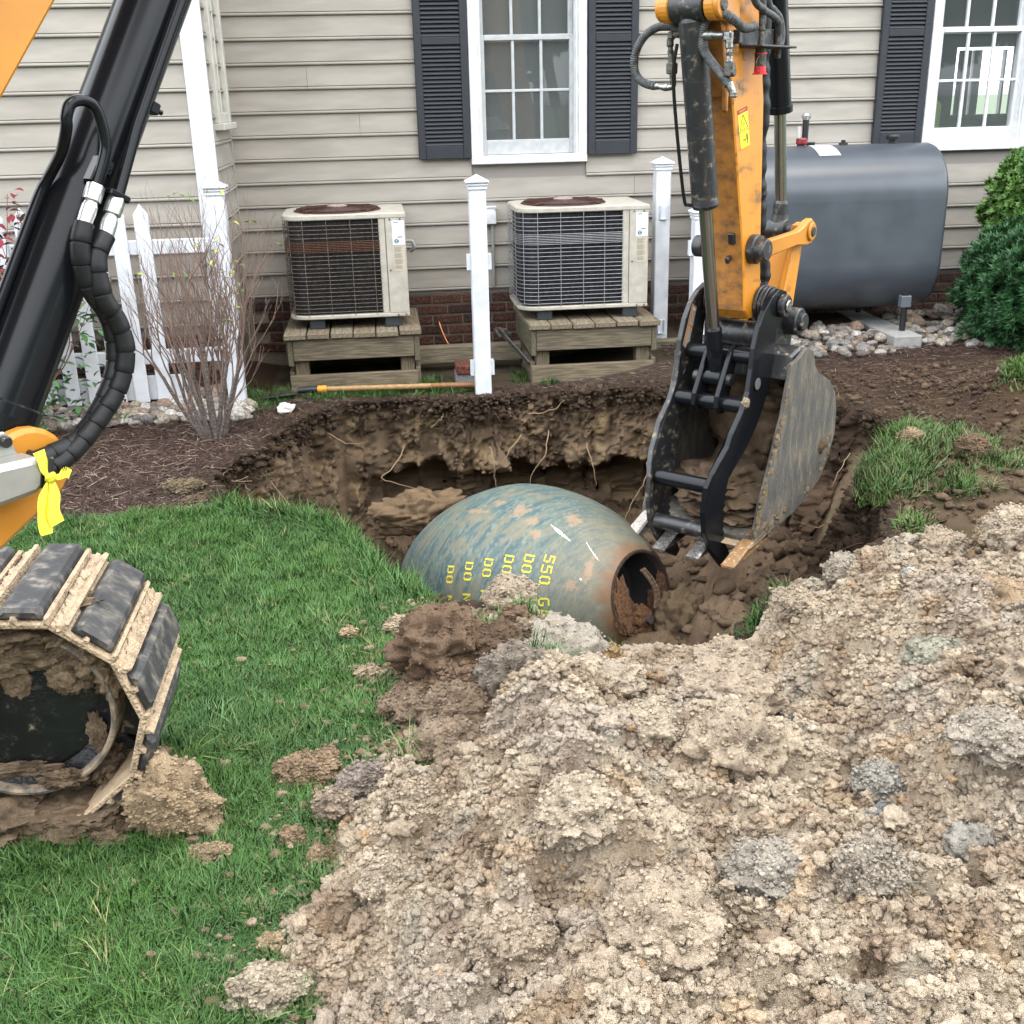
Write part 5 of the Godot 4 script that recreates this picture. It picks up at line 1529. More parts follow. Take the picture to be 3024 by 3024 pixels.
	var rusto := mat("rust_orange", S(0.27, 0.125, 0.045), 0.95, 0.0, {"tex": "dirt", "scale": 9.0, "bump": "grit", "depth": 0.8})
	var flaps := [[-0.02, -0.140, 0.050, 0.125, 0.005, rusto], [-0.085, -0.02, 0.062, 0.05, 0.0, rusto], [-0.155, -0.03, 0.10, 0.055, -0.01, rust], [-0.09, 0.12, 0.06, 0.08, -0.02, rust], [-0.06, -0.09, 0.05, 0.06, -0.02, rust], [-0.03, 0.165, 0.03, 0.09, -0.01, rust]]
	var k := 0
	for f in flaps:      # [towards up, towards the near side, half sizes, depth]
		m = MB.new(); m.xf = X
		lump(m, Vector3(f[0], f[4], f[1]), Basis.from_euler(Vector3(rf(-0.2, 0.2), rf(-0.4, 0.4), rf(-0.2, 0.2))).scaled(Vector3(f[3], 0.014, f[2])), 50.0 + k * 3.3, 0.45, 3, 1.6, 3, 0.12)
		put("rust_plate", m, f[5], o)
		k += 1
	m = MB.new(); m.xf = X
	for j in 2:
		var c := []
		for q in 9: c.append(Vector3(0.115 - q * 0.024, 0.018 + 0.01 * sin(q * 0.4), 0.01 + j * 0.018 + 0.055 * sin(q / 8.0 * PI * 0.7)))
		m.tube(c, 0.0085, 6)
	put("pipe_stub", m, mat("pipe_mud", S(0.24, 0.15, 0.085), 0.9, 0.0, {"tex": "dirt", "scale": 9.0, "bump": "grit", "depth": 0.4}), o)
	m = MB.new(); m.xf = X
	m.tube_hard([Vector3(-0.115, -0.01, 0.0), Vector3(-0.115, 0.03, 0.0)], [0.022, 0.02], 6)
	put("bolt_head", m, mat("bolt_rust", S(0.035, 0.022, 0.018), 0.8), o)

# ---------------------------------------------------------------- excavator
var AB := Basis(Vector3(0.70711, 0, -0.70711), Vector3(0, 1, 0), Vector3(0.70711, 0, 0.70711))      # u outward along the arm, v up, w along the pins
var AP := Vector3(1.605, 0.887, 3.25)      # the bucket pin
var ex: Node3D

func arm(b := 0.004) -> MB:
	var m := MB.new()
	m.bev = b
	m.xf = Transform3D(AB, AP - ex.position)
	return m

func pin(m: MB, u: float, v: float, w0: float, w1: float, r: float, seg := 20, bv := 0.004) -> void:
	m.cyl(Vector3(u, v, w0), Vector3(u, v, w1), r, r, seg, bv)

func wrapped(pts: Array, r: float, lap: float) -> Array:      # a hose wound with overlapping tape: [path, radii]
	var c := curve(pts, 14)
	var total := 0.0
	for k in c.size() - 1: total += c[k].distance_to(c[k + 1])
	var marks := []
	var t := 0.0
	while t < total:
		for q in [[0.0, 0.0], [0.3, 0.0004], [0.6, 0.0008], [0.9, 0.0011], [0.915, -0.0026], [0.975, -0.0026], [0.99, 0.0]]: marks.append([t + q[0] * lap, r + q[1]])
		t += lap
	var out := []; var rad := []
	var k := 0; var acc := 0.0
	for m in marks:
		while k < c.size() - 2 and acc + c[k].distance_to(c[k + 1]) < m[0]:
			acc += c[k].distance_to(c[k + 1]); k += 1
		if m[0] > total: break
		out.append(c[k].lerp(c[k + 1], (m[0] - acc) / c[k].distance_to(c[k + 1]))); rad.append(m[1])
	return [out, rad]

func hose(pts: Array, r: float, rib: float, depth: float, seg := 10) -> Array:      # a ribbed hose: [path, radii]
	var c := curve(pts, 10)
	var out := [c[0]]; var rad := [r]
	var step := rib / 4.0
	var acc := 0.0; var n := 0
	for k in c.size() - 1:
		var a: Vector3 = c[k]; var b: Vector3 = c[k + 1]
		var L := a.distance_to(b)
		var t := step - acc
		while t <= L:
			out.append(a.lerp(b, t / L))
			rad.append(r - (depth if n % 4 == 0 else 0.0))
			n += 1
			t += step
		acc = L - (t - step)
	return [out, rad]

func ramp_mat(called: String, cols: Array, offs: Array, freq: float, scale: float, rough: float, metal := 0.0, bump := 0.3, world := true) -> StandardMaterial3D:
	if mats.has(called): return mats[called]
	var f := FastNoiseLite.new()
	f.seed = called.hash() % 1000
	f.fractal_octaves = 6
	f.fractal_gain = 0.6
	f.frequency = freq
	var t := NoiseTexture2D.new()
	t.width = 512; t.height = 512; t.seamless = true; t.noise = f
	var g := Gradient.new()
	g.offsets = PackedFloat32Array(offs)
	var pc := PackedColorArray()
	for c in cols: pc.append(c)
	g.colors = pc
	t.color_ramp = g
	var m := StandardMaterial3D.new()
	m.albedo_texture = t
	m.roughness = rough; m.metallic = metal
	m.uv1_triplanar = true; m.uv1_world_triplanar = world
	m.uv1_scale = Vector3(scale, scale, scale)
	if bump > 0.0:
		m.heightmap_enabled = true; m.heightmap_texture = noise_tex("grit"); m.heightmap_scale = bump
	mats[called] = m
	return m

func build_excavator() -> void:
	ex = thing("excavator", "yellow and black tracked excavator with bucket and thumb reaching over the pit", "excavator", Vector3(-2.3, 0, 6.1))
	var yellow := ramp_mat("paint_yellow", [S(0.56, 0.22, 0.016), S(0.53, 0.205, 0.016), S(0.33, 0.14, 0.018), S(0.06, 0.042, 0.026)], [0.0, 0.62, 0.74, 0.86], 0.012, 1.6, 0.42, 0.0, 0.0)
	var yellow_clean := mat("paint_yellow_clean", S(0.50, 0.20, 0.016), 0.4, 0.0, {"tex": "soft", "scale": 0.8})
	var grimy := ramp_mat("paint_grimy", [S(0.42, 0.175, 0.026), S(0.33, 0.135, 0.024), S(0.17, 0.08, 0.025), S(0.045, 0.03, 0.02)], [0.1, 0.45, 0.68, 0.85], 0.014, 2.2, 0.6, 0.0, 0.06)
	var black := mat("paint_black", S(0.0075, 0.0085, 0.0105), 0.2, 0.0, {"tex": "soft", "scale": 1.5, "spec": 0.32})
	var blackworn := ramp_mat("paint_black_worn", [S(0.011, 0.012, 0.014), S(0.014, 0.015, 0.017), S(0.06, 0.052, 0.042), S(0.28, 0.23, 0.17)], [0.0, 0.62, 0.75, 0.88], 0.018, 1.7, 0.42, 0.0, 0.05)
	var chrome := mat("chrome_rod", S(0.28, 0.275, 0.265), 0.16, 0.95)
	var steel := mat("fitting_steel", S(0.42, 0.42, 0.40), 0.35, 0.9, {"tex": "dirt", "scale": 9.0})
	var zinc := mat("fitting_zinc", S(0.62, 0.62, 0.62), 0.3, 0.85)
	var dirty := mat("fitting_dirty", S(0.15, 0.14, 0.12), 0.55, 0.5, {"tex": "dirt", "scale": 9.0})
	var rubber := mat("rubber_black", S(0.0095, 0.010, 0.011), 0.45, 0.0, {"tex": "soft", "scale": 4.0, "spec": 0.35})
	var greyhose := mat("hose_grey", S(0.11, 0.118, 0.12), 0.7, 0.0, {"tex": "dirt", "scale": 5.0})
	var mud := ramp_mat("mud_steel", [S(0.040, 0.040, 0.037), S(0.065, 0.062, 0.053), S(0.115, 0.095, 0.067), S(0.24, 0.19, 0.125)], [0.15, 0.5, 0.7, 0.92], 0.013, 1.5, 0.7, 0.0, 0.25)
	mud.uv1_scale = Vector3(3.0, 0.7, 3.0)
	var mudtan := ramp_mat("mud_tan", [S(0.20, 0.145, 0.095), S(0.32, 0.24, 0.155), S(0.42, 0.32, 0.21), S(0.34, 0.25, 0.16)], [0.15, 0.4, 0.6, 0.85], 0.015, 2.0, 0.95, 0.0, 0.6)
	build_boom(yellow_clean, black, rubber, zinc)
	# ---- the stick
	var m := arm(0.006)
	var side := [Vector2(-0.10, -0.055), Vector2(-0.148, -0.01), Vector2(-0.178, 0.21), Vector2(-0.262, 0.54), Vector2(-0.34, 0.85), Vector2(-0.43, 1.2), Vector2(-0.52, 1.55), Vector2(-0.62, 1.9), Vector2(-0.22, 1.95), Vector2(-0.17, 1.5), Vector2(-0.148, 1.21), Vector2(-0.066, 0.845), Vector2(-0.042, 0.53), Vector2(-0.022, 0.26), Vector2(0.0, 0.06), Vector2(-0.02, -0.055)]
	m.prism(side, -0.089, 0.089)
	var stick := put("stick", m, yellow, ex)
	m = arm(0.002)      # the grimy face towards the machine
	for k in range(1, 7):
		var a: Vector2 = side[k]; var b: Vector2 = side[k + 1]
		var e := (b - a).normalized()
		m.quad(Vector3(a.x, a.y, -0.083) + Vector3(-e.y, e.x, 0) * 0.003, Vector3(a.x, a.y, 0.083) + Vector3(-e.y, e.x, 0) * 0.003, Vector3(b.x, b.y, 0.083) + Vector3(-e.y, e.x, 0) * 0.003, Vector3(b.x, b.y, -0.083) + Vector3(-e.y, e.x, 0) * 0.003, Vector3(-e.y, e.x, 0))
	put("front_plate", m, grimy, stick)
	m = arm(0.004)
	m.prism([Vector2(-0.355, 0.86), Vector2(-0.37, 0.86), Vector2(-0.47, 1.2), Vector2(-0.425, 1.2)], -0.02, 0.082)
	m.prism([Vector2(-0.362, 0.80), Vector2(-0.376, 0.81), Vector2(-0.39, 0.93), Vector2(-0.366, 0.92)], 0.06, 0.083)
	put("doubler_plate", m, grimy, stick)
	m = arm(0.003)
	m.prism([Vector2(-0.26, 0.99), Vector2(-0.40, 1.26), Vector2(-0.38, 1.27), Vector2(-0.25, 1.01)], 0.0885, 0.092, 0.001)
	put("weld_seam", m, yellow, stick)
	# lugs that carry the thumb cylinder
	m = arm(0.005)
	for s in [-1.0, 1.0]:
		m.prism(disc_outline(Vector2(-0.53, 1.18), 0.056, [Vector2(-0.36, 1.34), Vector2(-0.36, 1.12)]), s * 0.095 - 0.02, s * 0.095 + 0.02)
		pin(m, -0.53, 1.18, s * 0.115 - 0.018, s * 0.115 + 0.018, 0.05)
	put("cylinder_lug", m, yellow_clean, stick)
	m = arm(0.004)
	for s in [-1.0, 1.0]: pin(m, -0.53, 1.18, s * 0.134 - 0.004, s * 0.134 + 0.006, 0.026, 14)
	put("lug_pin", m, dirty, stick)
	put("warning_label", arm_plate([Vector3(-0.300, 0.806, 0.0905), Vector3(-0.216, 0.824, 0.0905), Vector3(-0.176, 0.674, 0.0905), Vector3(-0.254, 0.658, 0.0905)]), label_mat("warning"), stick)
	# lower end: bolt blotches, boss, collars
	m = arm(0.006)
	pin(m, -0.11, 0.249, 0.088, 0.125, 0.062, 24, 0.006)
	put("link_boss", m, blackworn, stick)
	m = arm(0.003)
	for q in [[-0.222, 0.30, 0.02], [-0.208, 0.215, 0.010], [-0.222, 0.21, 0.012]]: m.box(Vector3(q[0] + 0.013, q[1], 0.045 if q[2] > 0.015 else 0.03), Vector3(0.02, q[2] * 2.4, q[2] * 1.5), Basis(Vector3(0, 0, 1), 0.25), 0.004)
	put("grease_port", m, blackworn, stick)
	m = arm(0.006)
	for s in [-1.0, 1.0]:
		for k in 4: pin(m, 0.0, 0.0, s * (0.092 + k * 0.018), s * (0.108 + k * 0.018), [0.082, 0.078, 0.080, 0.074][k] - (0.01 if s < 0 else 0.0), 28, 0.004)
	put("pin_collar", m, blackworn, stick)
	# ---- thumb cylinder on the machine side of the stick
	var A := Vector2(-0.53, 1.18); var B := Vector2(-0.215, -0.25)
	var dir := (B - A).normalized()
	var P := func(t: float, w := 0.0) -> Vector3: return Vector3(A.x + dir.x * t, A.y + dir.y * t, w)
	m = arm()
	m.tube_hard([P.call(0.03), P.call(0.05), P.call(0.72), P.call(0.745), P.call(0.76)], [0.046, 0.054, 0.054, 0.058, 0.050], 28)
	pin(m, A.x, A.y, -0.07, 0.07, 0.06, 24)
	var tcy := put("thumb_cylinder", m, blackworn, ex)
	m = arm(); m.cyl(P.call(0.75), P.call(1.335), 0.0275, 0.0275, 24)
	put("piston_rod", m, chrome, tcy)
	m = arm(0.006)
	m.tube_hard([P.call(1.28), P.call(1.29), P.call(1.38), P.call(1.43)], [0.031, 0.036, 0.036, 0.03], 20)
	m.box(P.call(1.44), Vector3(0.062, 0.12, 0.066), Basis(Vector3(0, 0, 1), atan2(dir.x, -dir.y)), 0.02)
	pin(m, B.x - 0.005, B.y - 0.05, -0.04, 0.04, 0.036)
	put("rod_end", m, black, tcy)
	m = arm()      # pressure pipe along the barrel
	m.tube(curve([Vector3(-0.57, 1.05, -0.035), Vector3(-0.545, 0.9, -0.06), Vector3(-0.44, 0.5, -0.063), Vector3(-0.415, 0.45, -0.05), Vector3(-0.39, 0.455, -0.03)], 8), 0.007, 8)
	put("pressure_pipe", m, rubber, tcy)
	# hoses that loop out beside the cylinder
	var loops := [[[[-0.47, 1.110, -0.03], [-0.47, 1.106, -0.082], [-0.47, 1.120, -0.129], [-0.47, 1.119, -0.181], [-0.47, 1.095, -0.233], [-0.47, 1.051, -0.271], [-0.47, 0.993, -0.287], [-0.47, 0.946, -0.273], [-0.47, 0.918, -0.238], [-0.47, 0.905, -0.185]], 0.0165],
		[[[-0.32, 1.109, 0.155], [-0.413, 1.101, 0.158], [-0.495, 1.124, 0.162], [-0.525, 1.150, 0.126], [-0.525, 1.146, 0.083], [-0.525, 1.115, 0.053], [-0.525, 1.065, 0.040], [-0.52, 1.017, 0.058], [-0.52, 0.968, 0.10], [-0.52, 0.926, 0.141], [-0.52, 0.90, 0.165]], 0.0175]]
	for L in loops:
		var pts := []
		for q in L[0]: pts.append(Vector3(q[0], q[1], q[2]))
		var h := hose(pts, L[1], 0.0088, 0.0028)
		m = arm(); m.tube(h[0], h[1], 12)
		put("ribbed_hose", m, greyhose, ex)
	m = arm(0.003)
	m.tube_hard([Vector3(-0.47, 1.088, -0.03), Vector3(-0.47, 1.089, -0.055), Vector3(-0.47, 1.089, -0.07)], [0.022, 0.022, 0.017], 8)
	m.tube_hard([Vector3(-0.47, 1.089, -0.068), Vector3(-0.47, 1.089, -0.085), Vector3(-0.47, 1.089, -0.108)], [0.014, 0.016, 0.012], 6)
	m.box(Vector3(-0.47, 1.086, -0.118), Vector3(0.026, 0.03, 0.028), Basis.IDENTITY, 0.006)
	m.tube_hard([Vector3(-0.47, 1.074, -0.124), Vector3(-0.47, 1.05, -0.123), Vector3(-0.47, 1.045, -0.122), Vector3(-0.47, 1.03, -0.121)], [0.014, 0.014, 0.010, 0.010], 10)
	m.tube_hard([Vector3(-0.47, 1.032, -0.121), Vector3(-0.47, 1.018, -0.120), Vector3(-0.47, 0.985, -0.116)], [0.015, 0.013, 0.015], 6)
	m.box(Vector3(-0.47, 0.968, -0.113), Vector3(0.034, 0.042, 0.036), Basis.IDENTITY, 0.004)
	m.tube_hard([Vector3(-0.47, 0.948, -0.109), Vector3(-0.47, 0.906, -0.105)], [0.013, 0.012], 10)
	put("hose_fitting", m, dirty, ex)
	m = arm(0.003)
	m.tube(curve([Vector3(-0.47, 0.918, -0.105), Vector3(-0.47, 0.902, -0.108), Vector3(-0.47, 0.898, -0.13)], 5), 0.012, 8)
	m.tube_hard([Vector3(-0.47, 0.899, -0.128), Vector3(-0.47, 0.899, -0.142), Vector3(-0.47, 0.902, -0.165), Vector3(-0.47, 0.906, -0.20)], [0.014, 0.014, 0.010, 0.016], 8)
	m.tube_hard([Vector3(-0.52, 1.076, 0.05), Vector3(-0.52, 1.076, 0.085), Vector3(-0.52, 1.076, 0.10)], [0.018, 0.018, 0.012], 8)
	m.tube_hard([Vector3(-0.52, 1.075, 0.095), Vector3(-0.52, 1.074, 0.135)], [0.014, 0.014], 6)
	m.box(Vector3(-0.52, 1.070, 0.152), Vector3(0.028, 0.036, 0.034), Basis.IDENTITY, 0.006)
	m.tube_hard([Vector3(-0.52, 1.06, 0.156), Vector3(-0.52, 1.03, 0.157), Vector3(-0.52, 1.025, 0.158), Vector3(-0.52, 1.01, 0.159)], [0.014, 0.014, 0.010, 0.011], 10)
	m.tube_hard([Vector3(-0.52, 1.014, 0.159), Vector3(-0.52, 1.0, 0.159), Vector3(-0.52, 0.982, 0.16)], [0.016, 0.014, 0.015], 6)
	m.tube_hard([Vector3(-0.52, 0.905, 0.162), Vector3(-0.52, 0.888, 0.173), Vector3(-0.52, 0.868, 0.183)], [0.019, 0.016, 0.013], 8)
	m.box(Vector3(-0.52, 0.868, 0.184), Vector3(0.026, 0.026, 0.026), Basis.IDENTITY, 0.006)
	put("hose_fitting", m, steel, ex)
	m = arm(0.003)
	m.box(Vector3(-0.52, 0.955, 0.163), Vector3(0.034, 0.052, 0.036), Basis.IDENTITY, 0.004)
	pin(m, -0.525, 0.945, 0.178, 0.188, 0.016, 14, 0.002)
	put("shutoff_valve", m, dirty, ex)
	# shelf with couplings on the side of the stick
	m = arm(0.003)
	m.span(Vector3(-0.31, 1.036, 0.089), Vector3(0.0, 1.045, 0.19)); m.span(Vector3(-0.31, 1.045, 0.089), Vector3(-0.14, 1.115, 0.098)); m.span(Vector3(-0.13, 1.04, 0.089), Vector3(-0.03, 1.11, 0.10)); m.box(Vector3(-0.345, 1.075, 0.1), Vector3(0.03, 0.05, 0.03))
	put("coupling_shelf", m, blackworn, ex)
	m = arm(0.002)
	m.tube_hard([Vector3(-0.222, 1.14, 0.14), Vector3(-0.222, 1.10, 0.14), Vector3(-0.222, 1.095, 0.14), Vector3(-0.222, 1.046, 0.14)], [0.012, 0.014, 0.010, 0.015], 8)
	m.tube_hard([Vector3(-0.222, 1.035, 0.14), Vector3(-0.222, 1.02, 0.14), Vector3(-0.222, 1.015, 0.14), Vector3(-0.221, 0.965, 0.14)], [0.021, 0.021, 0.023, 0.022], 18)
	m.tube_hard([Vector3(-0.07, 1.10, 0.14), Vector3(-0.07, 1.046, 0.14)], [0.013, 0.015], 8)
	m.tube_hard([Vector3(-0.07, 1.036, 0.14), Vector3(-0.07, 1.0, 0.14)], [0.015, 0.012], 8)
	put("coupling", m, dirty, ex)
	m = arm(0.002)
	m.tube_hard([Vector3(-0.221, 0.968, 0.14), Vector3(-0.221, 0.945, 0.14), Vector3(-0.221, 0.944, 0.14), Vector3(-0.221, 0.939, 0.14)], [0.0235, 0.0235, 0.029, 0.029], 18)
	m.tube_hard([Vector3(-0.222, 1.018, 0.14), Vector3(-0.222, 1.013, 0.14)], [0.025, 0.025], 18)
	put("dust_cap", m, mat("cap_red", S(0.62, 0.02, 0.035), 0.4), ex)
	m = arm(); m.tube(curve([Vector3(-0.24, 1.015, 0.15), Vector3(-0.285, 0.99, 0.155), Vector3(-0.285, 0.96, 0.155), Vector3(-0.245, 0.945, 0.15)], 6), 0.0022, 5)
	put("cap_cord", m, dirty, ex)
	for q in [[[-0.40, 1.42, 0.14], [-0.32, 1.22, 0.145], [-0.24, 1.172, 0.15], [-0.156, 1.153, 0.15], [-0.10, 1.13, 0.15], [-0.072, 1.09, 0.14]], [[-0.18, 1.42, 0.11], [-0.12, 1.214, 0.11], [-0.08, 1.18, 0.115], [-0.03, 1.15, 0.12], [0.0, 1.09, 0.12], [-0.01, 1.05, 0.12]], [[-0.30, 1.42, 0.135], [-0.24, 1.24, 0.14], [-0.222, 1.15, 0.14], [-0.222, 1.12, 0.14]]]:
		var pts := []
		for t in q: pts.append(Vector3(t[0], t[1], t[2]))
		m = arm(); m.tube(curve(pts, 8), 0.0145, 10)
		put("hose", m, greyhose, ex)
	# sleeved hose run down the far side of the stick
	m = arm()
	var bh := curve([Vector3(0.02, 1.5, 0.0), Vector3(0.05, 1.1, 0.0), Vector3(0.06, 0.95, 0.0), Vector3(0.06, 0.82, 0.01), Vector3(0.068, 0.648, 0.0), Vector3(0.085, 0.5, 0.0), Vector3(0.10, 0.42, 0.0), Vector3(0.11, 0.28, 0.0), Vector3(0.14, 0.18, 0.03), Vector3(0.12, 0.08, 0.05), Vector3(0.08, 0.02, 0.05)], 8)
	var br := []
	for k in bh.size(): br.append((0.043 if k < 56 else 0.022) + 0.006 * sin(k * 1.1) * sin(k * 0.37))
	m.tube(bh, br, 12)
	put("hose_sleeve", m, rubber, ex)
	# ---- bucket cylinder and links beyond the stick
	m = arm()
	var c0 := Vector3(0.06, 1.75, 0); var c1 := Vector3(0.283, 0.79, 0); var cd := (c1 - c0).normalized()
	m.tube_hard([c0, c1 - cd * 0.03, c1 - cd * 0.028, c1], [0.049, 0.049, 0.055, 0.055], 26)
	var bcy := put("bucket_cylinder", m, black, ex)
	m = arm(); m.cyl(c1 - cd * 0.02, Vector3(0.345, 0.395, 0), 0.0265, 0.0265, 24); put("piston_rod", m, chrome, bcy)
	m = arm(); m.tube_hard([Vector3(0.343, 0.41, 0), Vector3(0.345, 0.395, 0), Vector3(0.34, 0.34, 0)], [0.029, 0.034, 0.034], 18); m.tube_hard([Vector3(0.341, 0.345, 0), Vector3(0.338, 0.30, 0)], [0.04, 0.045], 18); pin(m, 0.332, 0.28, -0.045, 0.045, 0.052)
	put("rod_end", m, blackworn, bcy)
	m = arm(0.006)
	for s in [-1.0, 1.0]:
		var z: float = 0.142 * s
		m.prism([Vector2(-0.122, 0.213), Vector2(0.20, 0.233), Vector2(0.27, 0.225), Vector2(0.31, 0.222), Vector2(0.352, 0.226), Vector2(0.383, 0.25), Vector2(0.39, 0.285), Vector2(0.378, 0.318), Vector2(0.34, 0.338), Vector2(0.30, 0.332), Vector2(0.262, 0.312), Vector2(0.2, 0.296), Vector2(-0.122, 0.285)], z - 0.018, z + 0.018)
		pin(m, 0.33, 0.281, z + s * 0.018, z + s * 0.03, 0.040)
	put("guide_link", m, yellow_clean, ex)
	m = arm(0.004)
	for s in [-1.0, 1.0]:
		pin(m, -0.122, 0.249, s * 0.122, s * 0.172, 0.046, 22, 0.004); pin(m, 0.33, 0.281, s * 0.17, s * 0.177, 0.022, 16, 0.002)
	pin(m, 0.33, 0.281, -0.12, 0.12, 0.03); pin(m, -0.122, 0.249, -0.15, 0.15, 0.028)
	put("link_pin", m, blackworn, ex)
	m = arm(0.005)
	for s in [-1.0, 1.0]: m.prism([Vector2(0.285, 0.31), Vector2(0.34, 0.32), Vector2(0.372, 0.29), Vector2(0.352, 0.20), Vector2(0.295, -0.05), Vector2(0.25, -0.13), Vector2(0.17, -0.14), Vector2(0.13, -0.08), Vector2(0.19, 0.02), Vector2(0.26, 0.2)], s * 0.098 - 0.016, s * 0.098 + 0.016)
	m.prism([Vector2(0.265, 0.20), Vector2(0.285, 0.20), Vector2(0.225, -0.02), Vector2(0.20, -0.02)], -0.085, 0.085)
	put("bucket_link", m, yellow, ex)
	build_bucket(mud, mudtan, blackworn, black, steel, chrome)
	build_thumb(black, blackworn)
	build_track(mudtan, blackworn)

func disc_outline(c: Vector2, r: float, tail: Array) -> Array:      # a round end joined to the tail points
	var out := []
	var mid: Vector2 = (tail[0] + tail[tail.size() - 1]) * 0.5
	var a0 := (c - mid).angle()
	for k in 13:
		var a := a0 - PI * 0.55 + PI * 1.1 * k / 12.0
		out.append(c + Vector2(cos(a), sin(a)) * r)
	var e0: Vector2 = out[12]
	var t := tail.duplicate()
	if e0.distance_to(t[0]) > e0.distance_to(t[t.size() - 1]): t.reverse()
	out.append_array(t)
	return out

func arm_plate(q: Array) -> MB:
	var m := arm()
	var nn := Vector3(0, 0, 1)
	var k := [m.vert(q[0], nn, Vector2(0, 0)), m.vert(q[1], nn, Vector2(1, 0)), m.vert(q[2], nn, Vector2(1, 1)), m.vert(q[3], nn, Vector2(0, 1))]
	m.face(k[0], k[1], k[2]); m.face(k[0], k[2], k[3])
	return m

func build_boom(yellow: Material, black: Material, rubber: Material, zinc: Material) -> void:
	var m := arm(0.006)
	var low := [Vector2(-3.80, 0.33), Vector2(-3.199, 1.067), Vector2(-2.35, 2.12), Vector2(-1.95, 2.32), Vector2(-0.45, 1.72)]
	var up := [Vector2(-0.25, 1.86), Vector2(-0.95, 2.28), Vector2(-1.9, 2.78), Vector2(-2.55, 2.66), Vector2(-3.55, 1.45), Vector2(-4.05, 0.55)]
	m.prism(low + up, 0.056, 0.10)
	m.prism(low + up, -0.10, -0.056)
	var inner := [Vector2(-3.84, 0.42), Vector2(-3.23, 1.13), Vector2(-2.36, 2.2), Vector2(-1.93, 2.38), Vector2(-0.45, 1.78)]
	m.prism(inner + [Vector2(-0.3, 1.84), Vector2(-0.95, 2.24), Vector2(-1.88, 2.72), Vector2(-2.52, 2.6), Vector2(-3.5, 1.42), Vector2(-3.98, 0.6)], -0.056, 0.056, 0.0)
	put("boom", m, yellow, ex)
	m = arm(0.01)      # knuckle that the boom swings on
	m.prism(disc_outline(Vector2(-3.425, 0.168), 0.088, [Vector2(-3.98, -0.24), Vector2(-4.05, 0.06)]), 0.075, 0.115)
	m.prism(disc_outline(Vector2(-3.425, 0.168), 0.088, [Vector2(-3.98, -0.24), Vector2(-4.05, 0.06)]), -0.115, -0.075)
	m.prism([Vector2(-3.97, 0.1), Vector2(-3.95, -0.42), Vector2(-4.4, -0.42), Vector2(-4.4, 0.5), Vector2(-4.0, 0.55)], -0.12, 0.12)
	put("swing_post", m, yellow, ex)
	m = arm(0.004)
	var A := Vector3(-3.475, 0.165, 0); var B := Vector3(-2.55, 1.66, 0)
	var d := (B - A).normalized()
	m.tube_hard([A + d * 0.05, A + d * 0.12, A + d * 0.145, A + d * 0.15, B], [0.070, 0.078, 0.078, 0.0735, 0.0735], 40)
	pin(m, A.x, A.y, -0.07, 0.07, 0.085)
	var cy := put("boom_cylinder", m, black, ex)
	m = arm(); m.cyl(B, Vector3(-2.2, 2.3, 0), 0.04, 0.04, 20); put("piston_rod", m, mats["chrome_rod"], cy)
	# rigid pipes beside the barrel
	m = arm()
	m.tube(curve([Vector3(-3.522, 0.2525, 0.0), Vector3(-3.364, 0.507, 0.0), Vector3(-3.255, 0.684, 0.0), Vector3(-3.226, 0.735, 0.015), Vector3(-3.215, 0.785, 0.06), Vector3(-3.217, 0.83, 0.095), Vector3(-3.216, 0.852, 0.10), Vector3(-3.204, 0.876, 0.10), Vector3(-3.180, 0.884, 0.10), Vector3(-3.154, 0.876, 0.10), Vector3(-3.141, 0.85, 0.10), Vector3(-3.136, 0.80, 0.10), Vector3(-3.146, 0.768, 0.10), Vector3(-3.172, 0.718, 0.10)], 6), 0.0118, 14)
	put("bent_pipe", m, black, cy)
	m = arm()
	m.tube([Vector3(-2.45, 1.80, 0.075), Vector3(-2.92, 1.04, 0.085), Vector3(-3.048, 0.832, 0.09), Vector3(-3.126, 0.69, 0.10)], 0.0125, 14)
	put("straight_pipe", m, black, cy)
	m = arm(0.003)
	m.box(Vector3(-3.155, 0.745, 0.085), Vector3(0.06, 0.03, 0.03), Basis(Vector3(0, 0, 1), 0.95)); m.box(Vector3(-3.13, 0.752, 0.079), Vector3(0.03, 0.03, 0.012), Basis(Vector3(0, 0, 1), 0.95)); pin(m, -3.13, 0.752, 0.08, 0.094, 0.009, 8, 0.002)
	m.box(Vector3(-2.975, 0.872, 0.03), Vector3(0.05, 0.026, 0.03), Basis(Vector3(0, 0, 1), -0.5)); m.tube_hard([Vector3(-2.955, 0.862, 0.03), Vector3(-2.94, 0.855, 0.03)], [0.006, 0.006], 8)
	m.box(Vector3(-3.128, 0.694, 0.10), Vector3(0.05, 0.014, 0.035), Basis(Vector3(0, 0, 1), 1.05 - PI / 2))
	put("pipe_clamp", m, black, cy)
	var nut := [[[-3.172, 0.718, 0.10], [-3.181, 0.702, 0.10], [-3.189, 0.689, 0.102], [-3.203, 0.666, 0.104], [-3.219, 0.641, 0.106]], [[-3.128, 0.688, 0.10], [-3.139, 0.671, 0.102], [-3.148, 0.658, 0.104], [-3.164, 0.633, 0.108], [-3.176, 0.612, 0.112]]]
	for q in nut:
		var p := []
		for t in q: p.append(Vector3(t[0], t[1], t[2]))
		m = arm(); m.tube_hard([p[0], p[1], p[2]], [0.019, 0.0195, 0.019], 6); m.tube_hard([p[2], p[2].lerp(p[3], 0.5), p[3], p[4]], [0.012, 0.0165, 0.017, 0.0155], 16)
		put("hose_nut", m, zinc, cy)
	m = arm(); m.tube_hard([Vector3(-3.217, 0.644, 0.106), Vector3(-3.223, 0.635, 0.106)], [0.017, 0.017], 16)
	put("seal_ring", m, mat("seal_orange", S(0.6, 0.13, 0.02), 0.5), cy)
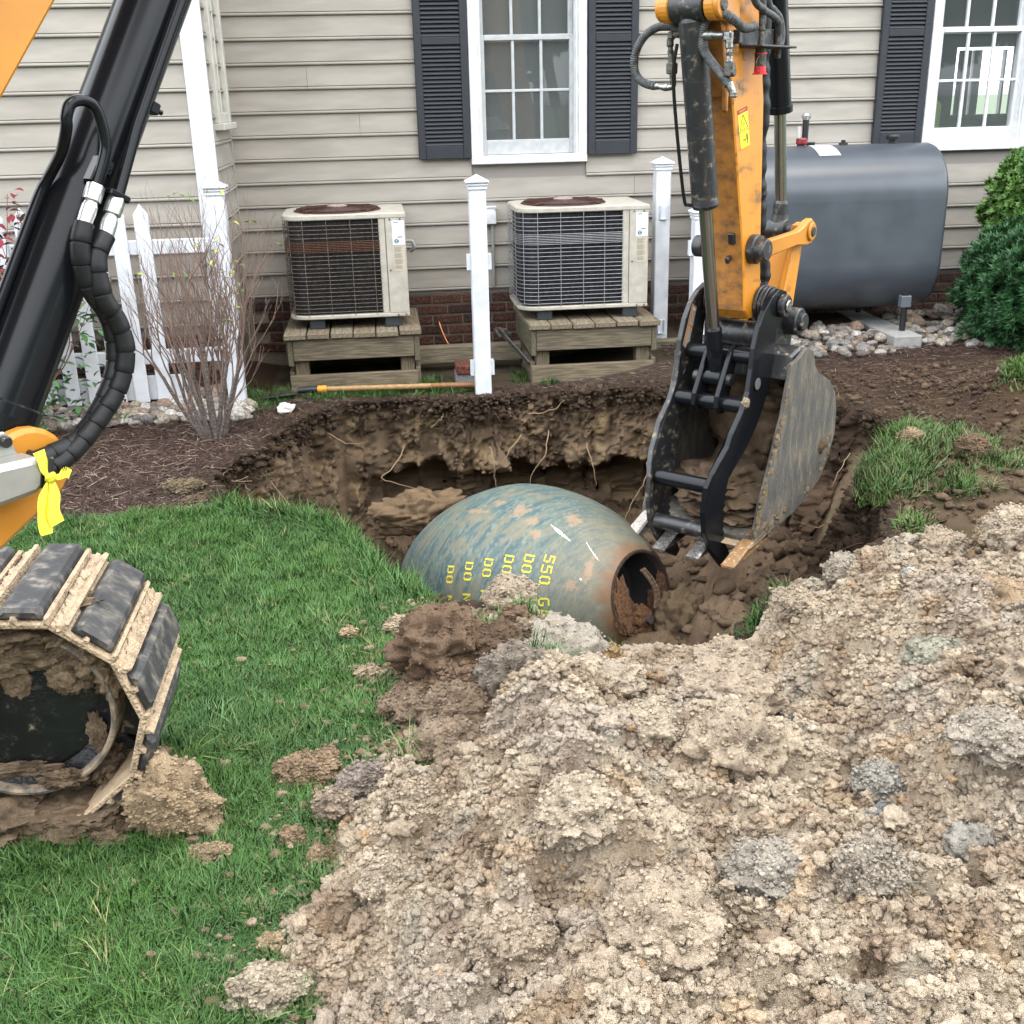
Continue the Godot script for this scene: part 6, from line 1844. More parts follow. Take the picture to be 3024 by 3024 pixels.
	var runs := [[[-3.216, 0.646, 0.106], [-3.236, 0.595, 0.11], [-3.229, 0.518, 0.11], [-3.196, 0.445, 0.115], [-3.199, 0.353, 0.12], [-3.246, 0.275, 0.125], [-3.32, 0.212, 0.13], [-3.40, 0.196, 0.14], [-3.48, 0.19, 0.15]], [[-3.174, 0.617, 0.112], [-3.208, 0.574, 0.12], [-3.213, 0.498, 0.13], [-3.190, 0.438, 0.135], [-3.186, 0.374, 0.14], [-3.215, 0.304, 0.14], [-3.282, 0.237, 0.14], [-3.352, 0.190, 0.145], [-3.422, 0.168, 0.15], [-3.49, 0.165, 0.16]]]
	for q in runs:
		var p := []
		for t in q: p.append(Vector3(t[0], t[1], t[2]))
		var h := wrapped(p, 0.0205, 0.044)
		m = arm(); m.tube(h[0], h[1], 16)
		put("wrapped_hose", m, rubber, ex)
	# clamp plate round the hoses
	m = arm(0.012)
	m.prism([Vector2(-3.62, 0.222), Vector2(-3.45, 0.215), Vector2(-3.432, 0.20), Vector2(-3.446, 0.152), Vector2(-3.46, 0.142), Vector2(-3.62, 0.13)], 0.120, 0.195)
	m.prism([Vector2(-3.62, 0.272), Vector2(-3.475, 0.264), Vector2(-3.466, 0.252), Vector2(-3.455, 0.21), Vector2(-3.62, 0.21)], 0.118, 0.130, 0.003)
	var cl := put("hose_clamp", m, mat("clamp_zinc", S(0.36, 0.36, 0.33), 0.38, 0.55, {"tex": "soft", "scale": 3.0}), ex)
	m = arm(0.002)
	for q in [[-3.480, 0.246], [-3.525, 0.246]]: pin(m, q[0], q[1], 0.128, 0.145, 0.012, 14, 0.003)
	m.box(Vector3(-3.433, 0.178, 0.155), Vector3(0.012, 0.07, 0.10), Basis(Vector3(0, 0, 1), -0.28), 0.004)
	put("clamp_bolt", m, mat("bolt_black", S(0.02, 0.02, 0.02), 0.3, 0.3), cl)
	# yellow ribbon tied to the hoses
	var tape := thing("yellow_ribbon", "bright yellow plastic ribbon knotted round the excavator's hoses", "ribbon", Vector3(-0.85, 0.95, 5.7))
	m = MB.new(); m.xf = Transform3D(AB, AP - tape.position)
	var strips := [[[-3.446, 0.228, 0.195], [-3.441, 0.19, 0.20], [-3.437, 0.172, 0.205]], [[-3.437, 0.172, 0.205], [-3.415, 0.168, 0.205], [-3.40, 0.172, 0.20], [-3.388, 0.163, 0.195]], [[-3.437, 0.172, 0.205], [-3.452, 0.135, 0.205], [-3.461, 0.09, 0.20], [-3.462, 0.055, 0.20]], [[-3.437, 0.172, 0.206], [-3.437, 0.135, 0.21], [-3.443, 0.10, 0.205], [-3.438, 0.072, 0.205]]]
	var wd := [[0.026, 0.022, 0.008], [0.008, 0.014, 0.022, 0.020], [0.008, 0.03, 0.036, 0.024], [0.008, 0.024, 0.03, 0.030]]
	for k in 4:
		var s: Array = strips[k]
		var p := []
		for t in s: p.append(Vector3(t[0], t[1], t[2]))
		var c := curve(p, 6)
		for j in c.size() - 1:
			var t: Vector3 = (c[j + 1] - c[j]).normalized()
			var sd := t.cross(Vector3(0.12 * sin(j * 0.5 + k), 0.2, 1)).normalized()
			var f0: float = float(j) / (c.size() - 1) * (wd[k].size() - 1); var f1: float = float(j + 1) / (c.size() - 1) * (wd[k].size() - 1)
			var w0: float = lerpf(wd[k][int(f0)], wd[k][mini(int(f0) + 1, wd[k].size() - 1)], f0 - int(f0)) * 0.5
			var w1: float = lerpf(wd[k][int(f1)], wd[k][mini(int(f1) + 1, wd[k].size() - 1)], f1 - int(f1)) * 0.5
			var z0 := Vector3(0, 0, 0.002 * sin(j * 0.7)); var z1 := Vector3(0, 0, 0.002 * sin((j + 1) * 0.7))
			m.quad(c[j] - sd * w0, c[j] + sd * w0 + z0, c[j + 1] + sd * w1 + z1, c[j + 1] - sd * w1, Vector3(0, 0.2, 1).normalized())
	var ym := mat("ribbon_yellow", S(0.66, 0.60, 0.03), 0.3, 0.0, {"back": S(0.3, 0.27, 0.01)})
	put("streamer", m, ym, tape)
	m = MB.new(); m.xf = Transform3D(AB, AP - tape.position)
	lump(m, Vector3(-3.437, 0.172, 0.207), Basis.from_scale(Vector3(0.012, 0.010, 0.008)), 9.0, 0.3, 2)
	put("knot", m, ym, tape)

func build_bucket(mud: Material, mudtan: Material, worn: Material, black: Material, steel: Material, chrome: Material) -> void:
	var bk := Node3D.new(); bk.name = "bucket"; ex.add_child(bk)
	var back := [Vector2(0.02, -0.262), Vector2(0.12, -0.272), Vector2(0.235, -0.335), Vector2(0.37, -0.406), Vector2(0.437, -0.472), Vector2(0.470, -0.56), Vector2(0.470, -0.677), Vector2(0.413, -0.785), Vector2(0.328, -0.868), Vector2(0.19, -0.918), Vector2(0.08, -0.945), Vector2(-0.02, -0.958), Vector2(-0.17, -0.965), Vector2(-0.34, -0.985)]
	var smooth := curve(back, 4)
	var inner := []
	for k in smooth.size():
		var t: Vector2 = (smooth[mini(k + 1, smooth.size() - 1)] - smooth[maxi(k - 1, 0)]).normalized()
		inner.append(smooth[k] + Vector2(t.y, -t.x) * 0.018)
	inner.reverse()
	var m := arm(0.0)
	m.prism(smooth + inner, -0.268, 0.268)
	put("bucket_shell", m, mud, bk)
	for s in [-1.0, 1.0]:
		m = arm(0.003)
		var o := [Vector2(-0.075, -0.235), Vector2(0.0, -0.225), Vector2(0.086, -0.187), Vector2(0.158, -0.215), Vector2(0.19, -0.29), Vector2(0.24, -0.335)]
		for q in back.slice(3, 13): o.append(q + (q - Vector2(0.1, -0.6)).normalized() * 0.012)
		o.append_array([Vector2(-0.345, -0.99), Vector2(-0.335, -0.92), Vector2(-0.312, -0.865), Vector2(-0.298, -0.81), Vector2(-0.257, -0.733), Vector2(-0.21, -0.633), Vector2(-0.173, -0.547), Vector2(-0.13, -0.458), Vector2(-0.102, -0.358), Vector2(-0.085, -0.307)])
		m.prism(o, s * 0.279 - 0.010, s * 0.279 + 0.010)
		put("side_plate", m, mud, bk)
	m = arm(0.006)
	m.prism([Vector2(-0.165, -0.952), Vector2(-0.165, -0.985), Vector2(-0.365, -1.006), Vector2(-0.385, -0.995)], -0.285, 0.285)
	put("cutting_edge", m, mudtan, bk)
	var tm := [ramp_mat("tooth_white", [S(0.24, 0.19, 0.14), S(0.4, 0.37, 0.33), S(0.5, 0.49, 0.46), S(0.2, 0.11, 0.07)], [0.2, 0.45, 0.65, 0.8], 0.02, 3.0, 0.45, 0.35, 0.1), mat("tooth_steel", S(0.42, 0.40, 0.37), 0.35, 0.55, {"tex": "dirt", "scale": 9.0}), mats.get("tooth_steel"), ramp_mat("tooth_rust", [S(0.16, 0.115, 0.075), S(0.20, 0.105, 0.04), S(0.29, 0.15, 0.045), S(0.42, 0.40, 0.37)], [0.25, 0.45, 0.68, 0.85], 0.02, 3.0, 0.6, 0.1, 0.3)]
	var roots := [Vector2(-0.30, -0.968), Vector2(-0.31, -0.992), Vector2(-0.31, -0.994), Vector2(-0.20, -0.972)]
	for k in 4:
		var w: float = [-0.252, -0.085, 0.085, 0.258][k]
		m = arm(0.008)
		var r: Vector2 = roots[k]; var tip := Vector2(-0.535, -1.035)
		var d := (tip - r).normalized(); var nn := Vector2(-d.y, d.x)
		var out := [r + nn * 0.034, r.lerp(tip, 0.55) + nn * 0.026, tip + nn * 0.006, tip - nn * 0.006, r.lerp(tip, 0.55) - nn * 0.026, r - nn * 0.034]
		m.prism(out, w - 0.032, w + 0.032)
		put("tooth", m, tm[k], bk)
	m = arm(0.006)
	for s in [-1.0, 1.0]:
		m.prism([Vector2(-0.05, 0.03), Vector2(0.0, 0.06), Vector2(0.06, 0.03), Vector2(0.19, -0.04), Vector2(0.245, -0.07), Vector2(0.26, -0.13), Vector2(0.22, -0.31), Vector2(0.1, -0.28), Vector2(-0.07, -0.27), Vector2(-0.08, -0.1)], s * 0.125 - 0.016, s * 0.125 + 0.016)
		pin(m, 0.19, -0.10, s * 0.13, s * 0.205, 0.062, 24, 0.006)
	put("ear", m, worn, bk)
	m = arm(0.01)
	m.prism([Vector2(-0.06, -0.31), Vector2(-0.03, -0.21), Vector2(0.08, -0.185), Vector2(0.16, -0.22), Vector2(0.20, -0.29), Vector2(0.10, -0.30)], -0.266, 0.266)
	put("top_beam", m, worn, bk)
	m = arm(0.004)
	pin(m, 0.0, 0.0, 0.19, 0.222, 0.05, 20, 0.005); pin(m, 0.0, 0.0, -0.215, -0.19, 0.05, 20, 0.005); pin(m, 0.19, -0.10, 0.20, 0.225, 0.04, 18, 0.004)
	pin(m, -0.02, -0.135, -0.115, 0.115, 0.058, 24, 0.006)
	put("pin_boss", m, worn, bk)
	m = arm(0.003)
	pin(m, 0.0, 0.0, 0.222, 0.232, 0.028, 18, 0.005)
	pin(m, -0.05, -0.215, -0.125, 0.125, 0.021, 18, 0.002)
	put("pin_end", m, mat("pin_bright", S(0.55, 0.54, 0.52), 0.3, 0.85, {"tex": "dirt", "scale": 12.0}), bk)
	# earth caked inside
	for q in [[Vector3(0.05, -0.86, -0.02), Vector3(0.30, 0.10, 0.25), 1.0], [Vector3(0.30, -0.66, 0.0), Vector3(0.12, 0.22, 0.25), 2.0], [Vector3(-0.12, -0.925, 0.05), Vector3(0.16, 0.05, 0.2), 3.0], [Vector3(0.28, -0.46, -0.02), Vector3(0.14, 0.10, 0.24), 4.0]]:
		m = arm()
		var ci := Color(0.16, 0.11, 0.07)
		lump(m, q[0], Basis.from_scale(q[1]), 200.0 + q[2] * 3.0, 0.3, 4, 1.4, 0, 0.10, func(p: Vector3) -> Color:
			var c := ci.lerp(Color(0.27, 0.19, 0.13), clampf(n1.get_noise_3dv(p * 9.0) * 2.0 + 0.3, 0, 1)); c.a = 1.0
			return c)
		put("caked_earth", m, soil_mat("soil_clod"), bk)
	m = arm()
	var rim := [Vector2(-0.085, -0.307), Vector2(-0.124, -0.458), Vector2(-0.173, -0.547), Vector2(-0.21, -0.633), Vector2(-0.257, -0.733), Vector2(-0.298, -0.81), Vector2(-0.315, -0.87), Vector2(-0.34, -0.95), Vector2(-0.20, -0.955), Vector2(-0.02, -0.95), Vector2(0.19, -0.91), Vector2(0.32, -0.86), Vector2(0.41, -0.78), Vector2(0.465, -0.67)]
	for k in 110:      # mud smeared along the rim of the open side
		var t := pow(rng.randf(), 1.2) * (rim.size() - 1.01)
		if t > 8.0 and rng.randf() < 0.4: t *= 0.6
		var p: Vector2 = rim[int(t)].lerp(rim[int(t) + 1], t - int(t))
		var w := 0.287
		p += (Vector2(0.1, -0.6) - p).normalized() * absf(rng.randfn(0.0, 0.022))
		var r := rf(0.005, 0.016)
		m.col = Color(0.25, 0.19, 0.12) * rf(0.7, 1.3)
		lump(m, Vector3(p.x, p.y, w), Basis.from_euler(Vector3(0, 0, rf(0, 6))).scaled(Vector3(r * 1.4, r * 1.2, r * 0.4)), 240.0 + k * 1.7, 0.45, 2, 1.6, 2, 0.1)
	put("smeared_mud", m, soil_mat("soil_clod"), bk).set_meta("kind", "stuff")

func build_thumb(black: Material, worn: Material) -> void:
	var th := Node3D.new(); th.name = "thumb"; ex.add_child(th)
	var outer := [Vector2(0.05, 0.055), Vector2(-0.02, 0.075), Vector2(-0.09, 0.05), Vector2(-0.155, 0.0), Vector2(-0.20, -0.06), Vector2(-0.236, -0.15), Vector2(-0.246, -0.235), Vector2(-0.266, -0.33), Vector2(-0.315, -0.405), Vector2(-0.40, -0.485), Vector2(-0.425, -0.535), Vector2(-0.478, -0.59), Vector2(-0.51, -0.64), Vector2(-0.535, -0.70), Vector2(-0.546, -0.81), Vector2(-0.527, -0.91), Vector2(-0.475, -1.0), Vector2(-0.41, -1.07), Vector2(-0.345, -1.13), Vector2(-0.29, -1.16)]
	var innr := [Vector2(-0.262, -1.14), Vector2(-0.30, -1.06)]
	for k in 9:
		innr.append(Vector2(-0.333 - 0.022 * sin(k / 8.0 * PI), -1.02 + k * 0.032)); innr.append(Vector2(-0.352 - 0.022 * sin(k / 8.0 * PI), -1.004 + k * 0.032))
	innr.append_array([Vector2(-0.345, -0.715), Vector2(-0.30, -0.665), Vector2(-0.235, -0.585), Vector2(-0.17, -0.50), Vector2(-0.10, -0.40), Vector2(-0.055, -0.32), Vector2(-0.04, -0.19), Vector2(-0.025, -0.10), Vector2(0.03, -0.045), Vector2(0.07, 0.0)])
	var bend := func(q: Vector2) -> float: return 0.178 - 0.042 * smoothstep(-0.5, -0.75, q.y)
	for s in [-1.0, 1.0]:
		var m := arm(0.003)
		m.prism(outer + innr, -0.0125, 0.0125, 0.003, func(q: Vector2) -> float: return s * bend.call(q))
		put("thumb_plate", m, worn if s < 0 else black, th)
	var m := arm(0.004)
	for q in [[-0.165, -0.203, 0.165], [-0.255, -0.40, 0.165], [-0.478, -0.71, 0.125], [-0.488, -0.915, 0.122]]:
		m = arm(0.003)
		pin(m, q[0], q[1], -q[2], q[2], 0.034, 24, 0.0)
		put("cross_tube", m, black if q[1] > -0.8 else worn, th)
	for s in [-1.0, 1.0]:
		m = arm(0.004)
		m.prism([Vector2(-0.125, -0.18), Vector2(-0.165, -0.155), Vector2(-0.205, -0.18), Vector2(-0.275, -0.30), Vector2(-0.31, -0.36), Vector2(-0.315, -0.41), Vector2(-0.285, -0.445), Vector2(-0.245, -0.445), Vector2(-0.21, -0.40), Vector2(-0.17, -0.28)], s * 0.056 - 0.011, s * 0.056 + 0.011)
		put("lug", m, black, th)
	m = arm(0.004); pin(m, -0.222, -0.302, -0.10, 0.085, 0.028)
	put("lug_pin", m, worn, th)
	m = arm(0.002)
	for q in [[-0.19, -0.31, 1.0], [-0.19, -0.31, -1.0]]:
		pin(m, q[0], q[1], q[2] * 0.19, q[2] * 0.193, 0.026, 18, 0.0005); pin(m, q[0], q[1], q[2] * 0.162, q[2] * 0.166, 0.026, 18, 0.0005)
	put("hole_ring", m, mat("hole_grey", S(0.08, 0.08, 0.078), 0.5), th)
	put("worn_label", arm_plate([Vector3(-0.150, 0.002, -0.1640), Vector3(-0.108, -0.022, -0.1640), Vector3(-0.178, -0.205, -0.1640), Vector3(-0.226, -0.172, -0.1640)]), label_mat("thumb"), th)
	m = arm()
	m.col = Color(0.42, 0.33, 0.23)
	lump(m, Vector3(-0.285, -0.375, 0.185), Basis.from_scale(Vector3(0.018, 0.022, 0.014)), 300.0, 0.4, 3, 1.6, 0, 0.2)
	put("stuck_clod", m, soil_mat("soil_clod"), th)

func build_track(mudtan: Material, worn: Material) -> void:
	var cx := -0.94; var cy := 0.33; var zn := 5.55; var zf := 5.10
	var tr := Node3D.new(); tr.name = "track"; ex.add_child(tr)
	var pad_m := ramp_mat("track_rubber", [S(0.016, 0.0165, 0.017), S(0.030, 0.030, 0.030), S(0.072, 0.068, 0.060), S(0.22, 0.185, 0.14)], [0.15, 0.5, 0.66, 0.9], 0.02, 1.3, 0.55, 0.0, 0.08)
	var W := zn - zf
	# one shoe: x along the track's run, y outward, z across
	var pl := MB.new(); pl.bev = 0.004
	pl.prism([Vector2(-0.084, 0.0), Vector2(-0.084, 0.016), Vector2(-0.066, 0.020), Vector2(-0.060, 0.040), Vector2(-0.050, 0.040), Vector2(-0.044, 0.018), Vector2(-0.005, 0.016), Vector2(0.0, 0.03), Vector2(0.01, 0.03), Vector2(0.015, 0.016), Vector2(0.072, 0.016), Vector2(0.076, 0.032), Vector2(0.086, 0.030), Vector2(0.088, 0.0)], -W / 2, W / 2)
	var pd := MB.new(); pd.bev = 0.009
	pd.prism([Vector2(-0.038, 0.017), Vector2(-0.032, 0.036), Vector2(-0.020, 0.048), Vector2(0.056, 0.048), Vector2(0.067, 0.038), Vector2(0.072, 0.017)], -W / 2 + 0.006, W / 2 - 0.012)
	var ln := MB.new(); ln.bev = 0.006
	ln.span(Vector3(-0.07, -0.06, -0.06), Vector3(0.07, 0.002, -0.02)); ln.span(Vector3(-0.07, -0.06, 0.02), Vector3(0.07, 0.002, 0.06))
	var mud_l := MB.new()
	for k in 8: lump(mud_l, Vector3(-0.066 + rf(-0.006, 0.008), 0.016, -W / 2 + 0.03 + k * 0.055), Basis.from_scale(Vector3(0.018, rf(0.006, 0.014), 0.036)), 400.0 + k, 0.35, 2, 1.5, 0, 0.2)
	var rp := 0.272
	var pitch := 0.1735
	var places := []
	for k in 7:      # round the front
		var a := deg_to_rad(5.0 + 34.0 * k)
		if a > PI: break
		places.append([Vector3(cx + rp * sin(a), cy + rp * cos(a), (zn + zf) / 2), a])
	for k in range(1, 10): places.append([Vector3(cx - pitch * k + 0.02, cy + rp, (zn + zf) / 2), 0.02])
	for k in range(0, 10): places.append([Vector3(cx - 0.12 - pitch * k, cy - rp, (zn + zf) / 2), PI])
	var plm := pl.mesh(); var pdm := pd.mesh(); var lnm := ln.mesh(); var mdm := mud_l.mesh()
	for q in places:
		var at := Transform3D(Basis(Vector3(0, 0, 1), -float(q[1])), q[0] - ex.position)
		put("shoe", plm, mudtan, tr, at)
		put("rubber_pad", pdm, pad_m, tr, at)
		put("track_link", lnm, worn, tr, at)
		put("packed_mud", mdm, mudtan, tr, at)
	# wheel, hub and frame
	var root := Transform3D(Basis(Vector3(1, 0, 0), PI / 2), Vector3(cx - 0.01, cy + 0.015, 0) - ex.position)
	var m := MB.new(); m.xf = root      # lathe axis y runs along +z
	m.lathe([Vector2(0.02, 5.12), Vector2(0.255, 5.14), Vector2(0.262, 5.16), Vector2(0.262, 5.30), Vector2(0.235, 5.32), Vector2(0.235, 5.36), Vector2(0.1, 5.38)], 48)
	put("idler_wheel", m, worn, tr)
	m = MB.new(); m.xf = root
	m.lathe([Vector2(0.222, 5.30), Vector2(0.236, 5.33), Vector2(0.232, 5.50), Vector2(0.229, 5.508), Vector2(0.222, 5.510), Vector2(0.216, 5.503), Vector2(0.214, 5.482)], 64)
	put("hub_drum", m, ramp_mat("drum_mud", [S(0.05, 0.047, 0.042), S(0.11, 0.095, 0.075), S(0.24, 0.185, 0.125), S(0.33, 0.25, 0.165)], [0.15, 0.42, 0.6, 0.85], 0.014, 2.2, 0.7, 0.0, 0.25), tr)
	m = MB.new(); m.xf = root
	m.lathe([Vector2(0.2145, 5.484), Vector2(0.18, 5.468), Vector2(0.17, 5.474), Vector2(0.03, 5.486), Vector2(0.0, 5.486)], 48)
	put("hub_cover", m, ramp_mat("hub_black", [S(0.008, 0.008, 0.009), S(0.011, 0.011, 0.012), S(0.035, 0.032, 0.027), S(0.26, 0.22, 0.155)], [0.2, 0.62, 0.76, 0.93], 0.02, 1.7, 0.25, 0.0, 0.1), tr)
	m = MB.new(); m.bev = 0.02; m.xf = Transform3D(Basis.IDENTITY, -ex.position)
	m.span(Vector3(-3.4, 0.12, 5.18), Vector3(cx - 0.18, 0.42, 5.47))
	put("track_frame", m, worn, tr)
	# mud packed on the drum and under the track
	var packs := [[-0.99, 0.535, 5.44, 0.10, 0.055, 0.06], [-0.86, 0.525, 5.45, 0.07, 0.05, 0.05], [-1.12, 0.53, 5.44, 0.09, 0.06, 0.06], [-0.78, 0.475, 5.46, 0.05, 0.06, 0.05], [-0.735, 0.415, 5.47, 0.035, 0.05, 0.04], [-1.2, 0.50, 5.44, 0.1, 0.07, 0.06], [-0.93, 0.575, 5.38, 0.16, 0.03, 0.10],
		[-0.86, 0.035, 5.50, 0.14, 0.045, 0.10], [-1.05, 0.045, 5.50, 0.16, 0.05, 0.10], [-0.72, 0.06, 5.42, 0.08, 0.06, 0.14], [-1.25, 0.05, 5.5, 0.14, 0.06, 0.1], [-0.77, 0.02, 5.60, 0.05, 0.025, 0.03], [-0.80, 0.13, 5.40, 0.06, 0.05, 0.06], [-0.88, 0.155, 5.505, 0.05, 0.022, 0.02], [-1.0, 0.50, 5.492, 0.09, 0.045, 0.022], [-0.90, 0.50, 5.49, 0.08, 0.035, 0.02], [-0.82, 0.445, 5.49, 0.05, 0.05, 0.02], [-0.97, 0.56, 5.46, 0.12, 0.035, 0.07], [-0.84, 0.545, 5.44, 0.06, 0.04, 0.07], [-1.05, 0.43, 5.484, 0.05, 0.06, 0.012], [-0.95, 0.43, 5.484, 0.03, 0.04, 0.010], [-0.78, 0.27, 5.488, 0.02, 0.05, 0.010], [-1.0, 0.18, 5.486, 0.10, 0.02, 0.010]]
	var k := 0
	for q in packs:
		m = MB.new(); m.xf = Transform3D(Basis.IDENTITY, -ex.position)
		var base := Color(0.30, 0.22, 0.14) if q[1] > 0.3 else Color(0.24, 0.175, 0.115)
		lump(m, Vector3(q[0], q[1], q[2]), Basis.from_scale(Vector3(q[3], q[4], q[5])), 500.0 + k * 2.7, 0.35, 4, 1.7, 0, 0.16, func(p: Vector3) -> Color:
			var c := base.lerp(base * 0.5, clampf(n1.get_noise_3dv(p * 16.0) * 2.2 + 0.2, 0, 1)); c.a = 1.0
			return c)
		put("packed_mud", m, soil_mat("soil_clod"), tr)
		k += 1


# ---------------------------------------------------------------- lawn, mulch, stones, plants, clods
func blade_tuft(n: int, h: float, spread: float, w: float, bend: float) -> ArrayMesh:
	var m := MB.new()
	for k in n:
		var a := rf(0, TAU)
		var p := Vector3(rf(-spread, spread), 0, rf(-spread, spread))
		var lean := Vector3(cos(a), 0, sin(a))
		var side := Vector3(-sin(a), 0, cos(a)) * w * rf(0.7, 1.2)
		var hh := h * rf(0.55, 1.15)
		var bd := bend * rf(0.2, 1.3)
		var pts := []
		for s in 4:
			var t := s / 3.0
			pts.append(p + Vector3(0, hh * (t - 0.25 * bd * t * t), 0) + lean * hh * bd * t * t)
		var tone := rf(0.75, 1.2)
		for s in 3:
			var w0 := 1.0 - 0.15 * s; var w1 := 1.0 - 0.15 * (s + 1) if s < 2 else 0.08
			var nn := (Vector3(0, 0.5, 0) + lean * 0.3 + Vector3(0, 0.3, 0)).normalized()
			m.col = Color(tone, tone, tone)
			m.quad(pts[s] - side * w0 * 0.5, pts[s] + side * w0 * 0.5, pts[s + 1] + side * w1 * 0.5, pts[s + 1] - side * w1 * 0.5, nn)
	return m.mesh()

func grass_mat() -> StandardMaterial3D:
	return mat("grass", Color(1, 1, 1), 0.55, 0.0, {"vc": true, "spec": 0.35, "back": S(0.03, 0.06, 0.012)})

func grass_color(x: float, z: float) -> Color:
	var b := n1.get_noise_2d(x * 1.5, z * 1.5 + 70.0)
	var u := rng.randf()
	var c := Color(0.060, 0.138, 0.026).lerp(Color(0.042, 0.104, 0.024), clampf(b * 1.5 + 0.4, 0, 1))
	if u < 0.18: c = Color(0.095, 0.19, 0.068)
	elif u < 0.27: c = Color(0.15, 0.23, 0.075)
	elif u < 0.29: c = Color(0.27, 0.25, 0.11)
	return c * rf(0.75, 1.25)

func lawn_at(x: float, z: float) -> bool:
	if z < 3.10 + 0.05 * n1.get_noise_2d(x * 5.0, 20.0) + (0.02 if x < -0.7 else 0.0): return false
	if x > 0.25: return false
	if z > 4.2 and x > foot_x(z) + 0.02 + 0.09 * n1.get_noise_2d(x * 9.0, z * 9.0): return false
	return true

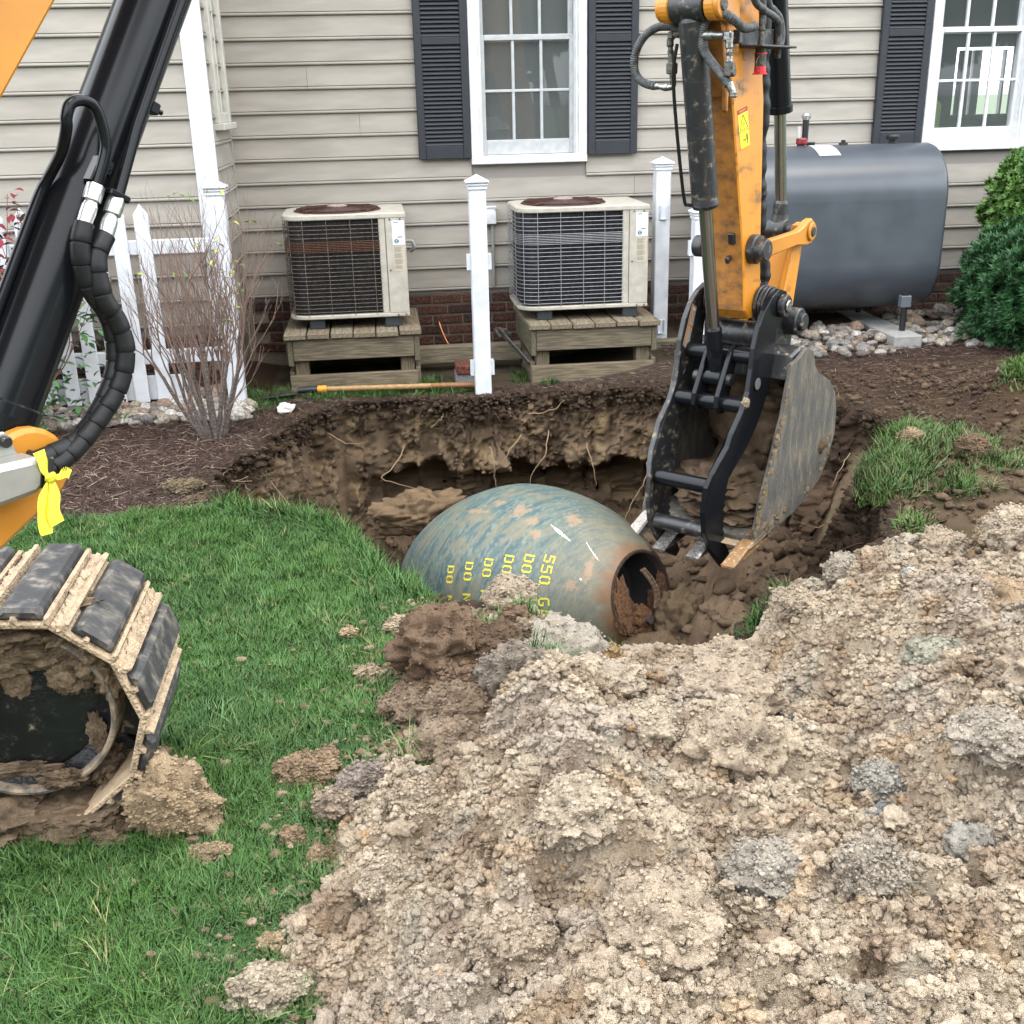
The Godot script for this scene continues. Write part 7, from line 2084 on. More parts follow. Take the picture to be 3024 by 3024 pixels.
func build_lawn() -> void:
	var o := Node3D.new(); o.name = numbered("lawn_grass"); add_child(o)
	tag(o, "thick green lawn grass before the pit and round the track", "", "", "stuff")
	var kinds := []
	for k in 7: kinds.append(blade_tuft(15, 0.058, 0.015, 0.0027, 0.5 + 0.12 * k))
	for k in 2: kinds.append(blade_tuft(7, 0.082, 0.016, 0.0032, 0.5))
	var xs := []; var cl := []
	for k in kinds.size(): xs.append([]); cl.append([])
	var n := 0
	while n < 36000:
		var z := rf(3.05, 6.75); var x := rf(-0.42 * (8.04 - z) - 0.25, 0.3)
		if not lawn_at(x, z): continue
		if z < 4.4 and x > -1.0 and pit_dist(Vector2(x, z)) < 0.012: continue
		n += 1
		var k := rng.randi() % 7 if rng.randf() < 0.93 else 7 + rng.randi() % 2
		var s := rf(0.75, 1.2) * (1.0 + 0.25 * n1.get_noise_2d(x * 3.0, z * 3.0))
		var tilt := Basis.from_euler(Vector3(rf(-0.25, 0.25), rf(0, TAU), rf(-0.25, 0.25)))
		xs[k].append(Transform3D(tilt.scaled(Vector3(s, s, s)), Vector3(x, ground_y(x, z) - 0.012, z)))
		cl[k].append(grass_color(x, z))
	# the rim of the lawn, leaning out over the pit
	for k in pit.size():
		var p: Vector2 = pit[k]
		if p.x > 0.1 or p.y < 3.05: continue
		for r in 14:
			var q := p + Vector2(rf(-0.05, 0.03), rf(-0.02, 0.05))
			var w := rng.randi() % 9
			var s := rf(0.9, 1.5)
			xs[w].append(Transform3D(Basis.from_euler(Vector3(rf(-0.9, 0.1), rf(0, TAU), rf(-0.7, 0.1))).scaled(Vector3(s, s, s)), Vector3(q.x, -0.01, q.y)))
			cl[w].append(grass_color(q.x, q.y))
	for k in kinds.size(): scatter("grass_blades", kinds[k], grass_mat(), xs[k], cl[k], o)
	# sparse grass round the stands, and the turf that hangs on the far bank and the heap
	var patches := [["weedy grass growing before the rusty unit's stand and the shovel", [[-0.35, 1.08, 0.25, 0.10, 120], [0.0, 1.06, 0.3, 0.08, 260], [0.35, 1.10, 0.22, 0.06, 140], [-0.72, 1.0, 0.16, 0.16, 140], [-0.8, 1.25, 0.14, 0.1, 70], [0.3, 0.95, 0.1, 0.15, 90], [-0.3, 0.92, 0.12, 0.05, 30], [0.55, 1.12, 0.06, 0.04, 40], [1.07, 1.02, 0.05, 0.03, 40], [0.95, 0.75, 0.1, 0.2, 40]], 1.0],
		["shaggy turf overhanging the far bank beside the heap", [[2.36, 3.28, 0.13, 0.16, 300], [2.56, 2.98, 0.10, 0.12, 150], [2.75, 2.72, 0.08, 0.10, 80], [2.26, 3.48, 0.09, 0.10, 200], [2.85, 3.35, 0.16, 0.1, 50], [2.55, 3.6, 0.10, 0.06, 50], [2.2, 3.9, 0.06, 0.06, 40], [2.5, 3.15, 0.22, 0.28, 160], [2.9, 2.9, 0.25, 0.3, 90]], 1.31],
		["bright grass tuft on the sod mound at the frame's edge", [[3.70, 2.28, 0.12, 0.13, 380]], 1.5],
		["stray grass tufts poking out of the heap's edge", [[0.42, 4.72, 0.05, 0.04, 60], [0.28, 4.66, 0.05, 0.04, 70], [0.42, 5.12, 0.05, 0.04, 40], [1.30, 4.50, 0.06, 0.03, 26], [1.42, 4.46, 0.05, 0.03, 14], [0.80, 4.50, 0.06, 0.02, 24], [0.70, 4.48, 0.04, 0.02, 12], [0.1, 4.68, 0.06, 0.06, 80], [0.02, 5.45, 0.05, 0.06, 30]], 1.2]]
	for p in patches:
		var t := Node3D.new(); t.name = numbered("grass_patch"); add_child(t)
		tag(t, p[0], "", "", "stuff")
		xs = []; cl = []
		for k in 9: xs.append([]); cl.append([])
		for q in p[1]:
			for r in q[4]:
				var x: float = q[0] + rng.randfn(0, 1) * q[2] * 0.6; var z: float = q[1] + rng.randfn(0, 1) * q[3] * 0.6
				var y := ground_y(x, z)
				if on_heap(x, z): y = heap_y(x, z)
				elif x > -1.0 and x < 3.0 and z > 1.0 and z < 4.5:
					var dd := pit_dist(Vector2(x, z))
					if dd < -0.07: continue
					if dd < 0.0: y += dd * 0.8
				var s := rf(0.55, 1.2) * float(p[2])
				var w := rng.randi() % 9
				var ex := -0.6 if p[2] > 1.3 else 0.0
				xs[w].append(Transform3D(Basis.from_euler(Vector3(rf(-0.4, 0.4), rf(0, TAU), rf(-0.4, 0.4) - ex * rf(0, 1))).scaled(Vector3(s, s, s)), Vector3(x, y - 0.008, z)))
				var c := grass_color(x, z)
				if p[2] > 1.4: c = c.lerp(Color(0.13, 0.20, 0.045), rf(0.1, 0.6))
				elif p[2] > 1.3: c = c.lerp(Color(0.20, 0.17, 0.075), rf(0.0, 0.75) * rng.randf())
				cl[w].append(c)
		for k in 9: scatter("grass_blades", kinds[k], grass_mat(), xs[k], cl[k], t)

func build_mulch() -> void:
	var o := Node3D.new(); o.name = numbered("mulch"); add_child(o)
	tag(o, "shredded dark bark mulch covering the planting beds", "", "", "stuff")
	var shapes := []
	for k in 5:
		var m := MB.new(); m.bev = 0.0
		var p := []
		for s in 4: p.append(Vector3(-0.5 + s / 3.0, rf(-0.03, 0.05), rf(-0.06, 0.06)))
		m.tube(p, [0.02, 0.045, 0.05, 0.015], 4, false)
		shapes.append(m.mesh())
	var xs := []; var cl := []
	for k in 5: xs.append([]); cl.append([])
	var n := 0
	var cols := [Color(0.045, 0.029, 0.024), Color(0.075, 0.047, 0.037), Color(0.11, 0.070, 0.054), Color(0.17, 0.12, 0.095), Color(0.32, 0.26, 0.21)]
	while n < 62000:
		var x: float; var z: float
		var u := rng.randf()
		if u < 0.60: x = rf(-2.7, -0.3); z = rf(1.1, 3.22)
		elif u < 0.95: x = rf(1.0, 5.4); z = rf(0.55, 2.9)
		else: x = rf(-0.9, 1.3); z = rf(1.0, 1.35)
		if lawn_at(x, z): continue
		var left := x < 0.0
		if not left:
			if x > 1.2 and z > 1.75 and rng.randf() < 0.6: continue
			if x > 2.2 and z < 0.95 and rng.randf() < 0.8: continue
			if x < 1.9 and z < 0.97: continue
			if x > 2.3 and z > 2.4 and rng.randf() < 0.7: continue
		elif x < -0.8 and z < 1.55 and rng.randf() < 0.9: continue
		if x > -1.0 and x < 3.0 and z > 1.05:
			var d := pit_dist(Vector2(x, z))
			if d < -0.012: continue
			if not left and d < 0.05 and rng.randf() < 0.5: continue
		n += 1
		var L := rf(0.018, 0.07) * (1.0 if rng.randf() < 0.9 else 1.6)
		var w := rf(0.05, 0.12)
		var k := rng.randi() % 5
		var b := Basis.from_euler(Vector3(rf(-0.5, 0.5), rf(0, TAU), rf(-0.32, 0.32)))
		xs[k].append(Transform3D(b * Basis.from_scale(Vector3(L, L * w * 1.6 + 0.012, L * w * 3.0 + 0.02)), Vector3(x, ground_y(x, z) + rf(-0.004, 0.012), z)))
		var c: Color = cols[mini(4, int(rng.randf() * rng.randf() * 5.6))]
		if not left and z > 1.3: c = c.lerp(Color(0.10, 0.065, 0.045), 0.4)
		cl[k].append(c * rf(0.8, 1.2))
	var mm := mat("mulch", Color(1, 1, 1), 0.85, 0.0, {"vc": true, "spec": 0.3})
	for k in 5: scatter("bark_shreds", shapes[k], mm, xs[k], cl[k], o)
	# dry twigs and fallen leaves
	var tw := MB.new()
	for k in 46:
		var x := rf(-2.0, -0.6); var z := rf(1.7, 3.1)
		var a := rf(0, TAU); var L := rf(0.05, 0.15)
		var s := Vector3(x, ground_y(x, z) + 0.012, z)
		tw.tube([s, s + Vector3(cos(a), rf(0.0, 0.05), sin(a)) * L * 0.5, s + Vector3(cos(a + 0.2), rf(0, 0.03), sin(a + 0.2)) * L], [0.0018, 0.0015, 0.001], 4, false)
	put("twig_litter", tw, mat("twig_pale", S(0.22, 0.155, 0.115), 0.9), o).set_meta("kind", "stuff")

func stones() -> void:
	var shapes := []
	for k in 9:
		var m := MB.new()
		lump(m, Vector3.ZERO, Basis.IDENTITY, 71.0 + k * 3.1, 0.22, 2, 0.9, 0)
		shapes.append(m.mesh())
	var cols := [[0.52, 0.46, 0.40], [0.60, 0.56, 0.50], [0.34, 0.275, 0.215], [0.25, 0.222, 0.20], [0.62, 0.59, 0.54], [0.34, 0.245, 0.18], [0.20, 0.187, 0.172], [0.42, 0.36, 0.275]]
	var ms := []
	for k in cols.size(): ms.append(mat("stone_%d" % k, S(cols[k][0], cols[k][1], cols[k][2]), 0.75, 0.0, {"tex": "dirt", "scale": 5.0 + k, "bump": "grain", "depth": 0.12}))
	var beds := [["stone_strip", "strip of pale river stones under the picket fence", [[-2.35, -0.82, 1.22, 1.50, 130, 1.0], [-1.32, -0.98, 1.0, 1.25, 26, 1.35]]], ["stone_bed", "bed of rounded river stones under and beside the oil tank", [[2.25, 3.43, 0.45, 1.12, 72, 1.0], [3.66, 4.75, 0.15, 1.05, 66, 1.0]]]]
	for bd in beds:
		var o := Node3D.new(); o.name = numbered(bd[0]); add_child(o)
		tag(o, bd[1], "", "", "structure")
		var px := []; var pc := []
		for j in 9: px.append([]); pc.append([])
		for q in bd[2]:
			for j in int(q[4] * 3.2):
				var x := rf(q[0], q[1]); var z := rf(q[2], q[3])
				if x > 2.3 and absf(x - 3.545) < 0.115: continue
				var r := rf(0.018, 0.036)
				var cc: Array = cols[rng.randi() % 8]
				var w := rng.randi() % 9
				px[w].append(Transform3D(Basis.from_euler(Vector3(rf(-0.3, 0.3), rf(0, TAU), rf(-0.3, 0.3))).scaled(Vector3(r * 1.25, r * 0.75, r)), Vector3(x, ground_y(x, z) + 0.004, z)))
				pc[w].append(Color(cc[0], cc[1], cc[2]) * rf(0.5, 0.9))
		for j in 9: scatter("pebbles", shapes[j], soil_mat("pebble"), px[j], pc[j], o)
		for q in bd[2]:
			var placed := []
			var tries := 0
			while placed.size() < q[4] and tries < 6000:
				tries += 1
				var x := rf(q[0], q[1]); var z := rf(q[2], q[3])
				var r: float = rf(0.024, 0.046) * q[5]
				if rng.randf() < 0.12: r *= 1.4
				var lay := 0
				var ok := true
				for p in placed:
					var dd: float = Vector2(p.x - x, p.z - z).length()
					if dd < (p.y + r) * 0.82:
						ok = false; break
				if not ok: continue
				if x > 2.3 and absf(x - 3.545) < 0.12: continue
				placed.append(Vector3(x, r, z))
				var s := Vector3(r * rf(1.0, 1.45), r * rf(0.62, 0.85), r * rf(0.9, 1.2))
				var b := Basis.from_euler(Vector3(rf(-0.25, 0.25), rf(0, TAU), rf(-0.25, 0.25)))
				var pick := rng.randi() % 8
				if x < 0 and pick in [3, 6] and rng.randf() < 0.7: pick = rng.randi() % 3
				if x > 0 and pick in [4, 1, 0] and rng.randf() < 0.8: pick = [3, 6, 2][rng.randi() % 3]
				put("stone", shapes[rng.randi() % 9], ms[pick], o, Transform3D(b * Basis.from_scale(s), Vector3(x, ground_y(x, z) + s.y * 0.55, z)))
	var ws := thing("white_stone", "lone white stone on the mulch at the pit edge by the shovel's blade", "stone", Vector3(-0.6, 0.0, 1.40))
	var m := MB.new()
	lump(m, Vector3(0, 0.025, 0), Basis.from_scale(Vector3(0.055, 0.035, 0.042)), 5.5, 0.3, 3, 1.2, 3, 0.04)
	put("stone", m, mat("white_stone", S(0.72, 0.69, 0.63), 0.8, 0.0, {"tex": "soft", "scale": 8.0, "bump": "grain", "depth": 0.15}), ws)

func branch(m: MB, tips: Array, a: Vector3, dir: Vector3, L: float, r: float, depth: int, up: float) -> void:
	var p := [a]
	var d := dir
	var n := 4
	for k in n:
		d = (d + Vector3(rf(-0.16, 0.16), rf(-0.05, 0.10) + up * 0.05, rf(-0.16, 0.16))).normalized()
		p.append(p[p.size() - 1] + d * L / n)
	var rr := []
	for k in n + 1: rr.append(r * lerpf(1.0, 0.62, float(k) / n))
	m.tube(p, rr, 6 if r > 0.004 else 4, false)
	if depth == 0:
		tips.append(p[n]); return
	var kids := 2 + (1 if rng.randf() < 0.55 else 0)
	for k in kids:
		var at: Vector3 = p[n] if k == 0 else p[2 + rng.randi() % 3]
		var s := Vector3(rf(-1, 1), rf(0.0, 0.9), rf(-1, 1)).normalized()
		branch(m, tips, at, (d * 1.15 + s * rf(0.35, 0.85)).normalized(), L * rf(0.58, 0.82), r * rf(0.5, 0.66), depth - 1, up)

func leaf_mesh(L: float, w: float, fold := 0.25) -> ArrayMesh:
	var m := MB.new()
	var pr := [0.0, 0.6, 1.0, 0.75, 0.0]
	for k in 4:
		var t0 := k / 4.0; var t1 := (k + 1) / 4.0
		for s in [-1.0, 1.0]:
			var a := Vector3(0, -0.25 * L * t0 * t0, L * t0); var b := Vector3(0, -0.25 * L * t1 * t1, L * t1)
			var c := b + Vector3(s * w * 0.5 * pr[k + 1], fold * w * pr[k + 1], 0); var d := a + Vector3(s * w * 0.5 * pr[k], fold * w * pr[k], 0)
			m.quad(a, b, c, d, Vector3(-s * fold * 0.8, 1, 0).normalized())
	return m.mesh()

func shrubs() -> void:
	# the bare deciduous shrub at the pit's left corner
	var o := thing("bare_shrub", "leafless twiggy shrub growing in the mulch before the picket fence", "shrub", Vector3(-0.97, 0.0, 1.85))
	var tips := []
	var bark := mat("bark_grey", S(0.20, 0.165, 0.145), 0.9, 0.0, {"tex": "dirt", "scale": 9.0})
	var twigm := mat("bark_twig", S(0.17, 0.115, 0.092), 0.9)
	for k in 13:
		var a := TAU * k / 13.0 + rf(-0.2, 0.2)
		var out := rf(0.08, 0.55)
		var dir := Vector3(cos(a) * out, 1.0, sin(a) * out * 0.6).normalized()
		var s := Vector3(cos(a) * 0.05, -0.02, sin(a) * 0.05)
		var m := MB.new()
		var p := [s]
		var d := Vector3(dir.x * 1.4, dir.y, dir.z * 1.4).normalized()
		var L := rf(0.42, 0.62)
		for q in 5:
			d = (d + Vector3(rf(-0.1, 0.1), 0.05, rf(-0.1, 0.1))).normalized()
			p.append(p[q] + d * L / 5.0)
		var r0 := rf(0.008, 0.014)
		m.tube(p, [r0 * 1.15, r0, r0 * 0.95, r0 * 0.9, r0 * 0.85, r0 * 0.8], 8, false)
		put("stem", m, bark, o)
		var tm := MB.new()
		for q in 4: branch(tm, tips, p[5 - q], (d + Vector3(rf(-0.4, 0.4), 0.1, rf(-0.35, 0.35))).normalized(), rf(0.20, 0.34), r0 * 0.52, 4 if q == 0 else 3, 0.7)
		put("twigs", tm, twigm, o)
	var lf := leaf_mesh(0.045, 0.016)
	var xs := []; var cl := []
	for k in 46:
		var p: Vector3 = tips[rng.randi() % tips.size()]
		if p.x < 0.0 and rng.randf() < 0.75: continue
		for q in 3:
			xs.append(Transform3D(Basis.from_euler(Vector3(rf(-0.8, 0.5), rf(0, TAU), rf(-0.4, 0.4))), p + Vector3(rf(-0.015, 0.015), rf(-0.02, 0.0), rf(-0.015, 0.015))))
			cl.append([Color(0.12, 0.24, 0.04), Color(0.45, 0.40, 0.04), Color(0.09, 0.17, 0.04)][rng.randi() % 3])
	scatter("leaves", lf, mat("leaf_thin", Color(1, 1, 1), 0.5, 0.0, {"vc": true, "back": S(0.05, 0.08, 0.01)}), xs, cl, o)
	# evergreen at the right, and a lighter shrub above it
	var ev := thing("yew_shrub", "dense dark green clipped yew beside the open end of the oil tank", "shrub", Vector3(4.58, 0.12, 0.95))
	needle_bush(ev, Vector3(0.10, 0.36, 0.0), Vector3(0.70, 0.52, 0.6), 15000, Color(0.014, 0.062, 0.016), Color(0.035, 0.125, 0.035), 0.05, 0.011)
	var lg := thing("light_shrub", "yellow green broadleaf shrub rising behind the yew by the wall", "shrub", Vector3(4.72, 0.15, 0.62))
	needle_bush(lg, Vector3(0.0, 0.86, 0.05), Vector3(0.50, 0.40, 0.35), 5200, Color(0.05, 0.13, 0.02), Color(0.13, 0.24, 0.05), 0.05, 0.024)
	# red-tipped shrub at the far left
	var rs := thing("red_tip_shrub", "shrub with dark red new leaves over green beside the boom cylinder", "shrub", Vector3(-2.02, 0.0, 1.60))
	tips = []
	var tm2 := MB.new()
	for k in 14:
		var a := TAU * k / 14.0
		branch(tm2, tips, Vector3(0, 0, 0), Vector3(cos(a) * 0.30, 1, sin(a) * 0.30).normalized(), rf(0.46, 0.60), 0.007, 2, 1.0)
	put("stems", tm2, mat("bark_red", S(0.13, 0.07, 0.05), 0.8), rs)
	var big := leaf_mesh(0.075, 0.034)
	xs = []; cl = []
	for p in tips:
		for q in 7:
			var at: Vector3 = p + Vector3(rf(-0.05, 0.05), rf(-0.13, 0.03), rf(-0.05, 0.05))
			xs.append(Transform3D(Basis.from_euler(Vector3(rf(-0.7, 0.6), rf(0, TAU), rf(-0.4, 0.4))).scaled(Vector3.ONE * rf(0.6, 1.15)), at))
			var red := clampf((at.y - 0.80) * 5.0 + rf(-0.4, 0.4), 0, 1)
			cl.append(Color(0.045, 0.12, 0.035).lerp(Color(0.17, 0.018, 0.028), red) * rf(0.7, 1.25))
	for k in 760:
		var q := Vector3(rng.randfn(0, 0.20), rf(0.05, 0.92), rng.randfn(0, 0.16))
		xs.append(Transform3D(Basis.from_euler(Vector3(rf(-0.7, 0.6), rf(0, TAU), rf(-0.4, 0.4))).scaled(Vector3.ONE * rf(0.6, 1.1)), q))
		cl.append(Color(0.04, 0.11, 0.032) * rf(0.6, 1.3))
	scatter("leaves", big, mat("leaf_gloss", Color(1, 1, 1), 0.35, 0.0, {"vc": true}), xs, cl, rs)

func needle_bush(o: Node3D, c: Vector3, r: Vector3, n: int, dark: Color, light: Color, L: float, w: float) -> void:
	var tm := MB.new()
	for k in 9:
		var a := TAU * k / 9.0
		tm.tube([Vector3(0, -0.05, 0), Vector3(cos(a) * r.x * 0.3, c.y * 0.6, sin(a) * r.z * 0.3), Vector3(cos(a) * r.x * 0.6, c.y + r.y * 0.2, sin(a) * r.z * 0.6)], [0.014, 0.01, 0.005], 6, false)
	put("stems", tm, mat("bark_dark", S(0.07, 0.05, 0.038), 0.9), o)
	var sp := []
	for q in 3:
		var m := MB.new()
		for k in 7:
			var a := TAU * k / 7.0 + q
			var d := Vector3(cos(a) * 0.7, 0.75, sin(a) * 0.7).normalized()
			var s := d.cross(Vector3.UP).normalized() * w * 0.5
			var f := Vector3.UP * L * 0.18 * (k % 3)
			var nn := (d.cross(s)).normalized()
			m.tri(f - s * 0.7, f + s * 0.7, f + d * L, nn if nn.y > 0 else -nn)
			m.quad(f - s * 0.7, f + d * L * 0.5 - s, f + d * L * 0.5 + s, f + s * 0.7, nn if nn.y > 0 else -nn)
		sp.append(m.mesh())
	var xs := [[], [], []]; var cl := [[], [], []]
	for k in n:
		var z := rf(-0.9, 1.0); var a := rf(0, TAU)
		var d := Vector3(sqrt(1 - z * z) * cos(a), z, sqrt(1 - z * z) * sin(a))
		var bump := 1.0 + 0.22 * n1.get_noise_3dv(d * 2.4 + o.position) + 0.14 * n1.get_noise_3dv(d * 7.0 + o.position)
		var depth := pow(rng.randf(), 2.2) * 0.4
		var p := c + d * r * (bump - depth)
		if p.y < 0.0: continue
		var y := (d + Vector3(rf(-0.5, 0.5), 0.5 + rf(-0.4, 0.4), rf(-0.5, 0.5))).normalized()
		var x := y.cross(Vector3(rf(-1, 1), rf(-1, 1), rf(-1, 1))).normalized()
		var s := rf(0.7, 1.25)
		var i := rng.randi() % 3
		xs[i].append(Transform3D(Basis(x, y, x.cross(y)).scaled(Vector3(s, s, s)), p))
		cl[i].append(dark.lerp(light, clampf(rng.randf() * 0.9 - depth + 0.3 * n1.get_noise_3dv(d * 5.0), 0, 1)))
	for i in 3: scatter("foliage", sp[i], mat("needle", Color(1, 1, 1), 0.5, 0.0, {"vc": true, "back": S(0.015, 0.03, 0.006)}), xs[i], cl[i], o)

func lawn_clods() -> void:
	var tan_ := Color(0.47, 0.35, 0.22); var brown := Color(0.26, 0.18, 0.115); var pale := Color(0.50, 0.42, 0.31); var grey := Color(0.36, 0.30, 0.25)
	# [x, z, radii, colour, label, yaw]
	var list := [
		[-0.600, 5.55, Vector3(0.112, 0.105, 0.10), tan_, "large tan clod of earth leaning by the track's front end", 0.5],
		[-0.275, 5.33, Vector3(0.080, 0.040, 0.062), brown.lerp(tan_, 0.45), "flat cracked brown clod alone on the lawn between track and heap", 0.2],
		[-0.225, 5.27, Vector3(0.030, 0.028, 0.026), brown.lerp(tan_, 0.3), "little dark clod touching the flat cracked clod", 0.9],
		[-0.205, 5.52, Vector3(0.052, 0.045, 0.045), grey.lerp(tan_, 0.4), "rounded grey tan clod on the grass left of the heap's toe", 1.2],
		[-0.118, 5.44, Vector3(0.070, 0.050, 0.055), grey, "dull grey brown clod half in the heap's toe", 2.2],
		[-0.118, 5.56, Vector3(0.036, 0.034, 0.034), pale, "small pale clod below the dull grey brown one", 0.7],
		[-0.108, 4.79, Vector3(0.038, 0.026, 0.030), tan_.lerp(pale, 0.5), "small pale clod in deep grass midway up the lawn", 0.3],
		[-0.178, 4.49, Vector3(0.026, 0.024, 0.024), tan_, "tiny tan clod in the grass nearest the pit", 0.1],
		[0.0, 4.47, Vector3(0.046, 0.034, 0.040), tan_.lerp(pale, 0.5), "tan clod in grass beside the buried tank's near side", 2.0],
		[-0.30, 5.62, Vector3(0.028, 0.026, 0.026), brown.lerp(tan_, 0.5), "small brown clod below the rounded grey tan one", 1.0],
		[-0.50, 5.66, Vector3(0.044, 0.026, 0.030), tan_.lerp(brown, 0.3), "pair of crumbs of tan clay below the large clod", 1.4],
		[-0.235, 5.70, Vector3(0.026, 0.022, 0.024), brown.lerp(tan_, 0.4), "brown crumb of earth deep in grass toward the heap", 0.4],
		[-0.125, 5.68, Vector3(0.034, 0.03, 0.03), brown, "dark brown crumb by the heap's lower toe", 2.6],
		[-0.325, 5.99, Vector3(0.024, 0.022, 0.02), tan_, "tan crumb of clay alone in the lower lawn", 0.9],
		[-0.315, 6.13, Vector3(0.075, 0.030, 0.060), pale, "flat pale slab of clay at the heap's lowest toe", 0.4],
		[-0.99, 2.80, Vector3(0.085, 0.038, 0.06), Color(0.26, 0.205, 0.13), "flat olive brown rock of clay on the mulch", 0.4],
		[-0.92, 2.98, Vector3(0.055, 0.018, 0.04), Color(0.22, 0.165, 0.11), "thin flake of clay on the mulch near the lawn", 0.9],
		[2.55, 3.1, Vector3(0.06, 0.04, 0.05), tan_, "tan clod lying in the turf on the far bank", 0.6],
		[2.75, 3.3, Vector3(0.07, 0.05, 0.06), brown, "brown clod in the turf above the heap's crest", 1.6]]
	var crumb: Mesh = lump_set(1, 1)[0]
	var k := 0
	for q in list:
		if q[1] > 4.4 and k > 0: q[1] += 0.05
		var y := ground_y(q[0], q[1])
		var r: Vector3 = q[2]
		var o := thing("earth_clod", q[4], "clod", Vector3(q[0], y, q[1]), "clods of earth scattered round the pit")
		var base: Color = q[3]
		var m := MB.new()
		lump(m, Vector3(0, r.y * 0.72 + (0.012 if q[1] > 3.2 else 0.0), 0), Basis.from_euler(Vector3(rf(-0.2, 0.2), q[5], rf(-0.2, 0.2))).scaled(r), 30.0 + k * 2.9, 0.36, 4, 1.3, 5 if k == 0 else 3, 0.10, func(p: Vector3) -> Color:
			var c := base.lerp(base * 0.62, clampf(n1.get_noise_3dv(p * 20.0 + Vector3(k, 0, 0)) * 2.0 + 0.25, 0, 1)); c.a = 1.0
			return c)
		put("earth", m, soil_mat("soil_clod"), o)
		var cx := []; var cc := []
		for j in m.v.size():
			if m.n[j].y < -0.3 or rng.randf() > (0.5 if r.x > 0.06 else 0.2): continue
			var rr := rf(0.0022, 0.006)
			cx.append(Transform3D(Basis.from_euler(Vector3(rf(0, 6), rf(0, 6), rf(0, 6))).scaled(Vector3(rr * 1.2, rr * 0.8, rr)), m.v[j] + m.n[j] * rr * 0.1 + Vector3(rf(-1, 1), rf(-1, 1), rf(-1, 1)) * 0.003))
			cc.append(m.c[j] * rf(0.8, 1.3))
		scatter("crumbs", crumb, soil_mat("soil_crumb"), cx, cc, o)
		k += 1
	for e in [[Vector3(1.27, -0.50, 3.62), Vector3(0.13, 0.15, 0.12), "brown earth lump slumped against the buried tank's broken end"], [Vector3(1.12, -0.58, 3.80), Vector3(0.17, 0.11, 0.11), "brown earth lump under the buried tank's rusty rim"]]:
		var eo := thing("earth_clod", e[2], "clod", e[0], "clods of earth scattered round the pit")
		var em := MB.new()
		em.col = Color(0.16, 0.11, 0.07)
		lump(em, Vector3.ZERO, Basis.from_scale(e[1]), 90.0 + e[0].x * 7.0, 0.3, 4, 1.5, 1, 0.12)
		put("earth", em, soil_mat("soil_clod"), eo)
	var chunk := thing("earth_clod", "big crumbly tan chunk leaning on the buried tank's far shoulder", "clod", Vector3(0.16, -0.42, 2.2), "clods of earth scattered round the pit")
	var m := MB.new()
	var bc := Color(0.27, 0.185, 0.11)
	lump(m, Vector3.ZERO, Basis.from_euler(Vector3(0.3, 0.7, 0.5)).scaled(Vector3(0.26, 0.13, 0.16)), 77.7, 0.35, 4, 1.4, 3, 0.12, func(p: Vector3) -> Color:
		var c := bc.lerp(bc * 0.55, clampf(n1.get_noise_3dv(p * 12.0) * 2.0 + 0.2, 0, 1)); c.a = 1.0
		return c)
	put("earth", m, soil_mat("soil_clod"), chunk)

func spill() -> void:      # crumbs of the dug earth lying among the grass along the heap's foot
	var o := Node3D.new(); o.name = numbered("spilled_earth"); add_child(o)
	tag(o, "small crumbs of pale earth spilled into the grass along the heap", "", "", "stuff")
	var shapes := lump_set(4, 1)
	var xs := [[], [], [], []]; var cl := [[], [], [], []]
	for k in 2600:
		var z := rf(4.3, 6.7)
		var x := foot_x(z) - absf(rng.randfn(0.0, 0.16)) + 0.03
		if rng.randf() < 0.06: x = rf(-0.9, 0.0)
		var r := 0.0035 + 0.012 * pow(rng.randf(), 6.0)
		var w := rng.randi() % 4
		xs[w].append(Transform3D(Basis.from_euler(Vector3(rf(0, 6), rf(0, 6), rf(0, 6))).scaled(Vector3(r * 1.2, r * 0.8, r)), Vector3(x, ground_y(x, z) + rf(0.004, 0.035), z)))
		cl[w].append(Color(0.46, 0.365, 0.26).lerp(Color(0.25, 0.17, 0.11), rng.randf()) * rf(0.8, 1.15))
	for w in 4: scatter("crumbs", shapes[w], soil_mat("soil_crumb"), xs[w], cl[w], o)

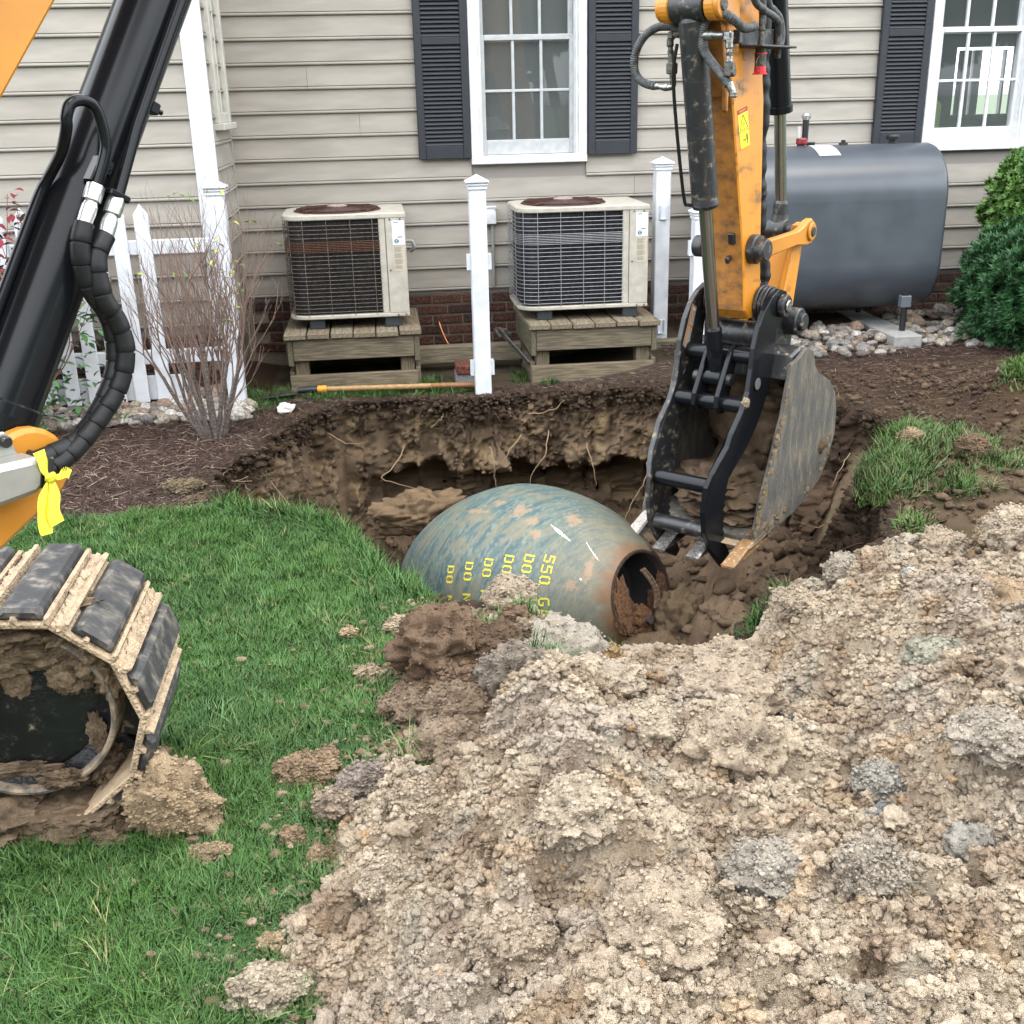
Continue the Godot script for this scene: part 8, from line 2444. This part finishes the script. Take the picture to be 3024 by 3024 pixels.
func far_trees() -> void:      # the trees across the lawn that the window panes reflect
	var m := MB.new()
	for k in 9:
		var d := Vector3(rf(-1, 1), rf(-0.6, 1), rf(-1, 1)).normalized() * 0.5
		var e := d.cross(Vector3(rf(-1, 1), rf(-1, 1), rf(-1, 1))).normalized() * 0.28
		m.quad(-e * 0.3, d * 0.5 - e, d, d * 0.5 + e, d.cross(e).normalized())
	var leaf := m.mesh()
	var proto: Node3D = null
	for p in [[-15.0, 30.0, 1.0], [-8.5, 33.0, 1.15], [-2.0, 31.0, 0.95], [4.5, 34.0, 1.2], [11.0, 31.0, 1.05], [18.0, 29.0, 1.1], [25.0, 24.0, 1.0], [-22.0, 25.0, 1.1]]:
		var o: Node3D
		if proto == null:
			o = thing("shade_tree", "tall leafy tree across the lawn, seen only as reflection in the panes", "tree", Vector3.ZERO, "trees reflected in the window panes")
			var t := MB.new()
			t.tube([Vector3(0, -0.2, 0), Vector3(0.1, 2.0, 0), Vector3(0.0, 4.5, 0.1), Vector3(0.1, 7.5, 0)], [0.34, 0.26, 0.2, 0.08], 10, false)
			for k in 8:
				var a := TAU * k / 8.0
				t.tube([Vector3(0.05, 3.0 + k * 0.4, 0), Vector3(cos(a) * 1.2, 4.6 + k * 0.4, sin(a) * 1.2), Vector3(cos(a) * 2.2, 5.6 + k * 0.4, sin(a) * 2.2)], [0.11, 0.08, 0.04], 6, false)
			put("trunk", t, mat("bark_tree", S(0.08, 0.065, 0.05), 0.9), o)
			var xs := []; var cl := []
			for k in 5200:
				var q := Vector3(rng.randfn(0, 1), rng.randfn(0, 1), rng.randfn(0, 1)).normalized()
				var r := pow(rng.randf(), 0.4) * (1.0 + 0.5 * n1.get_noise_3dv(q * 1.8))
				xs.append(Transform3D(Basis.from_euler(Vector3(rf(0, 6), rf(0, 6), rf(0, 6))).scaled(Vector3.ONE * rf(0.7, 1.3)), Vector3(q.x * 3.3 * r, 6.2 + q.y * 3.6 * r, q.z * 3.3 * r)))
				cl.append(Color(0.035, 0.075, 0.02).lerp(Color(0.07, 0.13, 0.035), rng.randf()))
			scatter("crown", leaf, mat("tree_leaf", Color(1, 1, 1), 0.6, 0.0, {"vc": true}), xs, cl, o)
			proto = o
		else:
			o = proto.duplicate()
			o.name = numbered("shade_tree"); add_child(o)
			for c in ["label", "category", "group"]: o.set_meta(c, proto.get_meta(c))
		o.position = Vector3(p[0], 0.0, p[1])
		o.rotation.y = p[0]
		o.scale = Vector3.ONE * float(p[2])
